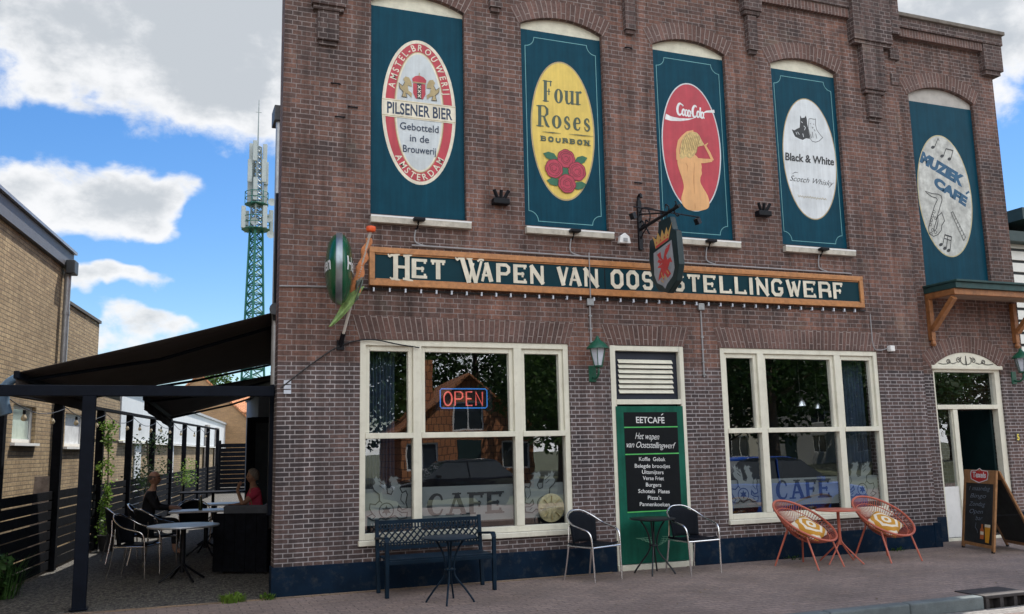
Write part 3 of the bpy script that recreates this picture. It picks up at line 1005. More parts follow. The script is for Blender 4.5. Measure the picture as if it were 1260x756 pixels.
class Art:
    """flat painted marks on a plane: pt maps measured points onto the plane; ex, ez span it; nrm faces the viewer"""

    def __init__(self, pt, ex=(1, 0, 0), ez=(0, 0, 1), nrm=(0, -1, 0), base=0.002, step=0.0002):
        self.pt, self.ex, self.ez, self.nrm = pt, Vector(ex), Vector(ez), Vector(nrm)
        self.k, self.base, self.step = 0, base, step
        self.mbs = {}

    def mb(self, key):
        return self.mbs.setdefault(key, MB())

    def off(self):
        self.k += 1
        return self.nrm * (self.base + self.step * self.k)

    def poly3(self, key, loops):
        o = self.off()
        if not hasattr(loops[0][0], '__len__'): loops = [loops]
        self.mb(key).flatpoly([[p + o for p in l] for l in loops])

    def poly(self, key, pts, smooth=0):
        P = [self.pt(*p) for p in pts]
        if smooth: P = smooth_curve(P, smooth, True)
        self.poly3(key, P)

    def stroke3(self, key, P, w, closed=False):
        P = [Vector(p) for p in P]
        o = self.off()
        n = len(P)
        ws = w if isinstance(w, (list, tuple)) else [w] * n
        fwd = []
        rows = []
        for i in range(n):
            a = P[(i - 1) % n] if (closed or i > 0) else None
            b = P[(i + 1) % n] if (closed or i < n - 1) else None
            d1 = (P[i] - a).normalized() if a is not None and (P[i] - a).length > 1e-7 else None
            d2 = (b - P[i]).normalized() if b is not None and (b - P[i]).length > 1e-7 else None
            d1 = d1 or d2
            d2 = d2 or d1
            t = (d1 + d2)
            t = t.normalized() if t.length > 1e-4 else d1
            s = self.nrm.cross(t).normalized()
            c = max(0.45, s.dot(self.nrm.cross(d1).normalized()))
            h = ws[i] / 2 / c
            rows.append((P[i] - s * h + o, P[i] + s * h + o))
        if closed: rows.append(rows[0])
        self.mb(key).grid(rows)

    def stroke(self, key, pts, w, closed=False, smooth=0):
        P = [self.pt(*p) for p in pts]
        if smooth: P = smooth_curve(P, smooth, closed)
        self.stroke3(key, P, w, closed)

    def frame(self, bl, br, tl):
        B, R_, T = self.pt(*bl), self.pt(*br), self.pt(*tl)
        return B, R_ - B, T - B

    def text(self, key, s, bl, br, tl, bold=0.0, shear=0.0, spacing=1.0, h=None):
        B, X, Z = self.frame(bl, br, tl)
        self.text3(key, s, B, X, Z, bold, shear, spacing)

    def text3(self, key, s, B, X, Z, bold=0.0, shear=0.0, spacing=1.0, hmax=None):
        vs, fs = text_geo(s, bold, shear, spacing)
        x0, x1 = min(v[0] for v in vs), max(v[0] for v in vs)
        o = self.off()
        self.mb(key).add([B + X * ((v[0] - x0) / (x1 - x0)) + Z * (v[1] / CAP) + o for v in vs], fs)

    def char3(self, key, ch, C, X, Z, bold=0.0):
        """one character centred on C; X, Z = unit vectors times cap height"""
        vs, fs = text_geo(ch, bold)
        x0, x1 = min(v[0] for v in vs), max(v[0] for v in vs)
        o = self.off()
        self.mb(key).add([C + X * ((v[0] - (x0 + x1) / 2) / CAP) + Z * (v[1] / CAP - 0.5) + o for v in vs], fs)

    def ellipse(self, c, a, b, n=64, t0=0.0, t1=2 * pi, full=True):
        m = n if full else n + 1
        return [c + self.ex * (a * cos(t0 + (t1 - t0) * i / n)) + self.ez * (b * sin(t0 + (t1 - t0) * i / n)) for i in range(m)]

    def arc_text(self, key, s, c, a, b, t0, t1, h, flip=False, bold=0.012, squeeze=1.0):
        n = len(s)
        # equal arc length between letters
        S_ = 200
        L_ = [0.0]
        pts = [(a * cos(t0 + (t1 - t0) * i / S_), b * sin(t0 + (t1 - t0) * i / S_)) for i in range(S_ + 1)]
        for i in range(S_): L_.append(L_[-1] + hypot(pts[i + 1][0] - pts[i][0], pts[i + 1][1] - pts[i][1]))
        wd = []
        for ch in s:
            if ch == ' ': wd.append(0.45); continue
            vs = text_geo(ch, bold)[0]
            wd.append(max(v[0] for v in vs) - min(v[0] for v in vs) + 0.14)
        tot = sum(wd)
        acc = 0
        for ch, w_ in zip(s, wd):
            target = (acc + w_ / 2) / tot * L_[-1]
            acc += w_
            i = next(k for k in range(S_ + 1) if L_[k] >= target - 1e-9)
            if ch == ' ': continue
            x_, z_ = pts[i]
            th = t0 + (t1 - t0) * i / S_
            tx, tz = -a * sin(th), b * cos(th)
            if (t1 < t0): tx, tz = -tx, -tz
            T = (self.ex * tx + self.ez * tz).normalized()
            Nn = self.nrm.cross(T).normalized()
            if Nn.dot(self.ex * x_ + self.ez * z_) * (-1 if flip else 1) < 0: Nn = -Nn
            self.char3(key, ch, c + self.ex * x_ + self.ez * z_, T * h * squeeze, Nn * h, bold)

    def build(self, names, parent):
        """names: key -> (object name, material)"""
        out = {}
        for k, m in self.mbs.items():
            out[k] = m.build(names[k][0], names[k][1], parent, weld=False)
        return out


# drawn capitals: strokes in a unit box, (points, width factor)
GL = {
    'H': [([(0, 0), (0, 1)], 1), ([(1, 0), (1, 1)], 1), ([(0, .5), (1, .5)], .6)],
    'E': [([(0, 0), (0, 1)], 1), ([(0, 1), (1, 1)], .62), ([(0, 0), (1, 0)], .62), ([(0, .5), (.72, .5)], .55), ([(1, 1), (1, .80)], .5), ([(1, 0), (1, .20)], .5), ([(.76, .38), (.76, .62)], .45)],
    'F': [([(0, 0), (0, 1)], 1), ([(0, 1), (1, 1)], .62), ([(0, .5), (.72, .5)], .55), ([(1, 1), (1, .78)], .5), ([(.76, .38), (.76, .62)], .45)],
    'T': [([(.5, 0), (.5, 1)], 1), ([(0, 1), (1, 1)], .62), ([(0, 1), (0, .78)], .5), ([(1, 1), (1, .78)], .5)],
    'W': [([(0, 1), (.27, 0)], 1), ([(.27, 0), (.52, .85)], .55), ([(.48, .9), (.74, 0)], 1), ([(.74, 0), (1, 1)], .55)],
    'A': [([(0, 0), (.46, 1)], .6), ([(.5, 1), (1, 0)], 1), ([(.2, .3), (.8, .3)], .5)],
    'P': [([(0, 0), (0, 1)], 1), ([(0, 1), (.75, 1), (1, .86), (1, .6), (.75, .45), (0, .45)], .72)],
    'N': [([(0, 0), (0, 1)], .75), ([(0, 1), (1, 0)], 1), ([(1, 0), (1, 1)], .75)],
    'V': [([(0, 1), (.5, 0)], 1), ([(.5, 0), (1, 1)], .62)],
    'O': [([(.3, 0), (.7, 0), (1, .2), (1, .8), (.7, 1), (.3, 1), (0, .8), (0, .2)], .92, True)],
    'S': [([(1, .80), (.8, 1), (.2, 1), (0, .84), (0, .62), (.2, .5), (.8, .5), (1, .38), (1, .16), (.8, 0), (.2, 0), (0, .2)], .8)],
    'L': [([(0, 0), (0, 1)], 1), ([(0, 0), (1, 0)], .62), ([(1, 0), (1, .22)], .5)],
    'I': [([(.5, 0), (.5, 1)], 1)],
    'R': [([(0, 0), (0, 1)], 1), ([(0, 1), (.75, 1), (.95, .86), (.95, .62), (.75, .48), (0, .48)], .72), ([(.95, .40), (1, 0)], 1), ([(.4, .48), (.95, .40)], .6)],
    'G': [([(1, .80), (.75, 1), (.25, 1), (0, .8), (0, .2), (.25, 0), (.8, 0), (1, .2), (1, .42), (.6, .42)], .85)],
    'B': [([(0, 0), (0, 1)], 1), ([(0, 1), (.75, 1), (.95, .87), (.95, .65), (.75, .53), (0, .53)], .6), ([(.75, .53), (1, .40), (1, .14), (.78, 0), (0, 0)], .65)],
    'U': [([(0, 1), (0, .22), (.22, 0), (.78, 0), (1, .22), (1, 1)], .8)],
    'C': [([(.97, .70), (.85, .92), (.55, 1), (.25, .9), (.04, .65), (.0, .45), (.06, .22), (.25, .05), (.55, 0), (.82, .06), (1, .28)], [.4, .5, .5, .8, 1.1, 1.15, 1.05, .75, .5, .45, .3])],
    'o': [([(.5 + .5 * cos(2 * pi * i / 16), .5 + .5 * sin(2 * pi * i / 16)) for i in range(16)], [.35 + .75 * abs(cos(2 * pi * i / 16)) ** 1.5 for i in range(16)], True)],
    'u': [([(0, 1), (0, .3), (.12, .06), (.38, 0), (.7, .1), (.95, .32)], [1, 1, .8, .55, .4, .4]), ([(1, 0), (1, 1)], 1), ([(-.2, 1), (.05, 1)], .3), ([(.75, 1), (1.05, 1)], .3), ([(1, 0), (1.25, 0)], .3)],
    'r': [([(.1, 0), (.1, 1)], 1), ([(.1, .62), (.4, .95), (.75, 1), (.95, .9)], [.4, .5, .7, 1]), ([(-.2, 1), (.15, 1)], .3), ([(-.25, 0), (.5, 0)], .3)],
    's': [([(.9, .72), (.75, .95), (.4, 1), (.1, .85), (.12, .66), (.4, .52), (.75, .4), (.95, .22), (.7, .02), (.35, 0), (.05, .12), (0, .3)], [.35, .4, .5, .7, .9, 1.05, 1, .7, .5, .4, .35, .3])],
    'e': [([(.05, .55), (.95, .58), (.85, .88), (.5, 1), (.15, .85), (0, .5), (.12, .15), (.5, 0), (.82, .06), (1, .26)], [.35, .4, .7, .45, .8, 1.1, .95, .5, .4, .25])],
    'Ro': [([(.05, 0), (.05, 1)], 1.1), ([(.05, 1), (.6, 1), (.86, .86), (.86, .64), (.6, .5), (.05, .5)], [.35, .4, .9, .9, .4, .35]), ([(.5, .5), (.85, .08), (1.1, 0)], [.7, 1, .4]), ([(-.15, 1), (.1, 1)], .35), ([(-.15, 0), (.3, 0)], .35)],
    'Fo': [([(.1, 0), (.1, 1)], 1.1), ([(.1, 1), (1, 1)], .38), ([(.1, .5), (.7, .5)], .34), ([(1, 1), (1, .76)], .45), ([(.7, .36), (.7, .64)], .4), ([(-.12, 1), (.15, 1)], .35), ([(-.12, 0), (.42, 0)], .35)],
}


def glyph(art, key, g, B, X, Z, t, serif=0.0):
    """draw a capital in the frame B + x X + y Z with stroke thickness t (metres)"""
    w, h = X.length, Z.length
    xi, zi = X / w, Z / h
    fx, fy = max(w - t, t * 0.01), h
    for item in GL[g]:
        pts, wf = item[0], item[1]
        closed = len(item) > 2
        one = not isinstance(wf, (list, tuple))
        P = []
        for (a, b) in pts:
            yy = b
            ins = t * (0.31 if one else 0.15)
            P.append(B + xi * (t / 2 + fx * a) + zi * (ins + (h - 2 * ins) * yy))
        if one and not closed and len(P) == 2:
            d = (P[1] - P[0]).normalized()
            if abs(d.dot(zi)) > 0.8:
                ext = t * 0.31
                P = [P[0] - d * ext, P[1] + d * ext] if (pts[0][1] in (0, 1) and pts[1][1] in (0, 1)) else [P[0] - d * ext, P[1]]
            else:
                P = [P[0] - d * t * 0.5, P[1] + d * t * 0.5]
        if len(P) > 6 and not one: P2 = smooth_curve(P, 3, closed)
        else: P2 = P
        if one: ww = wf * t
        elif len(P2) != len(P):
            n0 = len(wf)
            ww = []
            for i in range(len(P2)):
                q = i / 3
                a_ = int(q) % n0
                b_ = (a_ + 1) % n0 if closed else min(a_ + 1, n0 - 1)
                ww.append(t * (wf[a_] + (wf[b_] - wf[a_]) * (q - int(q))))
        else: ww = [x_ * t for x_ in wf]
        art.stroke3(key, P2, ww, closed)
        if serif and one and len(pts) == 2 and not closed:
            for q in (0, 1):
                if pts[q][1] in (0, 1) and abs((P[1] - P[0]).normalized().dot(zi)) > 0.7:
                    c_ = P[q] + zi * (t * 0.12 if pts[q][1] == 0 else -t * 0.12)
                    art.stroke3(key, [c_ - xi * t * serif, c_ + xi * t * serif], t * 0.34)


def word(art, key, letters, bl, br, tl, t, serif=0.0, gap=0.18):
    """a word of drawn capitals; letters = [(glyph, relative width, relative height)]"""
    B, X, Z = art.frame(bl, br, tl)
    tot = sum(l[1] for l in letters) + gap * (len(letters) - 1)
    x_ = 0
    for (g, wr, hr) in letters:
        glyph(art, key, g, B + X * (x_ / tot), X * (wr / tot), Z * hr, t, serif)
        x_ += wr + gap


PAINT = {}


def paint(name, col, rough=0.5, **k):
    k.setdefault("streak", 0.10)
    if name not in PAINT: PAINT[name] = mat(name, col, rough, **k)
    return PAINT[name]


P_CREAM = paint("cream_lettering", (0.66, 0.62, 0.50), dirt=0.15, dirt_col=(0.4, 0.36, 0.26))
P_WHITE = paint("white_lettering", (0.70, 0.72, 0.72), dirt=0.15, dirt_col=(0.45, 0.44, 0.4))
P_PALE = paint("pale_oval", (0.52, 0.57, 0.59), scale=2, dirt=0.2, dirt_col=(0.38, 0.36, 0.3))
P_RED = paint("faded_red", (0.42, 0.035, 0.055), scale=3, dirt=0.15, dirt_col=(0.5, 0.12, 0.12))
P_NAVY = paint("navy_lettering", (0.012, 0.03, 0.07))
P_INK = paint("black_lettering", (0.02, 0.022, 0.025))
P_YELLOW = paint("yellow_oval", (0.68, 0.50, 0.10), scale=2.5, var=0.14, dirt=0.2, dirt_col=(0.5, 0.36, 0.09))
P_GOLD = paint("gold_line", (0.38, 0.30, 0.15))
P_OLIVE = paint("olive_lettering", (0.055, 0.085, 0.055))
P_LINE = paint("pale_green_line", (0.12, 0.33, 0.36))
P_ROSE = paint("rose_red", (0.42, 0.035, 0.07))
P_ROSE2 = paint("rose_dark", (0.16, 0.012, 0.025))
P_LEAF = paint("leaf_green", (0.02, 0.12, 0.06))
P_SKIN = paint("painted_skin", (0.66, 0.36, 0.15), scale=3, var=0.12)
P_SKIN2 = paint("painted_skin_shade", (0.50, 0.24, 0.09))
P_HAIR = paint("painted_blond", (0.55, 0.40, 0.16), scale=20, var=0.4)
P_MOTTLE = paint("mottled_grey", (0.46, 0.47, 0.44), scale=5, var=0.4, dirt=0.4, dirt_col=(0.16, 0.16, 0.13))


def zoomed(ox, oz, k):
    return lambda x_, y_: (ox + x_ / k, oz + y_ / k)


def signpanel(x0, x1, zb, zt, y, label):
    r = root("painted_sign", label, "sign", ((x0 + x1) / 2, y, zb), group="painted advertising panels in the upper windows")
    MB().box(x0 + 0.006, x1 - 0.006, y, y + 0.04, zb + 0.004, zt).build("board", TEAL, r)
    return r


def outline(art, x0, x1, z0, z1, y, c=0.14, m=0.085, w=0.010):
    """thin painted border with notched quarter-round corners"""
    pts = []
    for (cx, cz, a0) in ((x0 + m, z0 + m, 90), (x1 - m, z0 + m, 180), (x1 - m, z1 - m, 270), (x0 + m, z1 - m, 0)):
        for i in range(7):
            a = radians(a0 - 90 * i / 6)
            pts.append(Vector((cx + c * cos(a) * (1 if True else 1), y, cz + c * sin(a))))
    art.stroke3('line', pts, w, True)


YP = 0.060
onp = lambda px, py: on_y(px, py, YP)

# 1 ---- pilsener oval
s1 = signpanel(*PANELS[0], PB, PT + 0.02, YP, "teal panel with a red and white oval lettered PILSENER BIER")
A = Art(onp)
z = zoomed(465, 45, 3.98)
c = (onp(*z(195, 20)) + onp(*z(210, 728))) / 2
a_, b_ = (onp(*z(380, 400)) - onp(*z(18, 330))).x / 2, (onp(*z(195, 20)) - onp(*z(210, 728))).z / 2
A.poly3('white', A.ellipse(c, a_, b_))
A.poly3('red', A.ellipse(c, a_ - 0.045, b_ - 0.045))
A.poly3('gold', A.ellipse(c, a_ - 0.165, b_ - 0.165))
A.poly3('white', A.ellipse(c, a_ - 0.178, b_ - 0.178))
A.poly3('pale', A.ellipse(c, a_ - 0.20, b_ - 0.20))
am, bm_ = a_ - 0.105, b_ - 0.105
A.arc_text('white', "AMSTEL-BROUWERIJ", c, am, bm_, radians(163), radians(18), 0.088, bold=0.015, squeeze=0.86)
A.arc_text('white', "AMSTERDAM", c, am, bm_, radians(222), radians(318), 0.088, flip=True, bold=0.015, squeeze=0.9)
q = [c + Vector((sx * (a_ - 0.004), 0, sz)) for sx, sz in ((-1, -0.115), (1, -0.115), (1, 0.135), (-1, 0.135))]
A.poly3('white', q)
A.stroke3('gold', [c + Vector((-a_, 0, 0.118)), c + Vector((a_, 0, 0.118))], 0.008)
A.stroke3('gold', [c + Vector((-a_, 0, -0.098)), c + Vector((a_, 0, -0.098))], 0.008)
A.text3('navy', "PILSENER BIER", c + Vector((-a_ + 0.07, 0, -0.065)), Vector((2 * a_ - 0.12, 0, 0)), Vector((0, 0, 0.155)), bold=0.022)
for i, (s_, w_) in enumerate((("Gebotteld", 0.53), ("in de", 0.26), ("Brouwerij", 0.45))):
    A.text3('navy', s_, c + Vector((-w_ / 2 + 0.0, 0, -0.27 - i * 0.155)), Vector((w_, 0, 0)), Vector((0, 0, 0.098)), bold=0.006)
# arms: shield with three crosses, crown and two beasts
sc = c + Vector((0.0, 0, 0.30))
A.poly3('red', [sc + Vector(p) for p in ((-.085, 0, .09), (.085, 0, .09), (.085, 0, -.05), (.05, 0, -.12), (-.05, 0, -.12), (-.085, 0, -.05))])
A.poly3('ink', [sc + Vector(p) for p in ((-.030, 0, .09), (.030, 0, .09), (.030, 0, -.12), (-.030, 0, -.12))])
for k in range(3):
    for sg in (-1, 1): A.stroke3('white', [sc + Vector((-.02, 0, .045 - k * .062 - sg * .022)), sc + Vector((.02, 0, .045 - k * .062 + sg * .022))], 0.011)
A.poly3('red', [sc + Vector(p) for p in ((-.085, 0, .10), (.085, 0, .10), (.10, 0, .15), (.06, 0, .19), (0, 0, .21), (-.06, 0, .19), (-.10, 0, .15))])
A.stroke3('gold', [sc + Vector((-.09, 0, .105)), sc + Vector((.09, 0, .105))], 0.014)
A.stroke3('gold', [sc + Vector((0, 0, .20)), sc + Vector((0, 0, .245))], 0.012)
for sg in (-1, 1):
    body = [(.11, .10), (.14, .16), (.19, .17), (.22, .13), (.20, .09), (.23, .03), (.28, .07), (.27, .0), (.22, -.05), (.24, -.12), (.17, -.12), (.19, -.06), (.14, -.08), (.11, -.12), (.10, -.06), (.15, -.02), (.16, .05), (.10, .04)]
    A.poly3('gold', [sc + Vector((sg * p, 0, q_)) for p, q_ in body])
    A.stroke3('ink', [sc + Vector((sg * p, 0, q_)) for p, q_ in body[4:12]], 0.007)
A.build({'white': ("oval_border", P_CREAM), 'red': ("red_band", P_RED), 'gold': ("gilt_line", P_GOLD), 'pale': ("oval_field", P_PALE), 'navy': ("lettering", P_NAVY), 'ink': ("crest", P_INK)}, s1)

# 2 ---- yellow oval with roses
s2 = signpanel(*PANELS[1], PB, PT + 0.02, YP, "teal panel with a yellow oval and a bunch of red roses")
A = Art(onp)
z = zoomed(650, 75, 4.32)
outline(A, *PANELS[1], PB, PT, YP)
c = (onp(*z(165, 5)) + onp(*z(205, 745))) / 2
a_, b_ = (onp(*z(358, 420)) - onp(*z(18, 350))).x / 2, (onp(*z(165, 5)) - onp(*z(205, 745))).z / 2
A.poly3('gold', A.ellipse(c, a_, b_))
A.poly3('yellow', A.ellipse(c, a_ - 0.022, b_ - 0.022))
word(A, 'olive', [('Fo', .62, 1), ('o', .62, .66), ('u', .62, .64), ('r', .5, .64)], z(80, 218), z(288, 240), z(80, 102), 0.044, gap=0.16)
word(A, 'olive', [('Ro', .72, 1), ('o', .56, .60), ('s', .46, .60), ('e', .50, .60), ('s', .46, .60)], z(50, 350), z(332, 378), z(50, 235), 0.044, gap=0.13)
word(A, 'olive', [(g_, 1, 1) for g_ in "BOURBON"], z(66, 426), z(324, 453), z(66, 399), 0.026, serif=0.9, gap=0.35)
for (p0_, p1_) in ((z(75, 378), z(172, 388)), (z(215, 391), z(345, 404))):
    A.stroke('olive', [p0_, ((p0_[0] + p1_[0]) / 2, (p0_[1] + p1_[1]) / 2), p1_], [0.004, 0.014, 0.004])
for lx, ly, an in ((118, 508, 200), (275, 530, -30), (138, 645, 190), (268, 665, -20), (195, 595, 90)):
    lf = onp(*z(lx, ly))
    d_ = Vector((cos(radians(an)), 0, -sin(radians(an)) * 0.7)).normalized()
    s_ = Vector((-d_.z, 0, d_.x))
    A.poly3('leaf', [lf - d_ * .11, lf - d_ * .03 + s_ * .055, lf + d_ * .06 + s_ * .05, lf + d_ * .12, lf + d_ * .05 - s_ * .05, lf - d_ * .04 - s_ * .055])
for (rx, ry) in ((200, 522), (135, 575), (257, 590), (203, 655)):
    rc = onp(*z(rx, ry))
    pet = []
    for i in range(40):
        t_ = 2 * pi * i / 40
        rr = 0.128 * (1 + 0.07 * abs(sin(3.5 * t_ + rx)))
        pet.append(rc + Vector((rr * cos(t_), 0, rr * sin(t_))))
    A.poly3('rose', pet)
    for k in range(4):
        A.stroke3('rose2', [rc + Vector(((0.105 - k * .024) * cos(t_), 0, (0.105 - k * .024) * sin(t_))) for t_ in [rx + k * 1.9 + j * 0.42 for j in range(11)]], 0.010)
    A.stroke3('rose2', pet, 0.010, True)
A.build({'line': ("border_line", P_LINE), 'gold': ("oval_border", P_GOLD), 'yellow': ("oval_field", P_YELLOW), 'olive': ("lettering", P_OLIVE), 'leaf': ("rose_leaf", P_LEAF), 'rose': ("rose", P_ROSE), 'rose2': ("rose_line", P_ROSE2)}, s2)

# 3 ---- red oval with a painted back view
s3 = signpanel(*PANELS[2], PB, PT + 0.02, YP, "teal panel with a red cola oval and a painted blond figure seen from behind")
A = Art(onp)
z = zoomed(812, 95, 4.45)
outline(A, *PANELS[2], PB, PT, YP)
top, bot = onp(*z(140, 32)), onp(*z(208, 738))
c = (top + bot) / 2
a_, b_ = (onp(*z(342, 440)) - onp(*z(18, 390))).x / 2, (top - bot).z / 2
A.poly3('pale', A.ellipse(c, a_, b_))
A.poly3('red', A.ellipse(c, a_ - 0.02, b_ - 0.02))
# white wave and script
A.stroke('white', [z(30, 216), z(60, 232), z(110, 236), z(155, 233), z(185, 226)], [0.095, 0.075, 0.05, 0.03, 0.008], smooth=4) if False else A.stroke('white', [z(30, 216), z(60, 228), z(110, 234), z(155, 232), z(188, 225)], [0.090, 0.070, 0.045, 0.025, 0.006])
A.stroke('white', [z(232, 198), z(255, 190), z(298, 188)], [0.006, 0.030, 0.050])


def script_cola(A):
    W_, H_ = 0.0, 0.0
    o_, ux = onp(*z(92, 208)), (onp(*z(243, 229)) - onp(*z(92, 208)))
    uz = Vector((0, 0, 0.19))
    sh = 0.35

    def P(x_, y_): return o_ + ux * x_ + uz * y_ + Vector((0, 0, 0)) + Vector((1, 0, 0)) * (sh * y_ * 0.06)

    def ell(cx, cy, rx, ry, a0, a1, n=12, w=0.026):
        pts = [P(cx + rx * cos(radians(a0 + (a1 - a0) * i / n)), cy + ry * sin(radians(a0 + (a1 - a0) * i / n))) for i in range(n + 1)]
        A.stroke3('white', pts, [w * (0.55 + 0.6 * sin(pi * i / n)) for i in range(n + 1)])
    ell(.10, .52, .09, .48, 50, 320, 14, .034)
    ell(.235, .30, .045, .25, 0, 360); ell(.335, .28, .045, .25, 50, 320); ell(.43, .27, .045, .25, 0, 360)
    A.stroke3('white', [P(.48, .5), P(.475, .1), P(.51, .02)], .022)
    A.stroke3('white', [P(.515, .30), P(.56, .30)], .022)
    ell(.64, .50, .085, .48, 50, 320, 14, .034)
    ell(.765, .30, .045, .25, 0, 360)
    A.stroke3('white', [P(.83, .9), P(.835, .15), P(.86, .03)], .026)
    ell(.91, .27, .045, .25, 0, 360)
    A.stroke3('white', [P(.96, .5), P(.955, .1), P(1.0, .03)], .022)
    A.stroke3('white', [P(.17, .95), P(.21, .80)], .02)


script_cola(A)
torso = [(98, 440), (112, 420), (150, 432), (185, 425), (205, 440), (222, 468), (228, 492), (226, 510), (229, 530), (221, 550), (221, 578), (236, 608), (258, 645), (270, 685), (264, 716), (236, 729), (195, 733), (150, 726), (124, 700), (116, 665), (125, 630), (130, 600), (122, 560), (105, 510), (95, 470)]
A.poly('skin', [z(*p) for p in torso], smooth=3)
A.stroke('skin', [z(98, 455), z(97, 400), z(106, 352), z(120, 330)], [0.055, 0.060, 0.055, 0.035])
A.stroke('skin', [z(120, 330), z(150, 304), z(182, 296)], [0.040, 0.038, 0.028])
A.stroke('skin', [z(196, 458), z(240, 460), z(284, 457)], [0.085, 0.070, 0.045])
A.stroke('skin', [z(288, 458), z(268, 415), z(246, 376), z(262, 362)], [0.045, 0.045, 0.034, 0.010])
fig = [(85, 440), (88, 380), (105, 335), (140, 305), (175, 288), (210, 300), (228, 325), (240, 355), (262, 362), (245, 378), (262, 405), (285, 430), (296, 458), (285, 470), (250, 470), (228, 480), (226, 505), (228, 530), (222, 548), (222, 575), (240, 610), (262, 645), (272, 685), (265, 715), (235, 728), (195, 732), (150, 725), (125, 700), (116, 665), (125, 630), (130, 600), (122, 560), (105, 510), (92, 470)]
hair = [(108, 436), (114, 370), (128, 330), (152, 308), (190, 302), (212, 318), (226, 345), (240, 372), (220, 378), (203, 386), (198, 410), (184, 432), (165, 446), (140, 438), (124, 448)]
A.poly('hair', [z(*p) for p in hair], smooth=3)
for st in ([(188, 470), (184, 560), (188, 640)], [(190, 690), (192, 710), (190, 730)], [(140, 470), (150, 490), (148, 520)]):
    A.stroke('skin2', [z(*p) for p in st], [0.006] + [0.016] * (len(st) - 2) + [0.004])
for k in range(9):
    x_ = 120 + k * 10
    A.stroke('hair2', [z(x_ + 26 - k, 312 + k), z(x_ + 8, 350 + 2 * k), z(x_ + 4, 380), z(x_ - 4, 418 + (k % 3) * 6)], [.004, .012, .012, .003], smooth=3) if False else A.stroke('hair2', [z(x_ + 26 - k, 312 + k), z(x_ + 8, 350 + 2 * k), z(x_ + 4, 380), z(x_ - 4, 415 + (k % 3) * 6)], [.004, .010, .010, .003])
A.build({'line': ("border_line", P_LINE), 'pale': ("oval_border", P_PALE), 'red': ("oval_field", P_RED), 'white': ("lettering", P_WHITE), 'skin': ("painted_figure", P_SKIN), 'skin2': ("figure_shading", P_SKIN2), 'hair': ("painted_hair", P_HAIR), 'hair2': ("hair_strand", paint("painted_hair_dark", (0.28, 0.18, 0.06)))}, s3)

# 4 ---- white oval with two terriers
s4 = signpanel(*PANELS[3], PB, PT + 0.02, YP, "teal panel with a white whisky oval and two small terriers")
A = Art(onp)
z = zoomed(958, 115, 4.73)
outline(A, *PANELS[3], PB, PT, YP)
top, bot = onp(*z(150, 30)), onp(*z(215, 737))
c = (top + bot) / 2
a_, b_ = (onp(*z(338, 470)) - onp(*z(20, 350))).x / 2, (top - bot).z / 2
A.poly3('gold', A.ellipse(c, a_, b_))
A.poly3('pale', A.ellipse(c, a_ - 0.016, b_ - 0.016))
dog = [(125, 128), (133, 145), (150, 142), (158, 130), (164, 150), (166, 180), (172, 205), (180, 250), (180, 266), (160, 262), (140, 272), (122, 266), (95, 252), (84, 230), (76, 210), (92, 216), (104, 208), (122, 200), (124, 170)]
A.poly('ink', [z(*p) for p in dog])
for st in ([(130, 165), (140, 172)], [(146, 190), (156, 200), (150, 215)], [(110, 225), (120, 240)], [(140, 235), (145, 255)], [(100, 225), (106, 240)]): A.stroke('pale', [z(*p) for p in st], 0.010)
dog2 = [(176, 150), (188, 148), (205, 152), (214, 150), (214, 185), (222, 215), (240, 240), (256, 258), (236, 278), (215, 285), (195, 280), (182, 262), (180, 235), (172, 205)]
A.stroke('ink', [z(*p) for p in dog2], 0.009, True)
for st in ([(182, 178), (188, 178)], [(200, 180), (206, 181)], [(192, 196), (200, 200), (196, 206)], [(195, 225), (200, 260)], [(215, 235), (222, 265)], [(186, 240), (190, 262)], [(205, 210), (212, 222)]): A.stroke('ink', [z(*p) for p in st], 0.009)
A.text('ink', "Black & White", z(38, 388), z(322, 420), z(38, 345), bold=0.028)
A.text('ink', "Scotch Whisky", z(64, 508), z(318, 542), z(66, 476), bold=-0.006, shear=0.42)
A.stroke('ink', [z(*p) for p in ((112, 462), (96, 460), (80, 468))], [.003, .010, .004])
if False: A.stroke('ink', [z(*p) for p in ((190, 470), (175, 474), (182, 500), (188, 524), (212, 478), (216, 530), (248, 470))], [.004, .008, .014, .008, .014, .008, .005])
A.stroke('gold', [z(110 + i * 7.3, 597 + i * 0.9 + (5 if i % 2 else -4) * (1 if i % 5 else 1.8)) for i in range(24)], 0.006)
A.build({'line': ("border_line", P_LINE), 'gold': ("oval_border", P_GOLD), 'pale': ("oval_field", paint("white_oval", (0.60, 0.64, 0.66), scale=2, dirt=0.2, dirt_col=(0.42, 0.4, 0.34))), 'ink': ("lettering", P_INK)}, s4)

# 5 ---- music cafe oval, on the set-back bay
YB = RY + 0.060
s5 = signpanel(P5[0], P5[1], P5B + 0.03, 7.60, YB, "teal panel with a mottled grey oval, saxophone and MUZIEK CAFÉ")
onb = lambda px, py: on_y(px, py, YB)
A = Art(onb)
z = zoomed(1118, 155, 4.443)
top, bot = onb(*z(130, 47)), onb(*z(270, 721))
c = (top + bot) / 2
a_, b_ = (onb(*z(353, 500)) - onb(*z(41, 290))).x / 2, (top - bot).z / 2
A.poly3('cream', A.ellipse(c, a_, b_))
A.poly3('pale', A.ellipse(c, a_ - 0.02, b_ - 0.02))
A.text('blue', "MUZIEK", z(60, 192), z(294, 332), z(74, 142), bold=0.075)
A.text('blue', "CAFE", z(134, 322), z(312, 440), z(146, 278), bold=0.075)
A.stroke('blue', [z(312, 372), z(330, 360)], 0.035)
for nx, ny in ((132, 118), (182, 166), (222, 182), (176, 650), (198, 670), (218, 682)):
    nc = onb(*z(nx, ny))
    A.poly3('ink', [nc + Vector((.045 * cos(t_), 0, .03 * sin(t_) + .012 * cos(t_))) for t_ in [2 * pi * i / 12 for i in range(12)]])
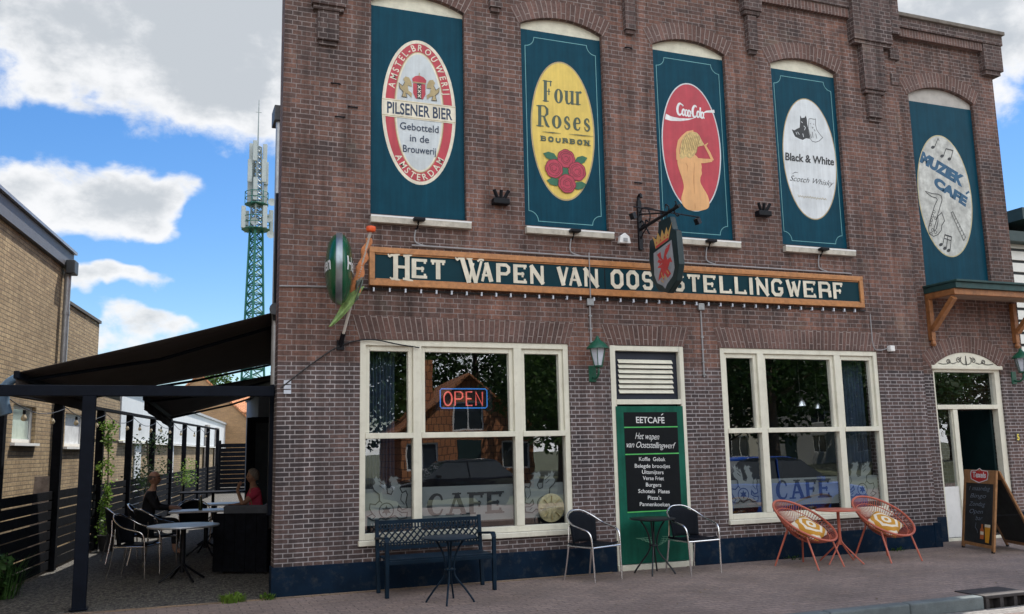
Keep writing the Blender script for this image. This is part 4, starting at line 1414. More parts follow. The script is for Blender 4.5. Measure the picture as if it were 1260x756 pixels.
for st in ([(141, 116), (160, 70), (166, 84)], [(190, 164), (204, 124)], [(230, 180), (242, 134)], [(186, 646), (198, 592)], [(206, 664), (214, 600)], [(226, 676), (234, 606)]): A.stroke('ink', [z(*p) for p in st], 0.014)
A.stroke('ink', [z(204, 126), z(242, 136)], 0.022)
A.stroke('ink', [z(196, 596), z(234, 608)], 0.026)
A.stroke('ink', [z(195, 616), z(230, 628)], 0.016)
sax = [(90, 358), (130, 372), (160, 374), (178, 385), (182, 405), (172, 440), (160, 480), (150, 520), (138, 560), (140, 578), (152, 560), (160, 520), (158, 495), (180, 475), (196, 520), (180, 545), (178, 570), (160, 595), (135, 605), (112, 590), (108, 560), (122, 500), (140, 440), (156, 405), (150, 395), (125, 388), (96, 366)]
A.stroke('ink', [z(*p) for p in sax], 0.013, True)
for kx, ky in ((118, 540), (124, 516), (130, 492), (138, 470), (130, 570), (146, 582), (144, 505), (122, 590)):
    kc = onb(*z(kx, ky))
    A.stroke3('ink', [kc + Vector((.026 * cos(t_), 0, .026 * sin(t_))) for t_ in [2 * pi * i / 8 for i in range(8)]], 0.009, True)
A.stroke('ink', [z(*p) for p in ((230, 476), (240, 470), (310, 610), (300, 628))], 0.010, True)
for q in (0.25, 0.4, 0.55, 0.7, 0.85): A.stroke('ink', [z(233 + 70 * q, 476 + 150 * q), z(242 + 70 * q, 470 + 140 * q)], 0.010)
A.build({'cream': ("oval_border", paint("ochre_edge", (0.45, 0.40, 0.22))), 'pale': ("oval_field", P_MOTTLE), 'blue': ("lettering", paint("petrol_lettering", (0.005, 0.075, 0.16))), 'ink': ("line_drawing", P_INK)}, s5)

# ------------------------------------------------------------------ the long name board
BX0, BX1, BZ0, BZ1 = 2.338, 10.175, 3.712, 4.208
board = root("name_board", "long dark teal board lettered HET WAPEN VAN OOSTSTELLINGWERF in a wooden frame", "sign", ((BX0 + BX1) / 2, 0, BZ0))
MB().box(BX0 + 0.05, BX1 - 0.05, -0.045, -0.004, BZ0 + 0.05, BZ1 - 0.05).build("board", TEAL_DARK, board)
t = MB()
for x0, x1, z0, z1 in ((BX0, BX1, BZ0, BZ0 + 0.075), (BX0, BX1, BZ1 - 0.075, BZ1), (BX0, BX0 + 0.07, BZ0 + .0751, BZ1 - .0751), (BX1 - 0.07, BX1, BZ0 + .0751, BZ1 - .0751)):
    t.box(x0, x1, -0.075, -0.003, z0, z1)
    if x1 - x0 > 1: t.box(x0 + .08, x1 - .08, -0.058, -0.046, z0 - 0.02 if z0 > 4 else z1 + .0005, z0 - .0005 if z0 > 4 else z1 + 0.02)
t.build("wooden_frame", ORANGE_WOOD, board, bevel=0.012)
ons = lambda px, py: on_y(px, py, -0.046)
A = Art(ons, base=0.003, step=0.0002)
ZB_, ZT_ = 3.832, 4.088
sign_letters = [('E', 506.5, 525.5), ('T', 530, 548), ('A', 591, 606.5), ('P', 610.5, 628.5), ('E', 631.5, 648), ('N', 651.5, 669.5), ('V', 685, 700), ('A', 699, 715), ('N', 718, 736),
                ('O', 750.7, 766.7), ('O', 770, 785.7), ('S', 789, 803), ('T', 808, 824), ('S', 828, 841.6), ('T', 845, 860.6), ('E', 864.4, 879.7), ('L', 884, 899), ('L', 902.5, 917),
                ('I', 919.5, 925.8), ('N', 928.7, 944), ('G', 947, 962), ('W', 965.5, 984.5), ('E', 986.5, 1001.6), ('R', 1005, 1020.6), ('F', 1022.7, 1034.6)]
for (g_, xa, xb) in sign_letters:
    X0, X1 = ons(xa, 340).x, ons(xb, 340).x
    glyph(A, 'cream', g_, Vector((X0, -0.046, ZB_)), Vector((X1 - X0, 0, 0)), Vector((0, 0, ZT_ - ZB_)), 0.060)
# ornamental initials
X0, X1 = ons(483, 330).x, ons(504, 330).x
B_ = lambda fx, fz: Vector((X0 + (X1 - X0) * fx, -0.046, ZB_ - 0.04 + 0.345 * fz))
for st, w_ in (([(.16, .04), (.16, .96)], .062), ([(.84, .04), (.84, .96)], .062), ([(.16, .5), (.84, .5)], .036),
               ([(-.22, .86), (-.08, .93), (.06, .92), (.2, .95), (.40, .98)], .030), ([(.60, .92), (.84, .94), (1.05, .97), (1.16, 1.06)], .030), ([(-.22, .86), (-.28, .97)], .018), ([(.40, .98), (.46, 1.07)], .018),
               ([(-.10, .03), (.1, .05), (.34, .0), (.44, -.08)], .030), ([(.58, .06), (.84, .04), (1.1, .0), (1.2, -.10)], .030), ([(-.10, .03), (-.16, .1)], .018)):
    A.stroke3('cream', [B_(*p) for p in st], w_)
X0, X1 = ons(568, 330).x, ons(590, 330).x
for st, w_ in (([(.0, .98), (.38, .03)], .062), ([(.38, .03), (.62, .8)], .034), ([(.42, .98), (.76, .03)], .055), ([(.76, .03), (1.08, .9)], .032),
               ([(-.30, .88), (-.14, .96), (.04, .97), (.2, 1.06)], .030), ([(.26, .95), (.44, 1.0), (.6, 1.0)], .026), ([(.86, .88), (1.04, .97), (1.22, .93)], .026), ([(-.30, .88), (-.36, 1.0)], .018)):
    A.stroke3('cream', [B_(*p) for p in st], w_)
A.build({'cream': ("lettering", P_CREAM)}, board)
xs = on_y(744.5, 345, -0.05).x
MB().box(xs - 0.006, xs + 0.006, -0.048, -0.0455, BZ0 + 0.076, BZ1 - 0.076).build("board_joint", BLACK, board)

# ------------------------------------------------------------------ menu board in the doorway
mb_root = root("menu_board", "green and black menu board headed EETCAFÉ filling the doorway", "sign", (6.3, 0, 0.08))
my = -0.012
GREEN_B = mat("menu_green", (0.008, 0.100, 0.066), 0.4, spec=0.2, streak=0.15, var=0.35, scale=2.0)
MB().box(DO[0] + 0.055, DO[1] - 0.06, my + 0.002, my + 0.012, 0.085, 2.19).build("board", GREEN_B, mb_root)
onm = lambda px, py: on_y(px, py, my)
A = Art(onm, base=0.0, step=0.0002)
z = zoomed(700, 400, 2.1236)
X0, X1 = DO[0] + 0.17, DO[1] - 0.16
zl1, zl2, zl3 = onm(*z(215, 267)).z, onm(*z(215, 337)).z, onm(*z(215, 487)).z
for za, zb in ((zl1 + .012, onm(*z(215, 228)).z), (zl2 + .012, zl1 - .012), (zl3 + .012, zl2 - .012)):
    A.poly3('black', [Vector((X0, my, za)), Vector((X1, my, za)), Vector((X1, my, zb)), Vector((X0, my, zb))])
for zl in (zl1, zl2, zl3): A.stroke3('lime', [Vector((X0, my, zl)), Vector((X1, my, zl))], 0.014)
A.text('white', "EETCAFE", z(176, 256), z(250, 257), z(175, 240), bold=0.012)
A.stroke('white', [z(241, 236), z(246, 232)], 0.011)
A.text('white', "Het wapen", z(173, 298), z(236, 300), z(173, 281), bold=-0.004, shear=0.35)
A.text('white', "van Ooststellingwerf", z(151, 320), z(279, 323), z(151, 304), bold=-0.004, shear=0.35, spacing=.9)
for s_, xa, xb, yy in (("Koffie  Gebak", 183, 252, 355), ("Belegde broodjes", 172, 264, 373), ("Uitsmijters", 191, 247, 389), ("Verse Friet", 193, 248, 405), ("Burgers", 201, 241, 422), ("Schotels  Plates", 181, 263, 439), ("Pizza's", 206, 241, 456), ("Pannenkoeken", 185, 263, 473)):
    A.text('white', s_, z(xa, yy), z(xb, yy + 1), z(xa, yy - 10), bold=0.008)
# faint emblem near the foot, and pale strokes of a leaf border
ec = Vector((6.32, my, 0.36))
for k in range(5):
    for sg in (-1, 1):
        A.stroke3('pale', [ec + Vector((sg * .02 * k, 0, -.06 + .03 * k)), ec + Vector((sg * (.08 + .05 * k), 0, -.03 + .02 * k)), ec + Vector((sg * (.11 + .055 * k), 0, .06))], [.004, .012, .003])
A.build({'black': ("black_panel", mat("menu_black", (0.007, 0.009, 0.011), 0.45, spec=0.15)), 'lime': ("green_rule", mat("menu_lime", (0.10, 0.50, 0.12), 0.4)), 'white': ("lettering", P_WHITE), 'pale': ("emblem", mat("menu_pale", (0.16, 0.42, 0.28), 0.4))}, mb_root)

# ------------------------------------------------------------------ frosted film, griffins and CAFE on the panes
def film_mat():
    m, nt, N, L, b = nodes_of("frosted_film")
    b.inputs['Base Color'].default_value = (0.27, 0.30, 0.29, 1)
    b.inputs['Roughness'].default_value = 0.9
    tr = N.new("ShaderNodeBsdfTransparent")
    mx = N.new("ShaderNodeMixShader"); mx.inputs[0].default_value = 0.74
    L.new(tr.outputs[0], mx.inputs[1]); L.new(b.outputs[0], mx.inputs[2]); L.new(mx.outputs[0], N["Material Output"].inputs['Surface'])
    return m


FILM = film_mat()
FILM_LINE = mat("clear_cut_line", (0.012, 0.016, 0.018), 0.6)
GRIF = [(150, 250), (163, 258), (175, 240), (190, 262), (200, 252), (212, 275), (228, 268), (235, 285), (245, 310), (250, 345), (275, 352), (288, 330), (272, 300), (258, 270), (272, 245), (290, 255), (310, 250), (335, 265), (315, 270), (325, 290), (345, 300), (335, 320), (350, 345), (375, 335), (385, 355), (375, 400), (385, 430), (350, 440), (325, 415), (318, 440), (345, 455), (385, 455), (380, 485), (330, 490), (300, 470), (270, 480), (240, 490), (205, 478), (190, 492), (150, 490), (115, 470), (150, 455), (130, 425), (135, 400), (170, 405), (198, 385), (195, 350), (160, 325), (148, 300), (165, 285)]


def griffin(A, x0, x1, flip):
    zb, zt = 0.80, 1.36

    def P(p):
        fx = (p[0] - 105) / 290
        if flip: fx = 1 - fx
        return Vector((x0 + (x1 - x0) * fx, 0.122, zb + (zt - zb) * (1 - (p[1] - 240) / 255)))
    pts = [P(p) for p in GRIF]
    A.poly3('film2', pts)
    A.stroke3('line', pts, 0.014, True)
    cc = P((243, 440))
    A.stroke3('line', [cc + Vector((.09 * cos(t_), 0, .09 * sin(t_))) for t_ in [2 * pi * i / 20 for i in range(20)]], 0.014, True)
    A.poly3('line', [cc + Vector(((.065 if i % 2 else .032) * cos(pi * i / 6), 0, (.065 if i % 2 else .032) * sin(pi * i / 6))) for i in range(12)])
    for st in ([(150, 455), (170, 470), (150, 485)], [(345, 350), (340, 385), (365, 410)], [(195, 300), (225, 320)], [(190, 275), (228, 300)], [(275, 280), (262, 300)], [(330, 460), (350, 475)], [(200, 385), (215, 400)]):
        A.stroke3('line', [P(p) for p in st], 0.010)


def cafe_film(win, lights, zt, zb, x_text, flips):
    A = Art(None, base=-0.012, step=0.0002)
    for i, (a, b) in enumerate(lights):
        A.poly3('film', [Vector((a, 0.125, zb)), Vector((b, 0.125, zb)), Vector((b, 0.125, zt)), Vector((a, 0.125, zt))])
    B = Vector((x_text[0], 0.122, 0.83))
    X = Vector((x_text[1] - x_text[0], 0, 0))
    Z = Vector((0, 0, 0.27))
    ws = [('C', .24), ('A', .25), ('F', .21), ('E', .22)]
    x_ = 0
    for g_, w_ in ws:
        glyph(A, 'line', g_, B + X * x_, X * (w_ - 0.015), Z, 0.060, serif=0.95)
        x_ += w_ + 0.027
    griffin(A, lights[0][0] + 0.03, lights[0][1] - 0.03, flips[0])
    griffin(A, lights[2][0] + 0.03, lights[2][1] - 0.03, flips[1])
    A.build({'film': ("frosted_film", FILM), 'line': ("cafe_lettering", FILM_LINE), 'film2': ("frosted_griffin", FILM)}, win)


cafe_film(win1, lights1, 1.19, 0.745, (3.13, 4.15), (False, True))
cafe_film(win2, lights2, 1.13, 0.735, (8.43, 9.42), (False, True))
# ------------------------------------------------------------------ things fixed to the front
LANT_GREEN = mat("lantern_green", (0.010, 0.095, 0.055), 0.35, var=0.2)
FROST = mat("frosted_lantern_glass", (0.55, 0.60, 0.68), 0.35)


def lantern(x, y, z, label, pipe=True):
    r = root("wall_lantern", label, "lantern", (x, y, z), group="green wall lanterns")
    MB().box(x - .055, x + .055, y - .02, y - .001, z - .50, z - .28).build("backplate", LANT_GREEN, r, bevel=0.006)
    MB().tube(smooth_curve([(x, y - .02, z - .44), (x, y - .12, z - .46), (x + .0, y - .20, z - .40), (x, y - .20, z - .32)], 4), 0.016).build("arm", LANT_GREEN, r, smooth=True)
    c = (x, y - 0.20, z - 0.32)
    t = MB().lathe([(0.05, 0), (0.07, 0.01), (0.07, 0.025), (0.055, 0.03)], c, 6).lathe([(0.155, 0.255), (0.15, 0.27), (0.10, 0.33), (0.05, 0.365), (0.03, 0.39), (0.012, 0.43)], c, 24)
    for k in range(6):
        an = 2 * pi * k / 6
        t.tube([(c[0] + .058 * cos(an), c[1] + .058 * sin(an), c[2] + .025), (c[0] + .115 * cos(an), c[1] + .115 * sin(an), c[2] + .256)], 0.006, 5)
    t.build("hood", LANT_GREEN, r, smooth=True)
    MB().lathe([(0.052, 0.03), (0.108, 0.254)], c, 6).build("lamp_glass", FROST, r)
    return r


lantern(5.43, 0, 3.02, "green wall lantern with frosted panes between the left window and the menu doorway")
pl = on_y(1244, 438, RY)
lantern(pl.x, RY, pl.z, "green wall lantern right of the arched cafe entrance")


def cable(name, pts, r, m, label, cat="cable", clips=0, sm=5):
    o = MB().tube(smooth_curve(pts, sm), r, 6).build(name, m, None, smooth=True)
    return tag(o, label, cat)


# electric conduit: run above the name board with drops from the four sill spotlights
run = MB()
zr = 4.255
run.tube([(2.9, -0.02, zr + .012), (10.0, -0.02, zr)], 0.012, 6)
drops = []
for px_, py_ in ((514, 281), (705, 292), (872, 302), (1010, 311)):
    p = on_y(px_, py_, -0.05)
    drops.append(p)
    run.tube(smooth_curve([(p.x - .02, -0.03, p.z - .02), (p.x - .035, -0.02, zr + .12), (p.x - .01, -0.02, zr + .05), (p.x + .12, -0.02, zr + .012)], 5), 0.010, 6)
xx = on_y(722, 330, 0).x
run.tube([(xx, -0.085, zr + .05), (xx, -0.085, 3.67)], 0.008, 6)
cr = run.build("electric_conduit", CABLE_GREY, None, smooth=True)
tag(cr, "thin grey conduit running along the top of the name board with drops from the sills", "conduit")
for i, p in enumerate(drops):
    r = root("sill_spotlight", "small black spotlight under the sill of the %s panel" % ("pilsener", "roses", "red cola", "terrier")[i], "spotlight", (p.x, -0.05, p.z), group="small black spotlights under the upper sills")
    MB().box(p.x - .075, p.x + .075, -0.17, -0.078, PB - .085, PB - .045).build("lamp_head", BLACK, r, bevel=0.008)
    MB().tube([(p.x, -0.10, PB - .08), (p.x, -0.03, PB - .16), (p.x - .02, -0.002, PB - .17)], 0.012, 6).build("stem", BLACK, r)

# light rail with pale clips under the name board
rail = root("light_rail", "black cable rail with pale clips along the underside of the name board", "light rail", (6.2, -0.03, 3.69))
MB().tube([(2.05, -0.02, 3.672), (10.22, -0.02, 3.672)], 0.012, 6).build("rail", CABLE_BLACK, rail)
clip = MB()
for i in range(38):
    x_ = 2.4 + i * 0.2055
    clip.box(x_ - .010, x_ + .010, -0.045, -0.005, 3.640, 3.69)
clip.build("clip", FROST, rail)["kind"] = "stuff"
# lower conduits and junction boxes
for (xp, yb_, zb_, zt_, lab) in ((on_y(725, 373).x, 420, 3.03, 3.67, "grey conduit with junction box running down to the left wall lantern"), (on_y(861, 375).x, 450, 2.60, 3.67, "dark conduit with junction box right of the menu doorway")):
    r = root("downward_conduit", lab, "conduit", (xp, 0, zb_))
    MB().tube([(xp, -0.015, zb_), (xp, -0.015, zt_)], 0.012, 6).build("pipe", CABLE_GREY, r)
    MB().box(xp - .05, xp + .05, -0.05, -0.002, zt_ - .10, zt_ + 0.0).build("junction_box", GREY_METAL, r, bevel=0.008)
    k = MB()
    for q in range(4): k.box(xp - .022, xp + .022, -0.03, -0.002, zb_ + .03 + q * 0.18, zb_ + .05 + q * 0.18)
    k.build("pipe_clip", GREY_METAL, r)
p = on_y(1094, 430)
r = root("security_sensor", "small white sensor on the brick wall right of the right window", "sensor", (p.x, 0, p.z))
MB().box(p.x - .05, p.x + .04, -0.09, -0.003, p.z - .04, p.z + .05).build("housing", WHITE, r, bevel=0.012)
MB().tube(smooth_curve([(p.x - .05, -.02, p.z + .01), (p.x - .2, -.01, p.z - .02), (p.x - .32, -.01, p.z + .05), (p.x - .33, -.01, 3.62)], 4), 0.008, 5).build("lead", CABLE_GREY, r)
p = on_y(766, 293)
r = root("outdoor_socket", "white weatherproof box on the ledge above the name board", "socket box", (p.x, 0, p.z))
MB().prism([(p.x - .09, -0.08, p.z - .09), (p.x + .09, -0.08, p.z - .09), (p.x + .07, -0.08, p.z + .01), (p.x, -0.08, p.z + .06), (p.x - .07, -0.08, p.z + .01)], (0, 0.077, 0)).build("housing", WHITE, r, bevel=0.008)
MB().box(p.x - .03, p.x + .03, -0.095, -0.082, p.z - .07, p.z - .02).build("cover", GREY_METAL, r)
cable("sagging_cable", [on_y(345, 478, -.02), on_y(385, 447, -.03), on_y(420, 425, -.03), on_y(455, 418, -.03), on_y(490, 424, -.03), on_y(516, 428, -0.03)], 0.009, CABLE_BLACK, "black cable sagging from the left wall corner to the left window head")
cable("wall_cable", [on_y(344, 352, -.01), on_y(400, 353, -.01), on_y(452, 355, -.01)], 0.011, CABLE_GREY, "grey cable across the bricks behind the green lens sign")
t = MB()
for k in range(3): t.box(on_y(349, 470 + k * 6).x, on_y(358, 470).x, -0.02, -0.002, on_y(352, 470 + k * 6).z - .028, on_y(352, 470 + k * 6).z + .018)
tag(t.build("wall_plates", FROST), "three small stacked pale plates on the left corner of the brick wall", "plate")

# three-pronged black fixtures between the panels
for (px_, py_, lab) in ((614, 246, "black three pronged iron fixture between the pilsener and roses panels"), (936, 261, "black three pronged iron fixture between the red oval and terrier panels")):
    p = on_y(px_, py_)
    r = root("wall_fixture", lab, "fixture", (p.x, 0, p.z), group="black three pronged wall fixtures")
    MB().box(p.x - .115, p.x + .115, -0.12, -0.003, p.z - .085, p.z - .005).build("base", BLACK, r, bevel=0.01)
    for dx in (-1, 0, 1):
        MB().tube([(p.x + dx * .045, -0.07, p.z - .01), (p.x + dx * .105, -0.10, p.z + .11)], 0.024, 8).build("prong", BLACK, r, smooth=True)

# iron wall anchors and old holes
for i, (px_, py_) in enumerate(((413, 104), (434, 133), (418, 145), (773, 60), (785, 226))):
    p = on_y(px_, py_)
    o = MB().tube([(p.x - .06, -0.004, p.z + .01), (p.x - .03, -0.03, p.z), (p.x + .03, -0.03, p.z), (p.x + .06, -0.004, p.z + .012)], 0.010, 6).build("iron_anchor", BLACK)
    tag(o, ("small rusty iron staple in the bricks left of the pilsener panel", "small rusty iron staple in the bricks left of the pilsener panel", "small rusty iron staple in the bricks left of the pilsener panel", "black iron staple near the roof between roses and red oval panels", "black iron staple in the bricks above the hanging sign bracket")[i], "iron staple", "iron staples in the brickwork")

# green lens-shaped lit sign on the left, set square to the wall
LENS_C = Vector((1.885, -0.47, 3.815))
LA = Vector((cos(radians(10)), -sin(radians(10)), 0)); LB = Vector((sin(radians(10)), cos(radians(10)), 0))
lens = root("lens_sign", "green lens shaped beer sign with white lettering and silver rim", "sign", tuple(LENS_C))
lr = 0.415
LG = mat("lens_green_plastic", (0.004, 0.085, 0.036), 0.2, var=0.12)
prof = [(lr * sin(a), 0.135 * cos(a) / 1.0 - 0.0) for a in [radians(3 + 87 * i / 12) for i in range(13)]]
for sg in (-1, 1):
    MB().lathe([(r_, sg * (0.03 + d_)) for r_, d_ in reversed(prof)], LENS_C, 40, LB, (0, 0, 1), LA).build("lens_face", LG, lens, smooth=True)
MB().lathe([(lr - .03, -0.038), (lr + .012, -0.038), (lr + .018, -0.026), (lr + .018, 0.026), (lr + .012, 0.038), (lr - .03, 0.038)], LENS_C, 44, LB, (0, 0, 1), LA).build("rim", mat("brushed_rim", (0.28, 0.33, 0.36), 0.35, 0.8), lens, smooth=True)
MB().beam(LENS_C + Vector((0, .42, 0)), LENS_C + Vector((0, .468, 0)), 0.05, 0.10).build("wall_bracket", GREY_METAL, lens)
WHT_LENS = paint("lens_white", (0.72, 0.75, 0.74))
vs, fs = text_geo("Heineken", 0.02)
bm = bmesh.new()
bv = [bm.verts.new((v[0], v[1], 0)) for v in vs]
for f in fs:
    try: bm.faces.new([bv[i] for i in f])
    except ValueError: pass
bmesh.ops.remove_doubles(bm, verts=bm.verts, dist=1e-5)
bmesh.ops.subdivide_edges(bm, edges=[e_ for e_ in bm.edges if e_.calc_length() > 0.12], cuts=3, use_grid_fill=False)
bmesh.ops.triangulate(bm, faces=bm.faces)
bm.verts.index_update()
tv = [(v.co.x, v.co.y) for v in bm.verts]
tf = [[v.index for v in f.verts] for f in bm.faces]
bm.free()
tx0, tx1 = min(v[0] for v in tv), max(v[0] for v in tv)
for sg in (-1, 1):
    pts = []
    for (a, b) in tv:
        u_ = ((a - tx0) / (tx1 - tx0) - 0.5) * 0.74
        w_ = (b / CAP - 0.45) * 0.16 * (1 - 0.0 * abs(u_))
        rr = min(0.999, hypot(u_, w_) / lr)
        d_ = 0.03 + 0.135 * sqrt(1 - rr * rr) + 0.006
        pts.append(LENS_C + LA * (sg * d_) + LB * (sg * u_) + Vector((0, 0, w_)))
    MB().add(pts, tf).build("lettering", WHT_LENS, lens, weld=False)

# flag pole with a furled orange and green pennant
base = on_y(419, 424, -0.02)
tip = on_y(456.5, 283, -0.85)
fl = root("flag_pole", "white flag pole with orange cap and a furled orange and green pennant", "flag", tuple(base))
ax = (tip - base)
MB().tube([base + ax * 0.0, tip], 0.018, 10).build("pole", mat("white_pole", (0.62, 0.60, 0.55), 0.4), fl, smooth=True)
MB().lathe([(0.02, -0.03), (0.05, -0.02), (0.06, 0.01), (0.055, 0.035), (0.03, 0.045)], tip, 14).build("cap", mat("orange_cap", (0.75, 0.10, 0.02), 0.4), fl, smooth=True)
MB().box(base.x - .045, base.x + .045, -0.03, -0.002, base.z - .07, base.z + .05).tube([base - ax * 0.02, base + ax * 0.10], 0.03, 10).build("socket", BLACK, fl)
P_ = lambda f: base + ax * f
cl = MB()
m_ = 26
rows = []
for i in range(m_ + 1):
    f = 0.93 - 0.47 * i / m_
    ctr = P_(f)
    wd = 0.036 + 0.030 * (i / m_) ** 2.0
    ring_ = []
    for k in range(10):
        an = 2 * pi * k / 10 + i * 0.55
        rr = wd * (1 + 0.28 * sin(3 * an + i * 0.9))
        ring_.append(ctr + Vector((cos(an), 0.5 * sin(an), 0)) * rr + Vector((0.012 * sin(i * .8), 0, 0)))
    ring_.append(ring_[0])
    rows.append(ring_)
cl.grid(rows)
cl.build("orange_cloth", mat("orange_flag_cloth", (0.75, 0.30, 0.13), 0.85, var=0.25, scale=20), fl, smooth=True)
cl = MB()
a0, tipc = P_(0.50), on_y(408, 402, -0.40)
rows = []
for i in range(19):
    f = i / 18
    ctr = a0.lerp(tipc, f) + Vector((0.015 * sin(f * 4), 0, -0.025 * sin(f * pi)))
    wdt = 0.17 * (1 - f) ** .8 + 0.035
    rows.append([ctr + Vector((wdt * (q - .5) * 1.1, 0.03 * sin(q * 7 + f * 2.5), wdt * (q - .5) * 0.35)) for q in [j_ / 10 for j_ in range(11)]])
cl.grid(rows)
cl.build("green_cloth", mat("green_flag_cloth", (0.27, 0.42, 0.15), 0.85, var=0.4, scale=14), fl, smooth=True, solid=0.004)
cl = MB()
rows = []
for i in range(10):
    f = i / 9
    ctr = P_(0.58 - 0.2 * f) + Vector((0.02 + 0.02 * f, -0.05, 0))
    rows.append([ctr + Vector((0.09 * (q - .5) * (1 - .5 * f), 0.04 * sin(q * 8 + i), 0.05 * (q - .4))) for q in [j / 6 for j in range(7)]])
cl.grid(rows)
cl.build("grey_cloth", mat("grey_flag_cloth", (0.20, 0.24, 0.22), 0.85, var=0.3, scale=14), fl, smooth=True, solid=0.004)

# wrought-iron bracket with a hanging shield
HX = 6.258
hs = root("hanging_sign", "dark shield signboard with red griffin and crown on a wrought iron bracket", "sign", (HX, 0, 4.4))
IRONW = mat("wrought_iron", (0.008, 0.010, 0.014), 0.45, 0.4, var=0.3)
yz = lambda px, py: on_x(px, py, HX)
t = MB()
t.box(HX - .03, HX + .03, -0.045, -0.003, 4.41, 5.13)
t.tube(smooth_curve([(HX, -0.02, 5.10), (HX, -0.02, 5.19), (HX, -0.08, 5.21), (HX, -0.10, 5.16)], 4), 0.022, 8)
t.build("wall_bar", IRONW, hs, bevel=0.004)
t = MB()
t.tube([yz(786, 284), yz(836, 253)], 0.024, 8)
t.tube([yz(787, 264), yz(824, 262)], 0.012, 6)
t.build("arm", IRONW, hs)
t = MB()
t.tube(smooth_curve([yz(786, 267), yz(790, 257), yz(797, 256), yz(808, 259), yz(822, 263)], 5), 0.010, 6)
t.tube(smooth_curve([yz(797, 256), yz(800, 266), yz(797, 278), yz(790, 290), yz(786, 306)], 5), 0.010, 6)
t.tube(smooth_curve([yz(795, 280), yz(799, 288)], 3), 0.012, 6)
t.tube(smooth_curve([yz(787, 275), yz(790, 272), yz(792, 276), yz(789, 280), yz(793, 278), yz(795, 271), yz(797, 273)], 4), 0.012, 6)
t.tube(smooth_curve([yz(822, 262), yz(823, 255), yz(819, 252), yz(819, 256)], 4), 0.010, 6)
t.tube(smooth_curve([yz(828, 258), yz(832, 251), yz(831, 248)], 4), 0.011, 6)
t.tube(smooth_curve([yz(829, 259), yz(833, 266), yz(836, 264)], 4), 0.010, 6)
t.build("scrollwork", IRONW, hs, smooth=True)
# cross bar with two little lamps to light the board
cm = yz(822, 267)
cb = MB().tube([cm + Vector((-0.52, 0, 0.10)), cm + Vector((0.50, 0, 0.03))], 0.010, 6)
cb.build("lamp_bar", IRONW, hs)
for sg, px_, py_ in ((-1, 767, 269), (1, 860, 277)):
    e_ = cm + Vector((sg * 0.50, 0, 0.02))
    MB().obox(e_ + Vector((-.035, -.035, -.10)), (0.06, 0.02, .03), (-.02, .07, 0), (-.03, 0, 0.08)).build("bar_lamp", IRONW, hs, bevel=0.004)
# the board
bz = [(-0.40, 4.49), (-0.62, 4.50), (-0.66, 4.71), (-0.96, 4.71), (-1.02, 4.50), (-1.10, 4.46), (-1.13, 3.98), (-1.05, 3.76), (-0.83, 3.62), (-0.58, 3.70), (-0.43, 3.86), (-0.36, 4.20)]
bz = [(-(-0.30 - (y_ + .36) * 1.0) , z_) for y_, z_ in bz]
ys_ = [yz(799, 285).y, yz(838, 290).y]
ymax, ymin = yz(801, 300).y, yz(838, 300).y
b0, b1 = min(p_[0] for p_ in bz), max(p_[0] for p_ in bz)
zt_s, zb_s = yz(818, 271).z, yz(820, 363).z
z0s, z1s = min(p_[1] for p_ in bz), max(p_[1] for p_ in bz)
mapb = lambda y_, z_, x_: Vector((x_, ymin + (ymax - ymin) * (y_ - b0) / (b1 - b0), zb_s + (zt_s - zb_s) * (z_ - z0s) / (z1s - z0s)))
SB = MB().prism([mapb(y_, z_, HX - 0.045) for y_, z_ in bz], (0.09, 0, 0)).build("signboard", mat("signboard_black_green", (0.004, 0.022, 0.026), 0.4), hs, bevel=0.012)
for k in (0.25, 0.6): MB().tube([mapb(b0 + (b1 - b0) * (0.30 + k * .45), 4.70, HX), mapb(b0 + (b1 - b0) * (0.30 + k * .45), 4.80, HX)], 0.008, 5).build("hanger", IRONW, hs)
A = Art(None, ex=(0, -1, 0), ez=(0, 0, 1), nrm=(-1, 0, 0), base=0.001, step=0.0002)
S_ = lambda u, v: Vector((HX - 0.046, ymax + (ymin - ymax) * u, zb_s + (zt_s - zb_s) * v))
A.poly3('silver', [S_(*p) for p in ((.18, .60), (.80, .68), (.86, .30), (.78, .20), (.58, .12), (.52, .07), (.44, .12), (.26, .18), (.17, .30))])
crown = [(.26, .63), (.22, .76), (.17, .88), (.30, .80), (.36, .92), (.44, .80), (.50, .95), (.57, .82), (.66, .95), (.70, .84), (.84, 1.0), (.76, .82), (.70, .70)]
A.poly3('gold', [S_(u, .645 + (v - .63) * .72) for u, v in crown])
A.stroke3('red', [S_(.27, .665), S_(.70, .715)], 0.035)
for u, v in ((.30, .72), (.44, .735), (.57, .75), (.68, .76)): A.poly3('red', [S_(u - .03, v - .012), S_(u + .03, v - .008), S_(u, v + .025)])
gr = [(.30, .56), (.36, .50), (.30, .46), (.38, .43), (.30, .38), (.42, .36), (.34, .28), (.30, .20), (.42, .24), (.50, .18), (.52, .28), (.62, .20), (.74, .24), (.64, .32), (.72, .40), (.80, .38), (.74, .46), (.64, .44), (.60, .50), (.70, .56), (.76, .64), (.62, .62), (.56, .56), (.50, .46), (.44, .50), (.42, .58)]
A.poly3('red', [S_(*p) for p in gr])
for st in ([(.34, .50), (.44, .46)], [(.36, .40), (.46, .42)], [(.60, .60), (.68, .61)]): A.stroke3('silver', [S_(*p) for p in st], 0.008)
for st in ([(.42, .30), (.46, .22), (.54, .24), (.58, .18)], [(.60, .30), (.66, .25)], [(.40, .20), (.48, .16)]): A.stroke3('gold', [S_(*p) for p in st], 0.018)
A.build({'silver': ("silver_shield", paint("silver_shield", (0.30, 0.32, 0.34), dirt=0.3)), 'gold': ("gold_crown", paint("gold_crown", (0.55, 0.33, 0.10))), 'red': ("red_griffin", paint("griffin_red", (0.50, 0.05, 0.05)))}, hs)

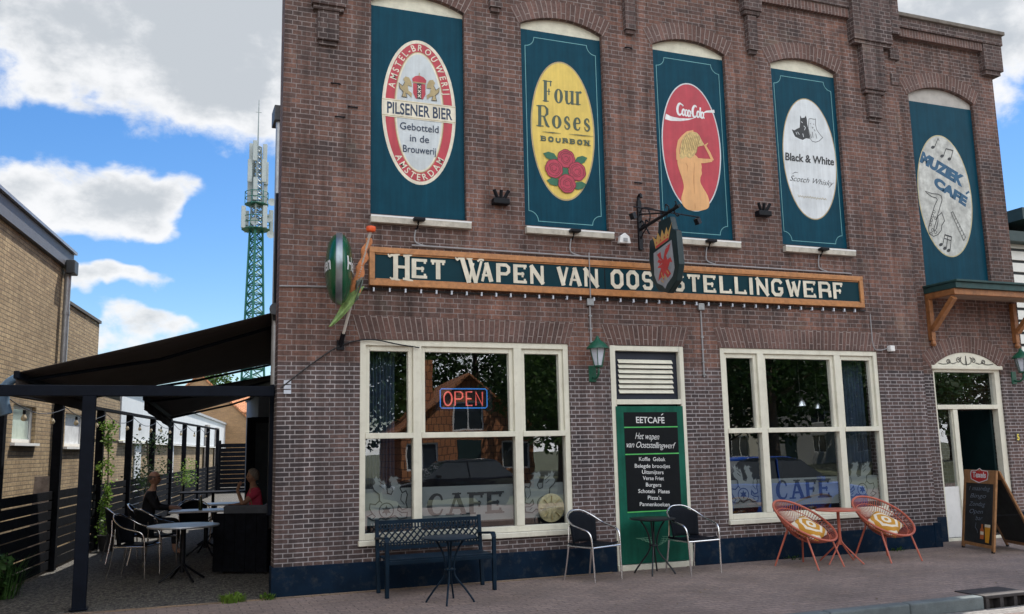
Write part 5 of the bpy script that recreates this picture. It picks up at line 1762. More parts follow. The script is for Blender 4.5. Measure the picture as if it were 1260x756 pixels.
# rainwater pipe round the left corner
dp = lot(XL, 0.55, 0, -0.055)
r = root("rainwater_pipe", "grey rainwater pipe with hopper on the left corner of the cafe", "drainpipe", (dp.x, dp.y, 0))
zt_d = on_lot(346, 150, XL - 0.055).z
zt_d = 1.65 + (on_lot(345, 137, XL - .055) - CAM).z / (on_lot(345, 137, XL - .055) - CAM).y * (dp.y - CAM.y)
MB().tube([(dp.x, dp.y, 2.5), (dp.x, dp.y, zt_d - .12)], 0.045, 12).build("pipe", ZINC, r, smooth=True)
MB().box(dp.x - .075, dp.x + .05, dp.y - .09, dp.y + .25, zt_d - .16, zt_d + .05).build("hopper", mat("dark_hopper", (0.05, 0.055, 0.06), 0.5), r, bevel=0.01)
MB().tube([(dp.x - .02, dp.y - .10, 3.3), (dp.x - .02, dp.y - .10, zt_d - 1.15)], 0.022, 8).build("thin_pipe", BLACK, r, smooth=True)

# OPEN neon in the left window
nz = lambda px, py: on_y(px, py, 0.16)
ne = root("neon_sign", "red OPEN neon sign with a blue outline hanging inside the left window", "neon sign", tuple(nz(571, 490)))
NEON_R = mat("neon_red", (0.95, 0.16, 0.13), 0.4, var=0.0, emit=0.16)
NEON_B = mat("neon_blue", (0.03, 0.25, 0.75), 0.4, var=0.0, emit=0.12)
n0, n1 = nz(546, 502), nz(597, 480)
w_ = n1.x - n0.x
h_ = n1.z - n0.z
N_ = lambda u, v: Vector((n0.x + w_ * u, 0.16, n0.z + h_ * v))
t = MB()
cir = [N_(.10 + .095 * cos(2 * pi * i / 18), .5 + .38 * sin(2 * pi * i / 18)) for i in range(18)]
t.tube(cir, 0.010, 6, closed=True)
t.tube([N_(.27, .12), N_(.27, .88), N_(.40, .88), N_(.45, .78), N_(.45, .58), N_(.40, .48), N_(.27, .48)], 0.010, 6)
t.tube([N_(.68, .12), N_(.54, .12), N_(.54, .88), N_(.68, .88)], 0.010, 6)
t.tube([N_(.54, .5), N_(.66, .5)], 0.010, 6)
t.tube([N_(.77, .12), N_(.77, .88), N_(.93, .12), N_(.93, .88)], 0.010, 6)
t.build("red_tube", NEON_R, ne, smooth=True)
MB().tube([N_(-.05, -.02), N_(1.0, -.02), N_(1.04, .08), N_(1.04, .95), N_(1.0, 1.05), N_(-.05, 1.05), N_(-.08, .95), N_(-.08, .08)], 0.008, 6, closed=True).build("blue_outline", NEON_B, ne, smooth=True)
MB().tube([N_(.1, 1.05), N_(.1, 2.2)], 0.004, 4).tube([N_(.85, 1.05), N_(.85, 2.2)], 0.004, 4).build("hanging_wire", CABLE_BLACK, ne)
MB().box(n0.x - .1, n1.x + .1, 0.175, 0.19, n0.z - .04, n1.z + .04).build("backing", mat("neon_backing", (0.006, 0.008, 0.012), 0.7, spec=.1), ne)

# round cream plate in the left window
pc = on_y(678, 625, 0.098)
r = root("round_plate", "round cream patterned plate propped inside the left window", "plate", tuple(pc))
pr = 0.185
MB().lathe([(0.002, 0.0), (pr * .35, -0.004), (pr * .37, -0.012), (pr * .9, -0.02), (pr, -0.012), (pr, 0.004), (0.002, 0.012)], pc, 36, (1, 0, 0), (0, 0, 1), (0, 1, 0)).build("dish", mat("cream_plate", (0.42, 0.36, 0.20), 0.4, var=0.5, scale=18), r, smooth=True)
t = MB()
for k in range(8):
    an = 2 * pi * k / 8
    t.tube([pc + Vector((pr * .42 * cos(an), -0.022, pr * .42 * sin(an))), pc + Vector((pr * .85 * cos(an), -0.024, pr * .85 * sin(an)))], [0.012, 0.03], 5, flat=0.15)
t.build("petal_pattern", mat("plate_ochre", (0.30, 0.24, 0.10), 0.5), r)

# curtains just inside
CURT = mat("navy_curtain", (0.03, 0.05, 0.085), 0.9, var=0.3, scale=6)
for a, b, z0, z1, lab in ((2.34, 2.74, 0.7, 3.0, "dark blue curtain at the left edge of the left window"), (9.72, 10.3, 0.7, 3.0, "dark blue curtain at the right edge of the right window")):
    rows = []
    for z_ in (z0, (z0 + z1) / 2, z1):
        rows.append([(a + (b - a) * i / 60, 0.27 + 0.028 * sin(i * 0.95) + 0.01 * sin(i * .31), z_) for i in range(61)])
    tag(MB().grid(rows).build("curtain", CURT, None, smooth=True, solid=0.006), lab, "curtain")

# small things on the entrance: stickers, number
p = on_y(1252, 538, RY)
nn = root("house_number", "small yellow house number 5 right of the entrance", "house number", tuple(p))
MB().box(p.x - .05, p.x + .05, RY - 0.012, RY - 0.002, p.z - .075, p.z + .075).build("number_plate", mat("number_plate_dark", (0.06, 0.05, 0.05), 0.5), nn)
A = Art(None, base=0.001)
A.text3('y', "5", Vector((p.x - .028, RY - .013, p.z - .05)), Vector((.056, 0, 0)), Vector((0, 0, .10)), bold=0.03)
A.build({'y': ("numeral", paint("number_yellow", (0.75, 0.62, 0.08)))}, nn)
A = Art(lambda px, py: on_y(px, py, ey + 0.045), base=0.0)
for (px_, py_, w_, h_, c_) in ((1150, 530, .10, .17, 'w'), (1160, 534, .055, .09, 'w'), (1153, 541, .045, .06, 'r'), (1157, 563, .09, .12, 'w'), (1152, 512, .05, .2, 'w')):
    p = on_y(px_, py_, ey + 0.045)
    A.poly3(c_, [p + Vector((w_ / 2 * cos(t_), 0, h_ / 2 * sin(t_))) for t_ in [2 * pi * i / 14 for i in range(14)]])
A.build({'w': ("door_sticker", paint("sticker_white", (0.45, 0.46, 0.46))), 'r': ("door_sticker", paint("sticker_red", (0.35, 0.12, 0.12)))}, ent)

# hanging lamps inside the right window
for (px_, py_, lab) in ((985, 500, "small chrome pendant lamp behind the right window, the left one"), (1006, 503, "small chrome pendant lamp behind the right window, the right one")):
    p = on_y(px_, py_, 0.62)
    r = root("pendant_lamp", lab, "lamp", tuple(p), group="pendant lamps inside the right window")
    MB().lathe([(.012, .16), (.03, .15), (.085, .07), (.105, 0), (.098, 0), (.078, .065), (.012, .14)], p, 24).build("lamp_shade", ALU, r, smooth=True)
    MB().tube([p + Vector((0, 0, .16)), Vector((p.x, p.y, 3.28))], .006, 6).build("cord", CABLE_BLACK, r)
    MB().lathe([(.002, .0), (.03, .01), (.035, .04), (.015, .08)], p, 12).build("bulb", FROST, r, smooth=True)
# ------------------------------------------------------------------ pavement furniture
FURN_NAVY = mat("navy_powder_coat", (0.004, 0.016, 0.032), 0.5, 0.0, spec=0.15, var=0.3, scale=5)
WEAVE = None


def weave_mat():
    m, nt, N, L, b = nodes_of("black_wicker")
    co = N.new("ShaderNodeTexCoord").outputs['Object']
    h = None
    w1 = N.new("ShaderNodeTexWave"); w1.bands_direction = 'X'; w1.inputs['Scale'].default_value = 30
    w2 = N.new("ShaderNodeTexWave"); w2.bands_direction = 'Z'; w2.inputs['Scale'].default_value = 30
    L.new(co, w1.inputs[0]); L.new(co, w2.inputs[0])
    mm = N.new("ShaderNodeMath"); mm.operation = 'MULTIPLY'; L.new(w1.outputs['Fac'], mm.inputs[0]); L.new(w2.outputs['Fac'], mm.inputs[1])
    L.new(ramp2(N, L, mm.outputs[0], (0.003, 0.005, 0.009), (0.013, 0.017, 0.026), 0.1, 0.7), b.inputs['Base Color'])
    b.inputs['Roughness'].default_value = 0.5
    b.inputs['Specular IOR Level'].default_value = 0.15
    add_bump(N, L, b, mm.outputs[0], 0.8, 0.006)
    return m


WEAVE = weave_mat()

# bench against the wall
BL_, BR_ = 2.40, 3.74
bench = root("bench", "dark navy metal bench with pierced lattice backrest under the left window", "bench", ((BL_ + BR_) / 2, -0.45, 0))
yb, yf = -0.20, -0.70
t = MB()
for i in range(6):
    y_ = yf + 0.02 + i * 0.078
    t.box(BL_ + .04, BR_ - .04, y_, y_ + 0.06, 0.40, 0.425)
t.box(BL_ + .03, BR_ - .03, yf, yf + .018, 0.36, 0.405)
t.build("seat", FURN_NAVY, bench, bevel=0.005)
zb0, zb1 = 0.50, 0.80
t = MB()
tl = 0.06
bk = lambda x_, z_: Vector((x_, yb - 0.01 + (z_ - .4) * 0.16, z_))
t.beam(bk(BL_ + .02, zb1), bk(BR_ - .02, zb1), 0.03, 0.045)
t.beam(bk(BL_ + .02, zb0), bk(BR_ - .02, zb0), 0.03, 0.04)
t.beam(bk(BL_ + .02, zb1 - .072), bk(BR_ - .02, zb1 - .072), 0.02, 0.014)
t.beam(bk(BL_ + .02, zb0 + .055), bk(BR_ - .02, zb0 + .055), 0.02, 0.014)
n_ = 16
x0, x1 = BL_ + .05, BR_ - .05
za, zb_ = zb0 + .055, zb1 - .072
for i in range(-2, n_):
    for sg in (1, -1):
        for k in range(2):
            xa = x0 + (x1 - x0) * (i + (0 if sg > 0 else 2)) / n_
            pa = [xa, za]
            pb = [xa + sg * 2 * (x1 - x0) / n_, zb_]
            if k == 0:
                lo_, hi_ = min(pa[0], pb[0]), max(pa[0], pb[0])
                f0 = max(0, (x0 - pa[0]) / (pb[0] - pa[0])) if sg > 0 else max(0, (x1 - pa[0]) / (pb[0] - pa[0]))
                f1 = min(1, (x1 - pa[0]) / (pb[0] - pa[0])) if sg > 0 else min(1, (x0 - pa[0]) / (pb[0] - pa[0]))
                if f1 - f0 < 0.05: continue
                A_ = bk(pa[0] + (pb[0] - pa[0]) * f0, za + (zb_ - za) * f0)
                B_ = bk(pa[0] + (pb[0] - pa[0]) * f1, za + (zb_ - za) * f1)
                t.beam(A_, B_, 0.012 + 0.002 * sg, 0.034, (0, 1, 0))
for i in range(n_ * 2):
    xx = x0 + (x1 - x0) * (i + .5) / (n_ * 2)
    t.beam(bk(xx, zb1 - .072), bk(xx, zb1 - .02), 0.018, 0.02, (0, 1, 0))
    t.beam(bk(xx, zb0 + .02), bk(xx, zb0 + .055), 0.018, 0.02, (0, 1, 0))
t.build("backrest", FURN_NAVY, bench)
for x_ in (BL_, BR_ - 0.045):
    l = MB()
    l.box(x_, x_ + .045, yf - .01, yf + .035, 0, 0.60)
    l.build("front_leg", FURN_NAVY, bench, bevel=0.006)
    l = MB()
    l.beam(bk(x_ + .0225, 0.0) + Vector((0, 0.02, 0)), bk(x_ + .0225, 0.84), 0.045, 0.04, (0, 1, 0))
    l.build("rear_leg", FURN_NAVY, bench, bevel=0.006)
    l = MB()
    pts = smooth_curve([(x_ + .0225, yf + .0, 0.60), (x_ + .0225, yf + .03, 0.645), (x_ + .0225, yf + .10, 0.655), (x_ + .0225, yb + .03, 0.62)], 5)
    for i in range(len(pts) - 1): l.beam(pts[i], pts[i + 1] + (pts[i + 1] - pts[i]) * .12, 0.05 + 0.0008 * i, 0.025)
    l.build("armrest", FURN_NAVY, bench, bevel=0.004)


# black bistro tables
def bistro(label, x, y, top, rad, m, rz):
    r = root("bistro_table", label, "table", (x, y, 0), rz, local=True)
    MB().lathe([(0.002, top - .018), (rad - .01, top - .018), (rad, top - .012), (rad, top - .004), (rad - .01, top), (0.002, top)], (0, 0, 0), 40).build("tabletop", m, r, smooth=True)
    for k in range(4):
        an = pi / 4 + k * pi / 2
        d_ = Vector((cos(an), sin(an), 0))
        pts = [d_ * .16 + Vector((0, 0, top - .03)), d_ * .085 + Vector((0, 0, top - .15)), d_ * .045 + Vector((0, 0, top - .30)), d_ * .06 + Vector((0, 0, top - .42)), d_ * .17 + Vector((0, 0, .14)), d_ * .25 + Vector((0, 0, .03)), d_ * .265 + Vector((0, 0, 0.0))]
        MB().tube(smooth_curve(pts, 5), 0.011, 8).build("leg", m, r, smooth=True)
    MB().lathe([(0.055, top - .36), (0.062, top - .35), (0.055, top - .34)], (0, 0, 0), 20).build("collar", m, r, smooth=True)
    MB().tube([(0.16 * cos(2 * pi * i / 24), 0.16 * sin(2 * pi * i / 24), top - .03) for i in range(24)], 0.008, 6, closed=True).build("top_ring", m, r)
    return r


bistro("round navy bistro table standing in front of the lattice bench", 2.99, -1.27, 0.70, 0.305, FURN_NAVY, 0.35)
bistro("round black bistro table between the two black armchairs at the menu board", 6.03, -0.42, 0.71, 0.30, mat("black_table_metal", (0.012, 0.015, 0.02), 0.35, 0.2), 0.15)


# tub armchair: aluminium tube, black wicker seat and back
def armchair():
    r = root("armchair", "", "chair", (0, 0, 0))
    rows = []
    for i in range(9):
        v_ = i / 8
        rows.append([Vector((0.235 * u_, -0.235 + 0.43 * v_, 0.435 + 0.012 * cos(u_ * 3.1) * -1 - 0.012 * sin(v_ * pi) + (0.012 if v_ < 0.1 else 0))) for u_ in [j / 5 - 1 for j in range(11)]])
    MB().grid(rows).build("seat", WEAVE, r, smooth=True, solid=0.022)
    rows = []
    for i in range(9):
        v_ = i / 8
        row = []
        for j in range(17):
            an = radians(-62 + 124 * j / 16)
            rad = 0.245 + 0.035 * v_
            row.append(Vector((rad * sin(an) * 0.98, 0.0 + rad * cos(an) * 0.92 + 0.02 * v_, 0.45 + v_ * (0.38 - 0.13 * abs(sin(an)) ** 2.2))))
        rows.append(row)
    MB().grid(rows).build("backrest", WEAVE, r, smooth=True, solid=0.016)
    half = [(-.25, -.26, .0), (-.255, -.25, .25), (-.265, -.235, .52), (-.275, -.19, .61), (-.285, -.08, .645), (-.285, .06, .685), (-.235, .19, .765), (-.12, .262, .832), (0, .278, .845)]
    full = half + [(-a, b, c) for a, b, c in reversed(half[:-1])]
    MB().tube(smooth_curve(full, 6), 0.0115, 10).build("arm_frame", ALU, r, smooth=True)
    for sg in (-1, 1):
        MB().tube(smooth_curve([(sg * .20, .20, .66), (sg * .215, .20, .44), (sg * .225, .235, .2), (sg * .235, .275, 0)], 5), 0.0125, 8).build("rear_leg", ALU, r, smooth=True)
        MB().tube([(sg * .255, -.245, .42), (sg * .24, .20, .42)], 0.011, 8).build("side_rail", ALU, r, smooth=True)
    MB().tube([(-.255, -.245, .42), (.255, -.245, .42)], 0.011, 8).build("front_rail", ALU, r, smooth=True)
    return r


ch0 = armchair()
CH_G = "black wicker armchairs with aluminium frames"


def place_chair(x, y, rz, label, first=False, z=0.0):
    o = ch0 if first else copy_tree(ch0)
    o.location = (x, y, z)
    o.rotation_euler = (0, 0, rz)
    o["label"] = label
    o["group"] = CH_G
    return o


place_chair(5.10, -0.50, radians(22), "black wicker armchair left of the table at the menu board", True)
place_chair(6.53, -0.55, radians(8), "black wicker armchair right of the table at the menu board")


# coral cord lounge chairs
CORAL = mat("coral_metal", (0.46, 0.115, 0.070), 0.4, 0.0, var=0.12, scale=5)
CORAL_CORD = mat("coral_cord", (0.36, 0.085, 0.052), 0.6, var=0.2, scale=20)


def lounge():
    r = root("lounge_chair", "", "chair", (0, 0, 0))
    tilt = radians(31)
    Cc = Vector((0, 0.02, 0.605))
    V = Vector((0, cos(tilt), sin(tilt)))          # front-low to back-high
    U = Vector((1, 0, 0))
    Nn = Vector((0, sin(tilt), -cos(tilt)))        # down into the bowl
    ea, eb = 0.385, 0.475

    def rim(an): return Cc + U * (ea * cos(an)) + V * (eb * sin(an))

    def bowl(an, f):
        d = 0.235 * (1 - f ** 2.1)
        return Cc + U * (ea * f * cos(an)) + V * (eb * f * sin(an) - 0.05 * (1 - f)) + Nn * d
    MB().tube([rim(2 * pi * i / 56) for i in range(56)], 0.0155, 10, closed=True).build("rim", CORAL, r, smooth=True)
    c = MB()
    n = 72
    for i in range(n):
        an = 2 * pi * i / n
        c.tube([bowl(an, f) for f in (1.0, 0.86, 0.70, 0.54, 0.40)], 0.0048, 5)
    c.build("cord_shell", CORAL_CORD, r, smooth=True)
    c = MB()
    for f, rr in ((0.84, .006), (0.42, 0.011)):
        c.tube([bowl(2 * pi * i / 48, f) for i in range(48)], rr, 6, closed=True)
    c.tube([bowl(2 * pi * i / 48, 0.40 * .66) for i in range(48)], 0.006, 6, closed=True)
    for i in range(18):
        an = 2 * pi * i / 18
        c.tube([bowl(an, .40), bowl(an, .26), bowl(an, .1)], 0.0055, 5)
    c.build("inner_ring", CORAL, r, smooth=True)
    for an, ff, fx, fy in ((222, .86, -.27, -.36), (318, .86, .27, -.36), (150, .46, -.30, .32), (30, .46, .30, .32)):
        a_ = radians(an)
        p = bowl(a_, ff)
        MB().tube([p, Vector((fx, fy, 0.0))], [0.014, 0.011], 8).build("leg", CORAL, r, smooth=True)
    return r


lc = lounge()
lc.location = (8.18, -0.80, 0)
lc.rotation_euler = (0, 0, radians(14))
lc["label"] = "coral cord lounge chair on the left of the coral table"
lc["group"] = "coral cord lounge chairs"
lc2 = copy_tree(lc)
lc2.location = (9.55, -0.78, 0)
lc2.rotation_euler = (0, 0, radians(0))
lc2["label"] = "coral cord lounge chair on the right of the coral table, nearest the entrance"

ot = root("side_table", "coral round metal table between the two coral lounge chairs", "table", (8.80, -0.72, 0))
MB().lathe([(0.002, .70), (.295, .70), (.305, .706), (.305, .716), (.295, .722), (.002, .722)], (8.80, -.72, 0), 40).build("tabletop", CORAL, ot, smooth=True)
MB().tube([(8.80, -.72, .70), (8.80, -.72, .24)], 0.022, 12).build("column", CORAL, ot, smooth=True)
for k in range(4):
    an = radians(20 + 90 * k)
    MB().tube(smooth_curve([(8.80 + .015 * cos(an), -.72 + .015 * sin(an), .34), (8.80 + .05 * cos(an), -.72 + .05 * sin(an), .25), (8.80 + .33 * cos(an), -.72 + .33 * sin(an), 0)], 5), 0.0105, 8).build("leg", CORAL, ot, smooth=True)


def cushion_mat():
    m, nt, N, L, b = nodes_of("mustard_cushion")
    co = N.new("ShaderNodeTexCoord").outputs['UV']
    sp = N.new("ShaderNodeSeparateXYZ"); L.new(co, sp.inputs[0])

    def mth(op, a, b_=None):
        n = N.new("ShaderNodeMath"); n.operation = op
        for i, x_ in enumerate((a, b_)):
            if x_ is None: continue
            if isinstance(x_, (int, float)): n.inputs[i].default_value = x_
            else: L.new(x_, n.inputs[i])
        return n.outputs[0]
    ax_ = mth('ABSOLUTE', sp.outputs[0]); ay_ = mth('ABSOLUTE', sp.outputs[1])
    d = mth('ADD', ax_, ay_)
    d2 = mth('MAXIMUM', ax_, ay_)
    dd = mth('ADD', mth('MULTIPLY', d, 0.55), mth('MULTIPLY', d2, 0.5))
    band = mth('LESS_THAN', mth('FRACT', mth('ADD', mth('MULTIPLY', dd, 1.9), 0.72)), 0.42)
    mx = N.new("ShaderNodeMix"); mx.data_type = 'RGBA'
    L.new(band, mx.inputs['Factor'])
    mx.inputs['A'].default_value = (0.50, 0.245, 0.030, 1); mx.inputs['B'].default_value = (0.68, 0.62, 0.50, 1)
    L.new(mx.outputs['Result'], b.inputs['Base Color'])
    b.inputs['Roughness'].default_value = 0.95
    add_bump(N, L, b, texnoise(N, L, N.new("ShaderNodeTexCoord").outputs['Object'], 90, 4), 0.5, 0.005)
    return m


CUSH = cushion_mat()


def cushion():
    mb = MB()
    n = 14
    s = 0.22
    for side in (1, -1):
        for i in range(n):
            for j in range(n):
                q = []
                uv = []
                for a, b in ((i, j), (i + 1, j), (i + 1, j + 1), (i, j + 1)):
                    u, v = a / n * 2 - 1, b / n * 2 - 1
                    pinch = 1 - 0.10 * (1 - max(abs(u), abs(v)) ** 4) * 0 - 0.07 * ((1 - u * u) * (abs(v) ** 3) + (1 - v * v) * (abs(u) ** 3))
                    h = 0.085 * ((1 - u ** 4) * (1 - v ** 4)) ** 0.55
                    wr = 0.006 * sin(7 * u + 3 * v)
                    q.append(Vector((s * u * pinch, s * v * pinch, side * (h + wr * (h / .085)))))
                    uv.append((u, v))
                mb.add(q, [(0, 1, 2, 3)], [uv])
    return mb


tilt_ = radians(31)
for (ch_, spin, du, lab) in ((lc, radians(20), .03, "mustard and white patterned cushion on the left coral chair"), (lc2, radians(35), -.02, "mustard and white patterned cushion on the right coral chair")):
    o = cushion().build("cushion", CUSH, None, smooth=True)
    V_ = Vector((0, cos(tilt_), sin(tilt_)))
    N_in = Vector((0, -sin(tilt_), cos(tilt_)))
    p_ = Vector((du, 0.02, 0.605)) - V_ * 0.09 - N_in * 0.085
    mz = Matrix.Rotation(ch_.rotation_euler.z, 3, 'Z')
    o.location = ch_.location + mz @ p_
    o.rotation_euler = (mz @ Matrix.Rotation(tilt_ * 1.05, 3, 'X') @ Matrix.Rotation(spin, 3, 'Z')).to_euler()
    tag(o, lab, "cushion", "mustard patterned cushions")

# chalkboard A-frame by the entrance
ab_root = root("chalkboard_sign", "wooden A-frame chalkboard with a red TEXELS badge beside the entrance", "signboard", (11.5, -0.5, 0))
FRAME_W = mat("board_oak", (0.30, 0.15, 0.06), 0.5, var=0.3, scale=14, bump=0.2)
CHALK = mat("chalkboard_black", (0.014, 0.018, 0.020), 0.7, var=0.5, scale=5)
q0, q1 = on_z(1183, 672, 0.02), on_z(1222.5, 680, 0.02)       # feet of the near leaf
hz = 1.18
along = (q1 - q0).normalized()
leaf_n = Vector((along.y, -along.x, 0))
if leaf_n.x > 0: leaf_n = -leaf_n
wd_ = (q1 - q0).length
topshift = -leaf_n * 0.16
Lp = lambda u, v, d=0.0: Vector((q0.x, q0.y, 0)) + along * (wd_ * u) + topshift * v + Vector((0, 0, 0.02 + (hz - .02) * v)) + leaf_n * d
fw_, th_ = 0.055, 0.03
t = MB()
for u0, u1, v0, v1 in ((0, fw_ / wd_, 0, 1), (1 - fw_ / wd_, 1, 0, 1), (fw_ / wd_, 1 - fw_ / wd_, 0.035, 0.075), (fw_ / wd_, 1 - fw_ / wd_, 0.83, 1.0)):
    t.hexa([Lp(u0, v0), Lp(u1, v0), Lp(u1, v0, -th_), Lp(u0, v0, -th_), Lp(u0, v1), Lp(u1, v1), Lp(u1, v1, -th_), Lp(u0, v1, -th_)])
t.build("front_frame", FRAME_W, ab_root, bevel=0.006)
t = MB().hexa([Lp(.05, .06, -.010), Lp(.95, .06, -.010), Lp(.95, .06, -.022), Lp(.05, .06, -.022), Lp(.05, .85, -.010), Lp(.95, .85, -.010), Lp(.95, .85, -.022), Lp(.05, .85, -.022)])
t.build("front_board", CHALK, ab_root)
Bp = lambda u, v, d=0.0: Vector((q0.x, q0.y, 0)) + along * (wd_ * u) + topshift - leaf_n * 0.034 + (-leaf_n * 0.50) * (1 - v) + Vector((0, 0, 0.02 + (hz - .02) * v)) - leaf_n * d
t = MB()
for u0, u1, v0, v1 in ((0, fw_ / wd_, 0, .995), (1 - fw_ / wd_, 1, 0, .995), (fw_ / wd_, 1 - fw_ / wd_, 0.035, 0.075), (fw_ / wd_, 1 - fw_ / wd_, 0.88, .995)):
    t.hexa([Bp(u0, v0), Bp(u1, v0), Bp(u1, v0, th_), Bp(u0, v0, th_), Bp(u0, v1), Bp(u1, v1), Bp(u1, v1, th_), Bp(u0, v1, th_)])
t.build("rear_frame", FRAME_W, ab_root, bevel=0.006)
MB().hexa([Bp(.05, .06, .010), Bp(.95, .06, .010), Bp(.95, .06, .02), Bp(.05, .06, .02), Bp(.05, .9, .010), Bp(.95, .9, .010), Bp(.95, .9, .02), Bp(.05, .9, .02)]).build("rear_board", CHALK, ab_root)
for f_, u_ in ((Lp, .04), (Lp, .96), (Bp, .04), (Bp, .96)):
    p = f_(u_, 0, -.012 if f_ is Lp else .012)
    MB().lathe([(0.022, 0), (0.024, .012), (0.02, .03)], (p.x, p.y, 0), 10).build("foot", BLACK, ab_root)
ez_ = (Lp(0, 1) - Lp(0, 0)).normalized()
nr_ = along.cross(ez_).normalized()
if nr_.dot(leaf_n) < 0: nr_ = -nr_
A = Art(None, ex=tuple(along), ez=tuple(ez_), nrm=tuple(nr_), base=0.004, step=0.0004)
badge = [(.26, .885), (.40, .86), (.5, .845), (.60, .86), (.74, .885), (.76, .95), (.74, .985), (.58, .99), (.5, 1.015), (.42, .99), (.26, .985), (.24, .95)]
A.poly3('white', [Lp(.5 + (u - .5) * 1.10, .93 + (v - .93) * 1.14) for u, v in badge])
A.poly3('red', [Lp(u, v) for u, v in badge])
A.text3('white', "Texels", Lp(.29, .905), Lp(.71, .905) - Lp(.29, .905), Lp(.29, .975) - Lp(.29, .905), bold=0.03)
A.stroke3('gold', [Lp(.46, 1.0), Lp(.5, .985), Lp(.54, 1.0)], 0.012)
for s_, u0, u1, v in (("1 maandag", .20, .85, .735), ("Bingo", .24, .74, .64), ("Zondag", .22, .72, .535), ("Open", .24, .66, .44), ("bar", .44, .66, .36)):
    vs_ = text_geo(s_, -0.012, 0.3)
    A.text3('chalk', s_, Lp(u0, v), Lp(u1, v + .01) - Lp(u0, v), Lp(u0, v + .055) - Lp(u0, v), bold=-0.012, shear=0.3)
A.stroke3('chalk', [Lp(.46, .33), Lp(.44, .27), Lp(.50, .24), Lp(.52, .20)], 0.007)
A.poly3('beer', [Lp(u, v) for u, v in ((.76, .10), (.87, .10), (.90, .29), (.73, .29))])
A.poly3('foam', [Lp(u, v) for u, v in ((.73, .29), (.90, .29), (.90, .325), (.73, .325))])
A.poly3('bottle', [Lp(u, v) for u, v in ((.60, .135), (.71, .135), (.71, .25), (.68, .28), (.68, .32), (.63, .32), (.63, .28), (.60, .25))])
A.poly3('foam', [Lp(u, v) for u, v in ((.605, .19), (.705, .19), (.705, .23), (.605, .23))])
A.build({'white': ("badge_lettering", P_WHITE), 'red': ("badge", paint("badge_red", (0.50, 0.02, 0.02))), 'gold': ("badge_crest", P_GOLD), 'chalk': ("chalk_writing", paint("chalk_blue_grey", (0.20, 0.25, 0.31))), 'beer': ("beer_glass_picture", paint("beer_amber", (0.65, 0.30, 0.02))), 'foam': ("foam_picture", paint("foam_cream", (0.7, 0.65, 0.5))), 'bottle': ("bottle_picture", paint("bottle_orange", (0.45, 0.12, 0.03)))}, ab_root)
MB().beam(Lp(1.0, .45, -.03), Bp(1.0, .45, .0), 0.012, 0.006).build("stay", BLACK, ab_root)

# loose dirt, dry leaf scraps and a few cigarette ends on the pavement
dg_ = random.Random(5)
t = MB()
for i in range(420):
    x_ = dg_.uniform(0.8, 14.5)
    y_ = -0.03 - abs(dg_.gauss(0, .35)) if i % 2 else dg_.uniform(KY + .02, -.1)
    if 8.0 < x_ < 8.9 and y_ < KY + .3: continue
    a_ = dg_.uniform(0, pi)
    s_ = dg_.uniform(.006, .022)
    d1 = Vector((cos(a_), sin(a_), 0)) * s_
    d2 = Vector((-sin(a_), cos(a_), 0)) * s_ * dg_.uniform(.3, .8)
    c_ = Vector((x_, y_, .006))
    t.add([c_ - d1, c_ + d2, c_ + d1 + Vector((0, 0, .006)), c_ - d2 + Vector((0, 0, .003))], [(0, 1, 2, 3)])
tag(t.build("pavement_debris", mat("dry_scraps", (0.20, 0.15, 0.09), .9, var=.6, scale=30), None, weld=False), kind="stuff")
# ------------------------------------------------------------------ plants
def leaf_mat(name, c0, c1):
    m, nt, N, L, b = nodes_of(name)
    co = N.new("ShaderNodeTexCoord").outputs['Object']
    f = texnoise(N, L, co, 4.0, 5, 0.7)
    L.new(ramp2(N, L, f, c0, c1, 0.3, 0.7), b.inputs['Base Color'])
    b.inputs['Roughness'].default_value = 0.5
    b.inputs['Specular IOR Level'].default_value = 0.3
    tl = N.new("ShaderNodeBsdfTranslucent")
    L.new(ramp2(N, L, f, tuple(c * 1.1 for c in c0), tuple(min(1, c * 1.4) for c in c1), 0.3, 0.7), tl.inputs[0])
    mx = N.new("ShaderNodeMixShader"); mx.inputs[0].default_value = 0.35
    L.new(b.outputs[0], mx.inputs[1]); L.new(tl.outputs[0], mx.inputs[2]); L.new(mx.outputs[0], N["Material Output"].inputs['Surface'])
    return m


LEAF_A = leaf_mat("vine_leaves", (0.05, 0.12, 0.02), (0.20, 0.32, 0.05))
LEAF_B = leaf_mat("shrub_leaves", (0.015, 0.05, 0.015), (0.06, 0.13, 0.03))
LEAF_C = leaf_mat("tree_leaves", (0.02, 0.06, 0.015), (0.09, 0.16, 0.035))
LEAF_E = leaf_mat("dark_shrub_leaves", (0.008, 0.022, 0.010), (0.03, 0.06, 0.018))
BARK = mat("bark", (0.09, 0.07, 0.05), 0.9, var=0.4, scale=12, bump=0.8, bscale=30)


def leaves(mb, centre, rad, n, size, rng, hollow=0.0, droop=0.3):
    c = Vector(centre)
    for _ in range(n):
        while True:
            p = Vector((rng.uniform(-1, 1), rng.uniform(-1, 1), rng.uniform(-1, 1)))
            if hollow <= p.length <= 1: break
        p = c + Vector((p.x * rad[0], p.y * rad[1], p.z * rad[2]))
        d = Vector((rng.gauss(0, 1), rng.gauss(0, 1), rng.gauss(-droop, 0.6))).normalized()
        s = d.cross(Vector((rng.gauss(0, 1), rng.gauss(0, 1), rng.gauss(0, 1)))).normalized()
        k = size * rng.uniform(0.6, 1.3)
        mb.add([p, p + d * k * .5 + s * k * .32, p + d * k, p + d * k * .5 - s * k * .32], [(0, 1, 2, 3)])


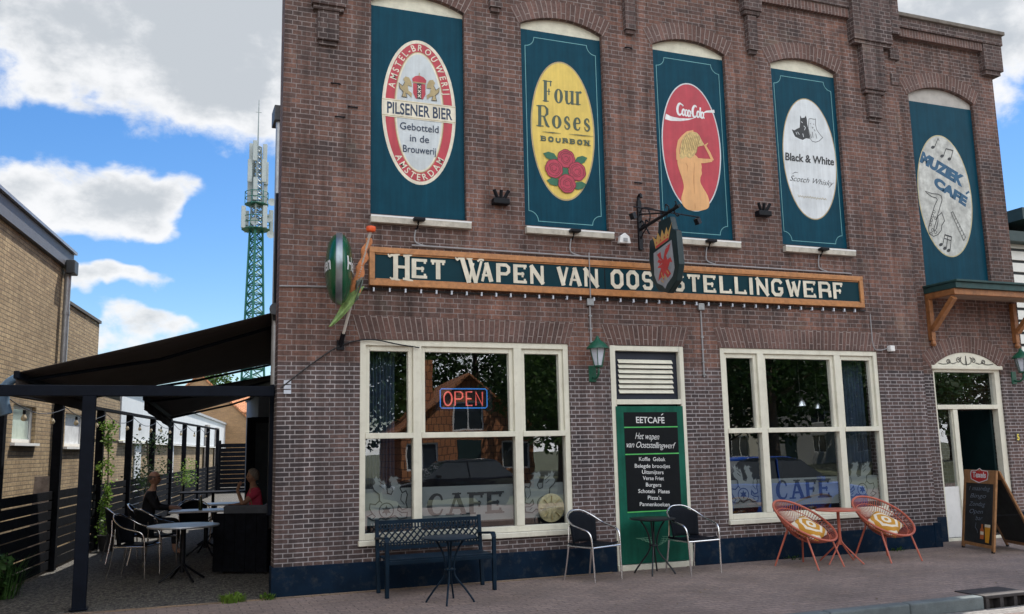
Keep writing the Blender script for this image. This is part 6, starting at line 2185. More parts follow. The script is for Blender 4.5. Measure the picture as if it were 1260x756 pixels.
def blades(mb, centre, rad, n, h, rng, w=0.008):
    for _ in range(n):
        a, r_ = rng.uniform(0, 2 * pi), rad * sqrt(rng.random())
        p = Vector(centre) + Vector((r_ * cos(a), r_ * sin(a) * .8, 0))
        le = Vector((cos(a), sin(a), 0)) * rng.uniform(0.1, 0.7) * h
        hh = h * rng.uniform(0.5, 1.1)
        s = Vector((-sin(a), cos(a), 0)) * w
        mb.add([p - s, p + s, p + le * .4 + Vector((0, 0, hh * .7)) + s * .7, p + le * .4 + Vector((0, 0, hh * .7)) - s * .7, p + le + Vector((0, 0, hh))], [(0, 1, 2, 3), (3, 2, 4)])


def plant(name, label, loc, fn, leafm, stems=None):
    r = root(name, label, "plant", loc)
    mb = MB(); fn(mb); mb.build("foliage", leafm, r, weld=False)
    if stems:
        s = MB(); stems(s); s.build("stem", BARK, r, smooth=True)
    return r


# ------------------------------------------------------------------ fence along the lot line
FX0 = -2.1
POSTS = [1.55, 4.30, 7.25, 10.1, 13.2, 16.4, 19.4, 23.3, 26.7, 30.8]
fence = root("slat_fence", "black slatted wooden fence with tall posts and top rail along the terrace", "fence", tuple(lot(FX0, 1.5)))
railz = lambda s: 2.42 + 0.009 * s
for s in POSTS:
    p = lot(FX0, s)
    MB().obox(p - LOT * .06 - LOT_N * .065, LOT * .12, LOT_N * .13, (0, 0, railz(s))).build("post", BLACK_WOOD, fence, bevel=0.006)
for i in range(len(POSTS) - 1):
    a, b = POSTS[i] + .065, POSTS[i + 1] - .065
    t = MB()
    for k in range(8):
        z0 = 0.03 + k * 0.1435
        jz = 0.003 * sin(k * 3 + i)
        t.obox(lot(FX0, a, z0 + jz, -.02), LOT * (b - a), LOT_N * .022, (0, 0, 0.123))
    t.build("slat_panel", BLACK_WOOD, fence, bevel=0.003)
    MB().obox(lot(FX0, a - .06, railz(POSTS[i]), -.05), LOT * (b - a + .12) + Vector((0, 0, railz(POSTS[i + 1]) - railz(POSTS[i]))), LOT_N * .10, (0, 0, 0.055)).build("rail", BLACK_WOOD, fence)
a = lot(FX0, 31)
rear = root("rear_fence", "dark board fence closing the far end of the terrace", "fence", tuple(a))
t = MB()
for k in range(11):
    t.beam(a + Vector((0.1, 0, 0.12 + k * 0.19)), a + Vector((3.4, -.4, 0.12 + k * 0.19)), 0.03, 0.17)
t.build("boards", BLACK_WOOD, rear)
for q in (0, .5, 1): MB().beam(a + Vector((.1 + 3.3 * q, .03 - .4 * q, 0)), a + Vector((.1 + 3.3 * q, .03 - .4 * q, 2.25)), .09, .09).build("post", BLACK_WOOD, rear)

# festoon bulbs on the rail
fest = root("festoon_lights", "string of small hanging bulbs along the top rail of the black fence", "string lights", tuple(lot(FX0, 1.6, 2.4)))
t = MB()
bulbs = []
for i in range(len(POSTS) - 2):
    a, b = POSTS[i], POSTS[i + 1]
    pts = [lot(FX0, a + (b - a) * q, railz(a) - 0.05 - 0.13 * sin(pi * q), .08) for q in [j / 8 for j in range(9)]]
    t.tube(pts, 0.007, 5)
    bulbs += [pts[2], pts[6]] if i < 5 else [pts[4]]
t.build("cable", CABLE_BLACK, fest)
BULB = mat("bulb_glass", (0.50, 0.42, 0.28), 0.15)
for p in bulbs:
    bb = MB().lathe([(0.018, -0.02), (0.020, -0.07), (0.012, -.075)], p, 8).build("bulb", BLACK, fest)
    MB().lathe([(0.012, -0.075), (0.032, -.11), (0.036, -.135), (0.022, -.16), (0.002, -.165)], p, 10).build("bulb_glass", BULB, bb, smooth=True)

# pergola portal at the front
perg = root("pergola", "black steel portal of post and beam at the front of the terrace", "pergola", (-0.8, 0.24, 0))
PERG = mat("anthracite_steel", (0.005, 0.008, 0.015), 0.55, 0.0, spec=0.1, var=0.25)
MB().box(-.875, -.735, .17, .31, 0, 2.333).build("post", PERG, perg, bevel=0.006)
MB().box(-2.6, 1.235, .17, .31, 2.334, 2.455).build("beam", PERG, perg, bevel=0.006)
MB().box(-.90, -.71, .15, .34, 0, .012).build("foot_plate", PERG, perg)

# ------------------------------------------------------------------ awnings
AWN = mat("awning_cloth", (0.040, 0.032, 0.030), 0.85, var=0.15, scale=2, bump=0.1, bscale=80)


def awning(label, rn, rf, ln, lf, valance=0.16):
    r = root("awning", label, "awning", tuple(rn), group="dark awnings over the terrace")
    rows = []
    for i in range(13):
        v = i / 12
        a, b = rn.lerp(rf, v), ln.lerp(lf, v)
        rows.append([a.lerp(b, u) + Vector((0, 0, -0.015 * sin(pi * u) - 0.01 * sin(pi * v))) for u in [j / 16 for j in range(17)]])
    MB().grid(rows).build("fabric", AWN, r, smooth=True, solid=0.006)
    d = (rf - rn).normalized()
    MB().tube([rn - d * .08 + Vector((0, 0, .03)), rf + d * .08 + Vector((0, 0, .03))], 0.075, 14).build("cassette", mat("awning_case", (0.05, 0.055, 0.065), 0.35, 0.3), r, smooth=True)
    MB().beam(ln + Vector((0, 0, -.02)), lf + Vector((0, 0, -.02)), 0.06, 0.09).build("front_bar", PERG, r, bevel=0.01)
    rows = [[ln.lerp(lf, j / 12) + Vector((0.012 * sin(j * 2.1), 0, -0.06 - valance * k / 3)) for j in range(13)] for k in range(4)]
    MB().grid(rows).build("valance", AWN, r, smooth=True, solid=0.004)
    for v in (0.1, 0.9):
        a, b = rn.lerp(rf, v), ln.lerp(lf, v)
        m_ = a.lerp(b, .5) + Vector((0, (0.35 if v < .5 else -.35), -.14))
        MB().tube([a + Vector((-.05, 0, -.10)), m_, b + Vector((0, 0, -.05))], 0.022, 8).build("folding_arm", PERG, r)


rn, rf = on_y(339, 384, 0.45), on_y(341, 446, 9.0)
awning("front dark brown awning sloping down from the cafe wall to the fence", rn, rf, on_lot(20, 459, -1.63), on_lot(108, 489, -1.63))
awning("rear dark awning deeper in the terrace behind the front one", on_y(337, 461, 9.0), on_y(339, 478, 13.0), on_lot(178, 488, -1.0), on_lot(211, 514, -1.0))
pw = on_y(338, 440, 0.5)
o = MB().box(pw.x - .05, pw.x + .05, .47, .57, 0.9, pw.z - .35).build("awning_post", PERG, None, bevel=0.006)
tag(o, "dark upright profile under the awning end against the cafe corner", "post")
# blue-grey cover on the front end of the awning bar
p = on_y(10, 474, 0.75)
t = MB()
t.tube(smooth_curve([p + Vector((.10, 0, .10)), p + Vector((-.02, 0, .0)), p + Vector((-.05, 0, -.16)), p + Vector((.0, 0, -.34))], 4), [0.05] * 5 + [0.075] * 4 + [.07] * 4, 10)
tag(t.build("tarpaulin_wrap", mat("blue_tarp", (0.10, 0.18, 0.28), 0.6, var=0.2), None, smooth=True), "pale blue cover wrapped round the front end of the awning bar", "cover")

# ------------------------------------------------------------------ glazed screen, annex
ax0 = on_y(303, 560, 8.0).x
ax1 = lot(XL, 8.0).x - .02
scr = root("glazed_door_screen", "dark framed glazed door screen between terrace and annex", "door", ((ax0 + ax1) / 2, 8.0, 0))
zt_ = on_y(305, 514, 8.0).z
t = MB()
t.box(ax0, ax0 + .09, 7.96, 8.05, 0, zt_); t.box(ax1 - .05, ax1, 7.96, 8.05, 0, zt_)
t.box(ax0 + .09, ax1 - .05, 7.96, 8.05, zt_ - .11, zt_); t.box(ax0 + .09, ax1 - .05, 7.96, 8.05, 0, .14)
t.box(ax0 + .09, ax0 + .17, 7.97, 8.04, .141, zt_ - .111)
t.build("frame", PERG, scr, bevel=0.006)
MB().box(ax0 + .17, ax1 - .05, 8.0, 8.012, .14, zt_ - .11).build("pane", mat("smoked_glass", (0.045, 0.065, 0.085), 0.08, spec=0.6), scr)
MB().tube([(ax0 + .13, 7.93, 1.05), (ax0 + .25, 7.93, 1.05)], 0.012, 8).build("handle", ALU, scr)
ann = root("annex", "plain blue grey rendered annex wall above the glazed screen", "building", ((ax0 + ax1) / 2, 9, 0))
za = on_y(325, 486, 9.0).z
MB().box(on_y(318, 500, 9.0).x, ax1 + .3, 9.0, 12.0, 0, za).build("wall", mat("blue_grey_render", (0.17, 0.22, 0.28), 0.8, var=0.1), ann)
MB().box(on_y(318, 500, 9.0).x - .03, ax1 + .3, 8.96, 12.04, za + .001, za + .06).build("coping", PERG, ann)

# ------------------------------------------------------------------ terrace furniture
p0, p1 = Vector((0.70, 2.66, 0)), Vector((1.40, 2.24, 0))
d_ = (p1 - p0).normalized()
n_ = Vector((-d_.y, d_.x, 0))
sofa = root("timber_sofa", "black plank timber sofa seen from behind at the cafe wall", "sofa", tuple(p0))
t = MB()
wl = (p1 - p0).length
for k in range(5):
    t.obox(p0 + d_ * (wl * k / 5 + .003) + Vector((0, 0, .02)), d_ * (wl / 5 - .006), n_ * .03, (0, 0, .80))
t.build("back_planks", BLACK_WOOD, sofa, bevel=0.004)
t = MB()
t.obox(p0 + n_ * .032 + Vector((0, 0, .02)), d_ * .03, n_ * .62, (0, 0, .58)); t.obox(p1 + n_ * .032 - d_ * .03 + Vector((0, 0, .02)), d_ * .03, n_ * .62, (0, 0, .58))
t.build("side_planks", BLACK_WOOD, sofa)
MB().obox(p0 + n_ * .05 + d_ * .03 + Vector((0, 0, .34)), d_ * (wl - .06), n_ * .6, (0, 0, .08)).build("seat", BLACK_WOOD, sofa)
MB().obox(p0 + d_ * .12 + n_ * .035 + Vector((0, 0, .60)), d_ * (wl - .14), n_ * .10 + Vector((0, 0, -.0)), (0, 0, .33)).build("back_cushion", mat("grey_cushion", (0.055, 0.062, 0.075), 0.9, var=.2), sofa, bevel=0.03)
MB().obox(p1 - d_ * .10 + n_ * .05 + Vector((0, 0, .80)), d_ * .09, n_ * .28 + Vector((0, 0, .16)), (0, 0, .03)).build("side_flap", BLACK_WOOD, sofa)

METAL_TOP = mat("brushed_table_top", (0.42, 0.43, 0.45), 0.35, 0.6, var=0.15)


def terrace_table(label, x, y, top, rx, ry, round_, m, rz=0.0):
    r = root("terrace_table", label, "table", (x, y, 0), rz, local=True)
    t = MB()
    if round_:
        t.lathe([(.002, top - .025), (rx, top - .025), (rx + .006, top - .012), (rx, top), (.002, top)], (0, 0, 0), 40)
    else:
        t.box(-rx, rx, -ry, ry, top - .03, top)
    t.build("tabletop", m, r, smooth=round_, bevel=0 if round_ else 0.006)
    MB().tube([(0, 0, .1), (0, 0, top - .03)], 0.035, 12).build("column", BLACK, r, smooth=True)
    for k in range(4):
        an = radians(25 + 90 * k)
        MB().tube(smooth_curve([(0, 0, .22), (.08 * cos(an), .08 * sin(an), .16), (.24 * cos(an), .24 * sin(an), .05), (.32 * cos(an), .32 * sin(an), 0)], 4), 0.016, 8).build("leg", BLACK, r, smooth=True)
    return r


tp = on_z(226, 646, 0.72)
terrace_table("round grey metal table at the front of the terrace", tp.x, tp.y, 0.72, 0.46, .46, True, METAL_TOP)
terrace_table("rectangular pale table in front of the seated pair", 0.72, 5.35, 0.73, 0.58, 0.34, False, METAL_TOP, radians(-6))
terrace_table("rectangular pale table behind the seated pair on the terrace", 0.95, 7.1, 0.74, 0.62, 0.34, False, METAL_TOP, radians(-6))
terrace_table("dark covered table at the far end of the terrace", 1.15, 12.0, 0.78, 0.75, 0.5, False, BLACK_WOOD, radians(-6))
bt = on_z(250, 615, .73)
r = root("bottle", "dark bottle standing on the pale table between the seated pair", "bottle", (0.62, 5.3, .731))
MB().lathe([(.03, 0), (.034, .01), (.034, .13), (.014, .19), (.014, .24), (.002, .24)], (.62, 5.3, .731), 14).build("glass_body", mat("bottle_glass", (0.03, 0.05, 0.02), 0.1), r, smooth=True)
MB().lathe([(.0155, .215), (.0165, .245), (.002, .248)], (.62, 5.3, .731), 12).build("cap", ALU, r)

place_chair(-0.32, 2.86, radians(68), "front black armchair with bright frame at the left of the round terrace table")
place_chair(-0.10, 4.25, radians(120), "black armchair behind the round terrace table on its fence side")
place_chair(-0.25, 5.75, radians(84), "black armchair in which the man in dark clothes sits")
place_chair(-0.55, 4.95, radians(100), "black armchair beside the fence between the round table and the seated man")
place_chair(0.55, 6.35, radians(5), "black armchair pushed in behind the pale rectangular table")
place_chair(1.62, 5.50, radians(-80), "black armchair in which the woman in the pink top sits")

# ------------------------------------------------------------------ people
SKIN = mat("skin", (0.46, 0.26, 0.18), 0.55, var=0.08)


def skinned(name, pts, edges, m, parent, rootv=0, sub=2):
    """pts: list of (position, radius x, radius y); one continuous skinned surface"""
    me = bpy.data.meshes.new(name)
    me.from_pydata([tuple(p[0]) for p in pts], edges, [])
    o = bpy.data.objects.new(name, me)
    COL.objects.link(o)
    o.parent = parent
    o.modifiers.new("skin", 'SKIN')
    if not me.skin_vertices: me.attributes.new
    sv = me.skin_vertices[0].data
    for i, p in enumerate(pts):
        sv[i].radius = (p[1], p[2] if len(p) > 2 else p[1])
        sv[i].use_root = (i == rootv)
    md = o.modifiers.new("sub", 'SUBSURF'); md.levels = sub; md.render_levels = sub
    o.modifiers["skin"].use_smooth_shade = True
    me.materials.append(m)
    return o


def add_head(r):
    """fuse a shaped head onto the skinned body so that the body stays one surface"""
    o = next(c for c in r.children if c.name.startswith("body"))
    bpy.context.view_layer.update()
    me = bpy.data.meshes.new_from_object(o.evaluated_get(bpy.context.evaluated_depsgraph_get()))
    o.modifiers.clear()
    bm = bmesh.new()
    bm.from_mesh(me)

    def blob(c, rad, shape=None, nu=24, nv=16):
        res = bmesh.ops.create_uvsphere(bm, u_segments=nu, v_segments=nv, radius=1.0)
        for q in res['verts']:
            p = q.co.copy()
            n = Vector((p.x * rad[0], p.y * rad[1], p.z * rad[2]))
            if shape: n = shape(p, n)
            q.co = Vector(c) + n

    def face(p, n):
        if p.z < -.15:                                  # jaw and chin
            k = 1 - .34 * min(1, (-p.z - .15) / .85)
            n.x *= k
            if p.y > 0: n.y *= k
            else: n.y -= .010 * max(0, 1 - abs(p.z + .8) * 3)
        if p.y < 0:
            n.y -= .024 * exp(-(n.x / .014) ** 2 - ((n.z + .018) / .020) ** 2)      # nose
            n.y -= .006 * exp(-((abs(n.x) - .03) / .022) ** 2 - ((n.z - .022) / .010) ** 2)   # brow
            n.y += .010 * exp(-((abs(n.x) - .032) / .014) ** 2 - (n.z / .011) ** 2)           # eye sockets
            n.y -= .006 * exp(-(n.x / .022) ** 2 - ((n.z + .060) / .010) ** 2)      # lips
        return n
    blob((0, .008, 1.262), (.079, .098, .122), face, 40, 28)
    for sg in (-1, 1): blob((sg * .080, .018, 1.255), (.012, .020, .032), None, 10, 8)
    bm.to_mesh(me)
    bm.free()
    old = o.data
    o.data = me
    me.name = "body"
    if not me.materials: me.materials.append(SKIN)
    md = o.modifiers.new("fuse", 'REMESH'); md.mode = 'VOXEL'; md.voxel_size = .0065; md.use_smooth_shade = True
    bpy.data.meshes.remove(old)


def seated(label, x, y, rz, shirt, trousers, hair, raised, longhair):
    r = root("person", label, "person", (x, y, 0), rz, local=True)
    J, E_ = [], []

    def v(p, a, b=None, to=None):
        J.append((Vector(p), a, b if b else a))
        if to is not None: E_.append((to, len(J) - 1))
        return len(J) - 1
    pel = v((0, .08, .53), .150, .115)
    sp = v((0, .09, .72), .140, .105, pel)
    ch = v((0, .06, .93), .155, .105, sp)
    nk0 = v((0, .03, 1.07), .075, .07, ch)
    nk = v((0, .012, 1.115), .055, .055, nk0)
    v((0, .010, 1.19), .050, .052, nk)
    arms = []
    for sg in (-1, 1):
        sh = v((sg * .185, .05, 1.00), .062, .062, ch)
        if raised and sg == raised:
            el = v((sg * .25, -.20, .80), .042, .042, sh)
            wr = v((sg * .12, -.27, 1.04), .028, .026, el)
            hd_ = v((sg * .085, -.235, 1.10), .030, .018, wr)
            fd = Vector((-.02 * sg, .02, .075))
        else:
            el = v((sg * .26, -.06, .78), .042, .042, sh)
            wr = v((sg * .16, -.30, .765), .028, .026, el)
            hd_ = v((sg * .13, -.37, .765), .034, .018, wr)
            fd = Vector((-.01 * sg, -.075, -.012))
        for k in range(4):
            off = Vector((.021 * (k - 1.5), 0, 0)) if not (raised and sg == raised) else Vector((.014 * (k - 1.5), .016 * (k - 1.5), 0))
            f1 = v(J[hd_][0] + off + fd * (.55 + .1 * (k in (1, 2))), .0095, .0095, hd_)
            v(J[f1][0] + fd * (.5 + .1 * (k in (1, 2))) + Vector((0, .008, -.016)), .008, .008, f1)
        th = v(J[hd_][0] + Vector((-sg * .04, -.01, .008)), .011, .011, hd_)
        v(J[th][0] + fd * .45 + Vector((-sg * .008, 0, 0)), .009, .009, th)
        arms.append((sh, el, wr))
    legs = []
    for sg in (-1, 1):
        hp = v((sg * .10, .05, .51), .095, .09, pel)
        kn = v((sg * .13, -.38, .53), .062, .062, hp)
        an = v((sg * .13, -.36, .10), .040, .040, kn)
        hl = v((sg * .13, -.38, .045), .038, .035, an)
        v((sg * .14, -.53, .035), .034, .022, hl)
        legs.append((hp, kn, an))
    skinned("body", J, E_, SKIN, r)
    add_head(r)
    g = lambda i, k: (J[i][0], J[i][1] * k + .006, J[i][2] * k + .006)
    # shirt: trunk and upper sleeves
    P, Q = [g(pel, 1.05), g(sp, 1.08), g(ch, 1.06), (J[nk0][0] + Vector((0, .01, -.02)), .085, .08)], [(0, 1), (1, 2), (2, 3)]
    for sh, el, wr in arms:
        P.append(g(sh, 1.1)); Q.append((2, len(P) - 1))
        e1 = J[sh][0].lerp(J[el][0], .62)
        P.append((e1, .058, .058)); Q.append((len(P) - 2, len(P) - 1))
        if not longhair:
            P.append((J[el][0], .052, .052)); Q.append((len(P) - 2, len(P) - 1))
            P.append((J[el][0].lerp(J[wr][0], .85), .038, .038)); Q.append((len(P) - 2, len(P) - 1))
    skinned("shirt", P, Q, shirt, r)
    P, Q = [g(pel, 1.08)], []
    for hp, kn, an in legs:
        P.append(g(hp, 1.06)); Q.append((0, len(P) - 1))
        P.append(g(kn, 1.08)); Q.append((len(P) - 2, len(P) - 1))
        P.append((J[kn][0].lerp(J[an][0], .35 if longhair else .9), .058, .058)); Q.append((len(P) - 2, len(P) - 1))
    skinned("trousers", P, Q, trousers, r)
    hm = MB()
    c = Vector((0, .012, 1.268))
    rows = []
    for i in range(10):
        row = []
        for k in range(25):
            a = 2 * pi * k / 24
            back = (sin(a) + 1) / 2                      # 0 at the face, 1 at the nape
            if longhair: t0_, t1_ = 2, 42 + 82 * min(1, back * 1.5) ** .8
            else: t0_, t1_ = 66 + 14 * (1 - back), 70 + 44 * max(0, back - .18) ** .6
            th = radians(t0_ + (t1_ - t0_) * i / 9)
            bump_ = 1 + (.03 * sin(7 * a + i) if longhair else 0)
            row.append(c + Vector((.084 * sin(th) * cos(a), .102 * sin(th) * sin(a), .124 * cos(th))) * bump_)
        rows.append(row)
    hm.grid(rows)
    hm.build("hair", hair, r, smooth=True, solid=0.016 if longhair else 0.006)
    em = MB()
    for sg in (-1, 1): em.lathe([(.002, -.011), (.009, -.006), (.011, 0), (.009, .006), (.002, .011)], (sg * .032, -.072, 1.262), 8)
    em.build("eyes", BLACK, r, smooth=True)
    MB().tube([(-.022, -.086, 1.202), (0, -.094, 1.200), (.022, -.086, 1.202)], .004, 5).build("mouth", mat("lips", (0.30, 0.10, 0.09), 0.5), r)
    return r


seated("balding man in dark clothes sitting by the fence at the pale terrace table", -0.12, 5.78, radians(86), mat("dark_jumper", (0.012, 0.014, 0.02), 0.9), mat("dark_trousers", (0.015, 0.016, 0.02), 0.9), mat("cropped_hair", (0.12, 0.10, 0.09), 0.8), 0, False)
seated("grey haired woman in a pink top sitting with one hand raised to her face", 1.47, 5.52, radians(-84), mat("pink_top", (0.62, 0.06, 0.13), 0.85), mat("grey_trousers", (0.05, 0.05, 0.06), 0.9), mat("grey_hair", (0.30, 0.27, 0.24), 0.8, var=0.4, scale=40), 1, True)

# ------------------------------------------------------------------ terrace plants
rg = random.Random(11)
vp = lot(FX0, 7.25, 0, .16)
plant("climbing_plant", "bright green climbing plant on the fence post beside the pergola post", tuple(vp),
      lambda m: [leaves(m, (vp.x + .03 * sin(q * 2.3), vp.y - .12, 0.25 + q * .24), (.13 + .06 * sin(q * 1.7), .14, .16), 130 if q not in (4, 6) else 30, .06, rg) for q in range(9)], LEAF_A,
      lambda s: s.tube([(vp.x, vp.y - .1, 0), (vp.x + .03, vp.y - .12, .8), (vp.x - .02, vp.y - .1, 2.2)], .012, 6))
pot = root("flower_pot", "dark pot at the foot of the climbing plant", "pot", (vp.x + .05, vp.y - .3, 0))
MB().lathe([(.11, 0), (.15, .24), (.165, .25), (.165, .28), (.145, .28), (.13, .24)], (vp.x + .05, vp.y - .3, 0), 20).build("bowl", mat("dark_pot", (0.03, 0.028, 0.03), .6), pot, smooth=True)
MB().lathe([(.002, .25), (.132, .25)], (vp.x + .05, vp.y - .3, 0), 20).build("soil", mat("soil", (0.03, 0.022, 0.015), .95), pot)
sp_ = lot(FX0, 11.8, 0, .12)
plant("fence_shrub", "dark leafy shrub growing up the black fence behind the seated man", tuple(sp_),
      lambda m: [leaves(m, (sp_.x + rg.uniform(-.25, .35), sp_.y + rg.uniform(-1.2, .6), 1.05 + rg.uniform(-.2, 1.0) * (1 if k % 2 else .5)), (.28, .35, .25), 110, .06, rg) for k in range(10)], LEAF_E,
      lambda s: [s.tube([(sp_.x, sp_.y - .3 + .3 * k, 0), (sp_.x + .05, sp_.y - .4 + .35 * k, 1.2), (sp_.x - .03, sp_.y - .5 + .4 * k, 2.0)], .015, 6) for k in range(3)])
s2_ = lot(FX0, 18.0, 0, .15)
plant("fence_shrub", "small yellow green shrub low on the far part of the fence", tuple(s2_),
      lambda m: [leaves(m, (s2_.x + rg.uniform(-.1, .4), s2_.y + rg.uniform(-1, 1), .6 + rg.uniform(0, .8)), (.25, .4, .25), 90, .055, rg) for k in range(5)], LEAF_A,
      lambda s: s.tube([(s2_.x, s2_.y, 0), (s2_.x, s2_.y, 1.1)], .014, 6))
fp = Vector((-1.83, 1.62, 0))
plant("feathery_bush", "feathery dark green bush at the lower left edge by the fence", tuple(fp),
      lambda m: (leaves(m, (fp.x - .1, fp.y, .28), (.34, .34, .30), 520, .10, rg), leaves(m, (fp.x - .25, fp.y + .2, .42), (.25, .25, .22), 200, .09, rg), blades(m, (fp.x, fp.y, 0), .3, 120, .5, rg)), LEAF_B,
      lambda s: [s.tube([(fp.x, fp.y, 0), (fp.x - .1 + .1 * k, fp.y + .05, .4)], .01, 5) for k in range(3)])
for (px_, py_, rr, hh, lab) in ((286, 741, .15, .10, "low tuft of fresh grass on the gravel edge left of the cafe corner"), (330, 738, .10, .07, "small sprig of weed at the foot of the left cafe corner")):
    g_ = on_z(px_, py_)
    tag_ = MB(); blades(tag_, tuple(g_), rr, 150 if rr > .12 else 50, hh, rg, .007)
    leaves(tag_, (g_.x, g_.y, hh * .4), (rr * .9, rr * .7, hh * .4), 90 if rr > .12 else 25, .05, rg, droop=-.6)
    tag(tag_.build("weed_tuft", LEAF_A, None, weld=False), lab, "weed")
for (px_, py_, rr, hh, lab) in ((997, 691, .20, .05, "thin weeds along the plinth behind the left coral chair"), (1112, 679, .10, .06, "thin weeds along the plinth behind the right coral chair")):
    g_ = on_z(px_, py_); g_.y = -.07
    tag_ = MB(); blades(tag_, tuple(g_), rr, 26, hh, rg, .005)
    leaves(tag_, (g_.x, g_.y, hh * .4), (rr, .03, hh * .4), 26, .035, rg, droop=-.6)
    tag(tag_.build("weed_tuft", LEAF_B, None, weld=False), lab, "weed")
pb0, pb1 = lot(FX0, 5.0, 0.0, -.35), lot(FX0, 5.6, 1.35, -.45)
o = MB().beam(pb0, pb1, .34, .035, (0, 1, 0)).build("leaning_board", mat("grey_old_board", (0.20, 0.16, 0.13), .85, var=.35, scale=12, bump=.4), None, bevel=.004)
tag(o, "weathered grey board leaning behind the gaps of the black fence", "board")
# ------------------------------------------------------------------ neighbours on the left
NX0 = -2.9
nb = root("neighbour_building", "buff brick flat roofed neighbour building with grey fascia and small window", "building", tuple(lot(NX0, 0)))
S0, S1 = -12.0, 7.80


def lot_wall(x0, sa, sb, z0, z1, holes=(), th=0.25):
    loops = [[lot(x0, sa, z0), lot(x0, sb, z0), lot(x0, sb, z1), lot(x0, sa, z1)]]
    for (a, b, c, d) in holes: loops.append([lot(x0, a, c), lot(x0, b, c), lot(x0, b, d), lot(x0, a, d)])
    return MB().prism(loops, -LOT_N * th)


wz = (4.95, 6.20, 1.90, 2.50)
lot_wall(NX0, S0, S1, -0.13, 5.33, [wz]).build("wall", YELLOW_BRICK, nb)
lot_wall(NX0 - 4, S0, S1, -0.13, 5.33).build("wall", YELLOW_BRICK, nb)
t = MB(); t.obox(lot(NX0, S1 - .25, -.13, -.251), LOT * .25, -LOT_N * 3.7, (0, 0, 5.45)); t.obox(lot(NX0, S0, -.13, -.251), LOT * .25, -LOT_N * 3.7, (0, 0, 5.45)); t.build("wall", YELLOW_BRICK, nb)
MB().obox(lot(NX0, S0 - .2, 5.335, .07), LOT * (S1 - S0 + .20), -LOT_N * 4.4, (0, 0, .16)).build("roof", mat("roof_felt", (0.05, 0.05, 0.055), .9), nb)
FASC = mat("fascia_grey", (0.12, 0.125, 0.14), .5, var=.1)
MB().obox(lot(NX0, S0 - .2, 5.17, .003), LOT * (S1 - S0 + .22), LOT_N * .07, (0, 0, .31)).build("fascia", FASC, nb)
MB().obox(lot(NX0, S0 - .2, 5.49, .0), LOT * (S1 - S0 + .24), LOT_N * .13, (0, 0, .05)).build("roof_edge", mat("zinc_edge", (0.33, 0.34, 0.36), .4, .5), nb)


def lot_window(x0, a, b, c, d, parent, pane_m, frame_m, sill=True, blind=False):
    t = MB()
    fw = .06
    for (s0, s1, z0, z1) in ((a, a + fw, c, d), (b - fw, b, c, d), (a + fw, b - fw, c, c + fw), (a + fw, b - fw, d - fw, d)):
        t.obox(lot(x0, s0, z0, -.06), LOT * (s1 - s0), -LOT_N * .06, (0, 0, z1 - z0))
    w = t.build("window", frame_m, parent)
    MB().obox(lot(x0, a + fw, c + fw, -.085), LOT * (b - a - 2 * fw), -LOT_N * .01, (0, 0, d - c - 2 * fw)).build("pane", pane_m, w)
    if sill: MB().obox(lot(x0, a - .06, c - .05, .07), LOT * (b - a + .12), -LOT_N * .18, (0, 0, .045)).build("sill", WHITE, w)


PANE_L = mat("milky_pane", (0.34, 0.42, 0.40), .15)
lot_window(NX0, *wz, nb, PANE_L, WHITE)
pp_ = lot(NX0, S1 - .42, 0, .09)
dpp = root("rainwater_pipe", "grey rainwater pipe with dark hopper at the corner of the buff neighbour building", "drainpipe", (pp_.x, pp_.y, 0))
MB().tube([(pp_.x, pp_.y, 0), (pp_.x, pp_.y, 5.05)], .06, 12).build("pipe", ZINC, dpp, smooth=True)
for z_ in (1.2, 2.9, 4.3): MB().lathe([(.063, -.03), (.068, -.03), (.068, .03), (.063, .03)], (pp_.x, pp_.y, z_), 14).build("pipe_clip", ZINC, dpp)
MB().obox(lot(NX0, S1 - .60, 5.02, .08), LOT * .30, LOT_N * .16, (0, 0, .26)).build("hopper", mat("hopper_dark", (0.04, 0.045, 0.05), .5), dpp, bevel=.02)
nb2 = root("rear_block", "lower buff brick block behind the neighbour building with a closed white shutter", "building", tuple(lot(NX0, S1)))
w2 = (8.15, 9.75, 1.86, 2.50)
lot_wall(NX0 + .003, S1 + .005, 10.62, -.13, 4.55, [w2]).build("wall", YELLOW_BRICK, nb2)
t = MB(); t.obox(lot(NX0, 10.37, -.13, -.251), LOT * .25, -LOT_N * 3.7, (0, 0, 4.66)); t.build("wall", YELLOW_BRICK, nb2)
MB().obox(lot(NX0, S1 + .01, 4.551, .04), LOT * 2.85, -LOT_N * 4, (0, 0, .06)).build("coping", mat("dark_coping", (0.07, 0.065, 0.06), .8), nb2)
lot_window(NX0 + .003, *w2, nb2, mat("white_shutter", (0.62, 0.64, 0.66), .5), WHITE)
low = root("low_hall", "long low hall with white upper panels over buff brick beyond the fence", "building", tuple(lot(NX0, 11)))
LB0, LB1 = 10.64, 60
lot_wall(NX0 - .02, LB0, LB1, -.13, 2.03).build("wall", YELLOW_BRICK, low)
lot_wall(NX0 + .0, LB0, 13.4, 2.031, 3.0).build("wall", YELLOW_BRICK, low)
PANEL_W = mat("white_cladding", (0.60, 0.63, 0.66), .45, var=.06, scale=2, dirt=.2, dirt_col=(.4, .4, .4))
for i in range(13):
    a = 13.42 + i * 3.0
    lot_wall(NX0 + .03, a, a + 2.985, 2.05, 3.32, th=.05).build("cladding_panel", PANEL_W, low)
MB().obox(lot(NX0, LB0, 3.33, .10), LOT * (LB1 - LB0), -LOT_N * 5, (0, 0, .10)).build("roof", mat("hall_roof_edge", (0.35, 0.36, 0.38), .5), low)
MB().obox(lot(NX0, 13.42, 1.985, .10), LOT * 39, -LOT_N * .1, (0, 0, .045)).build("sill", WHITE, low)
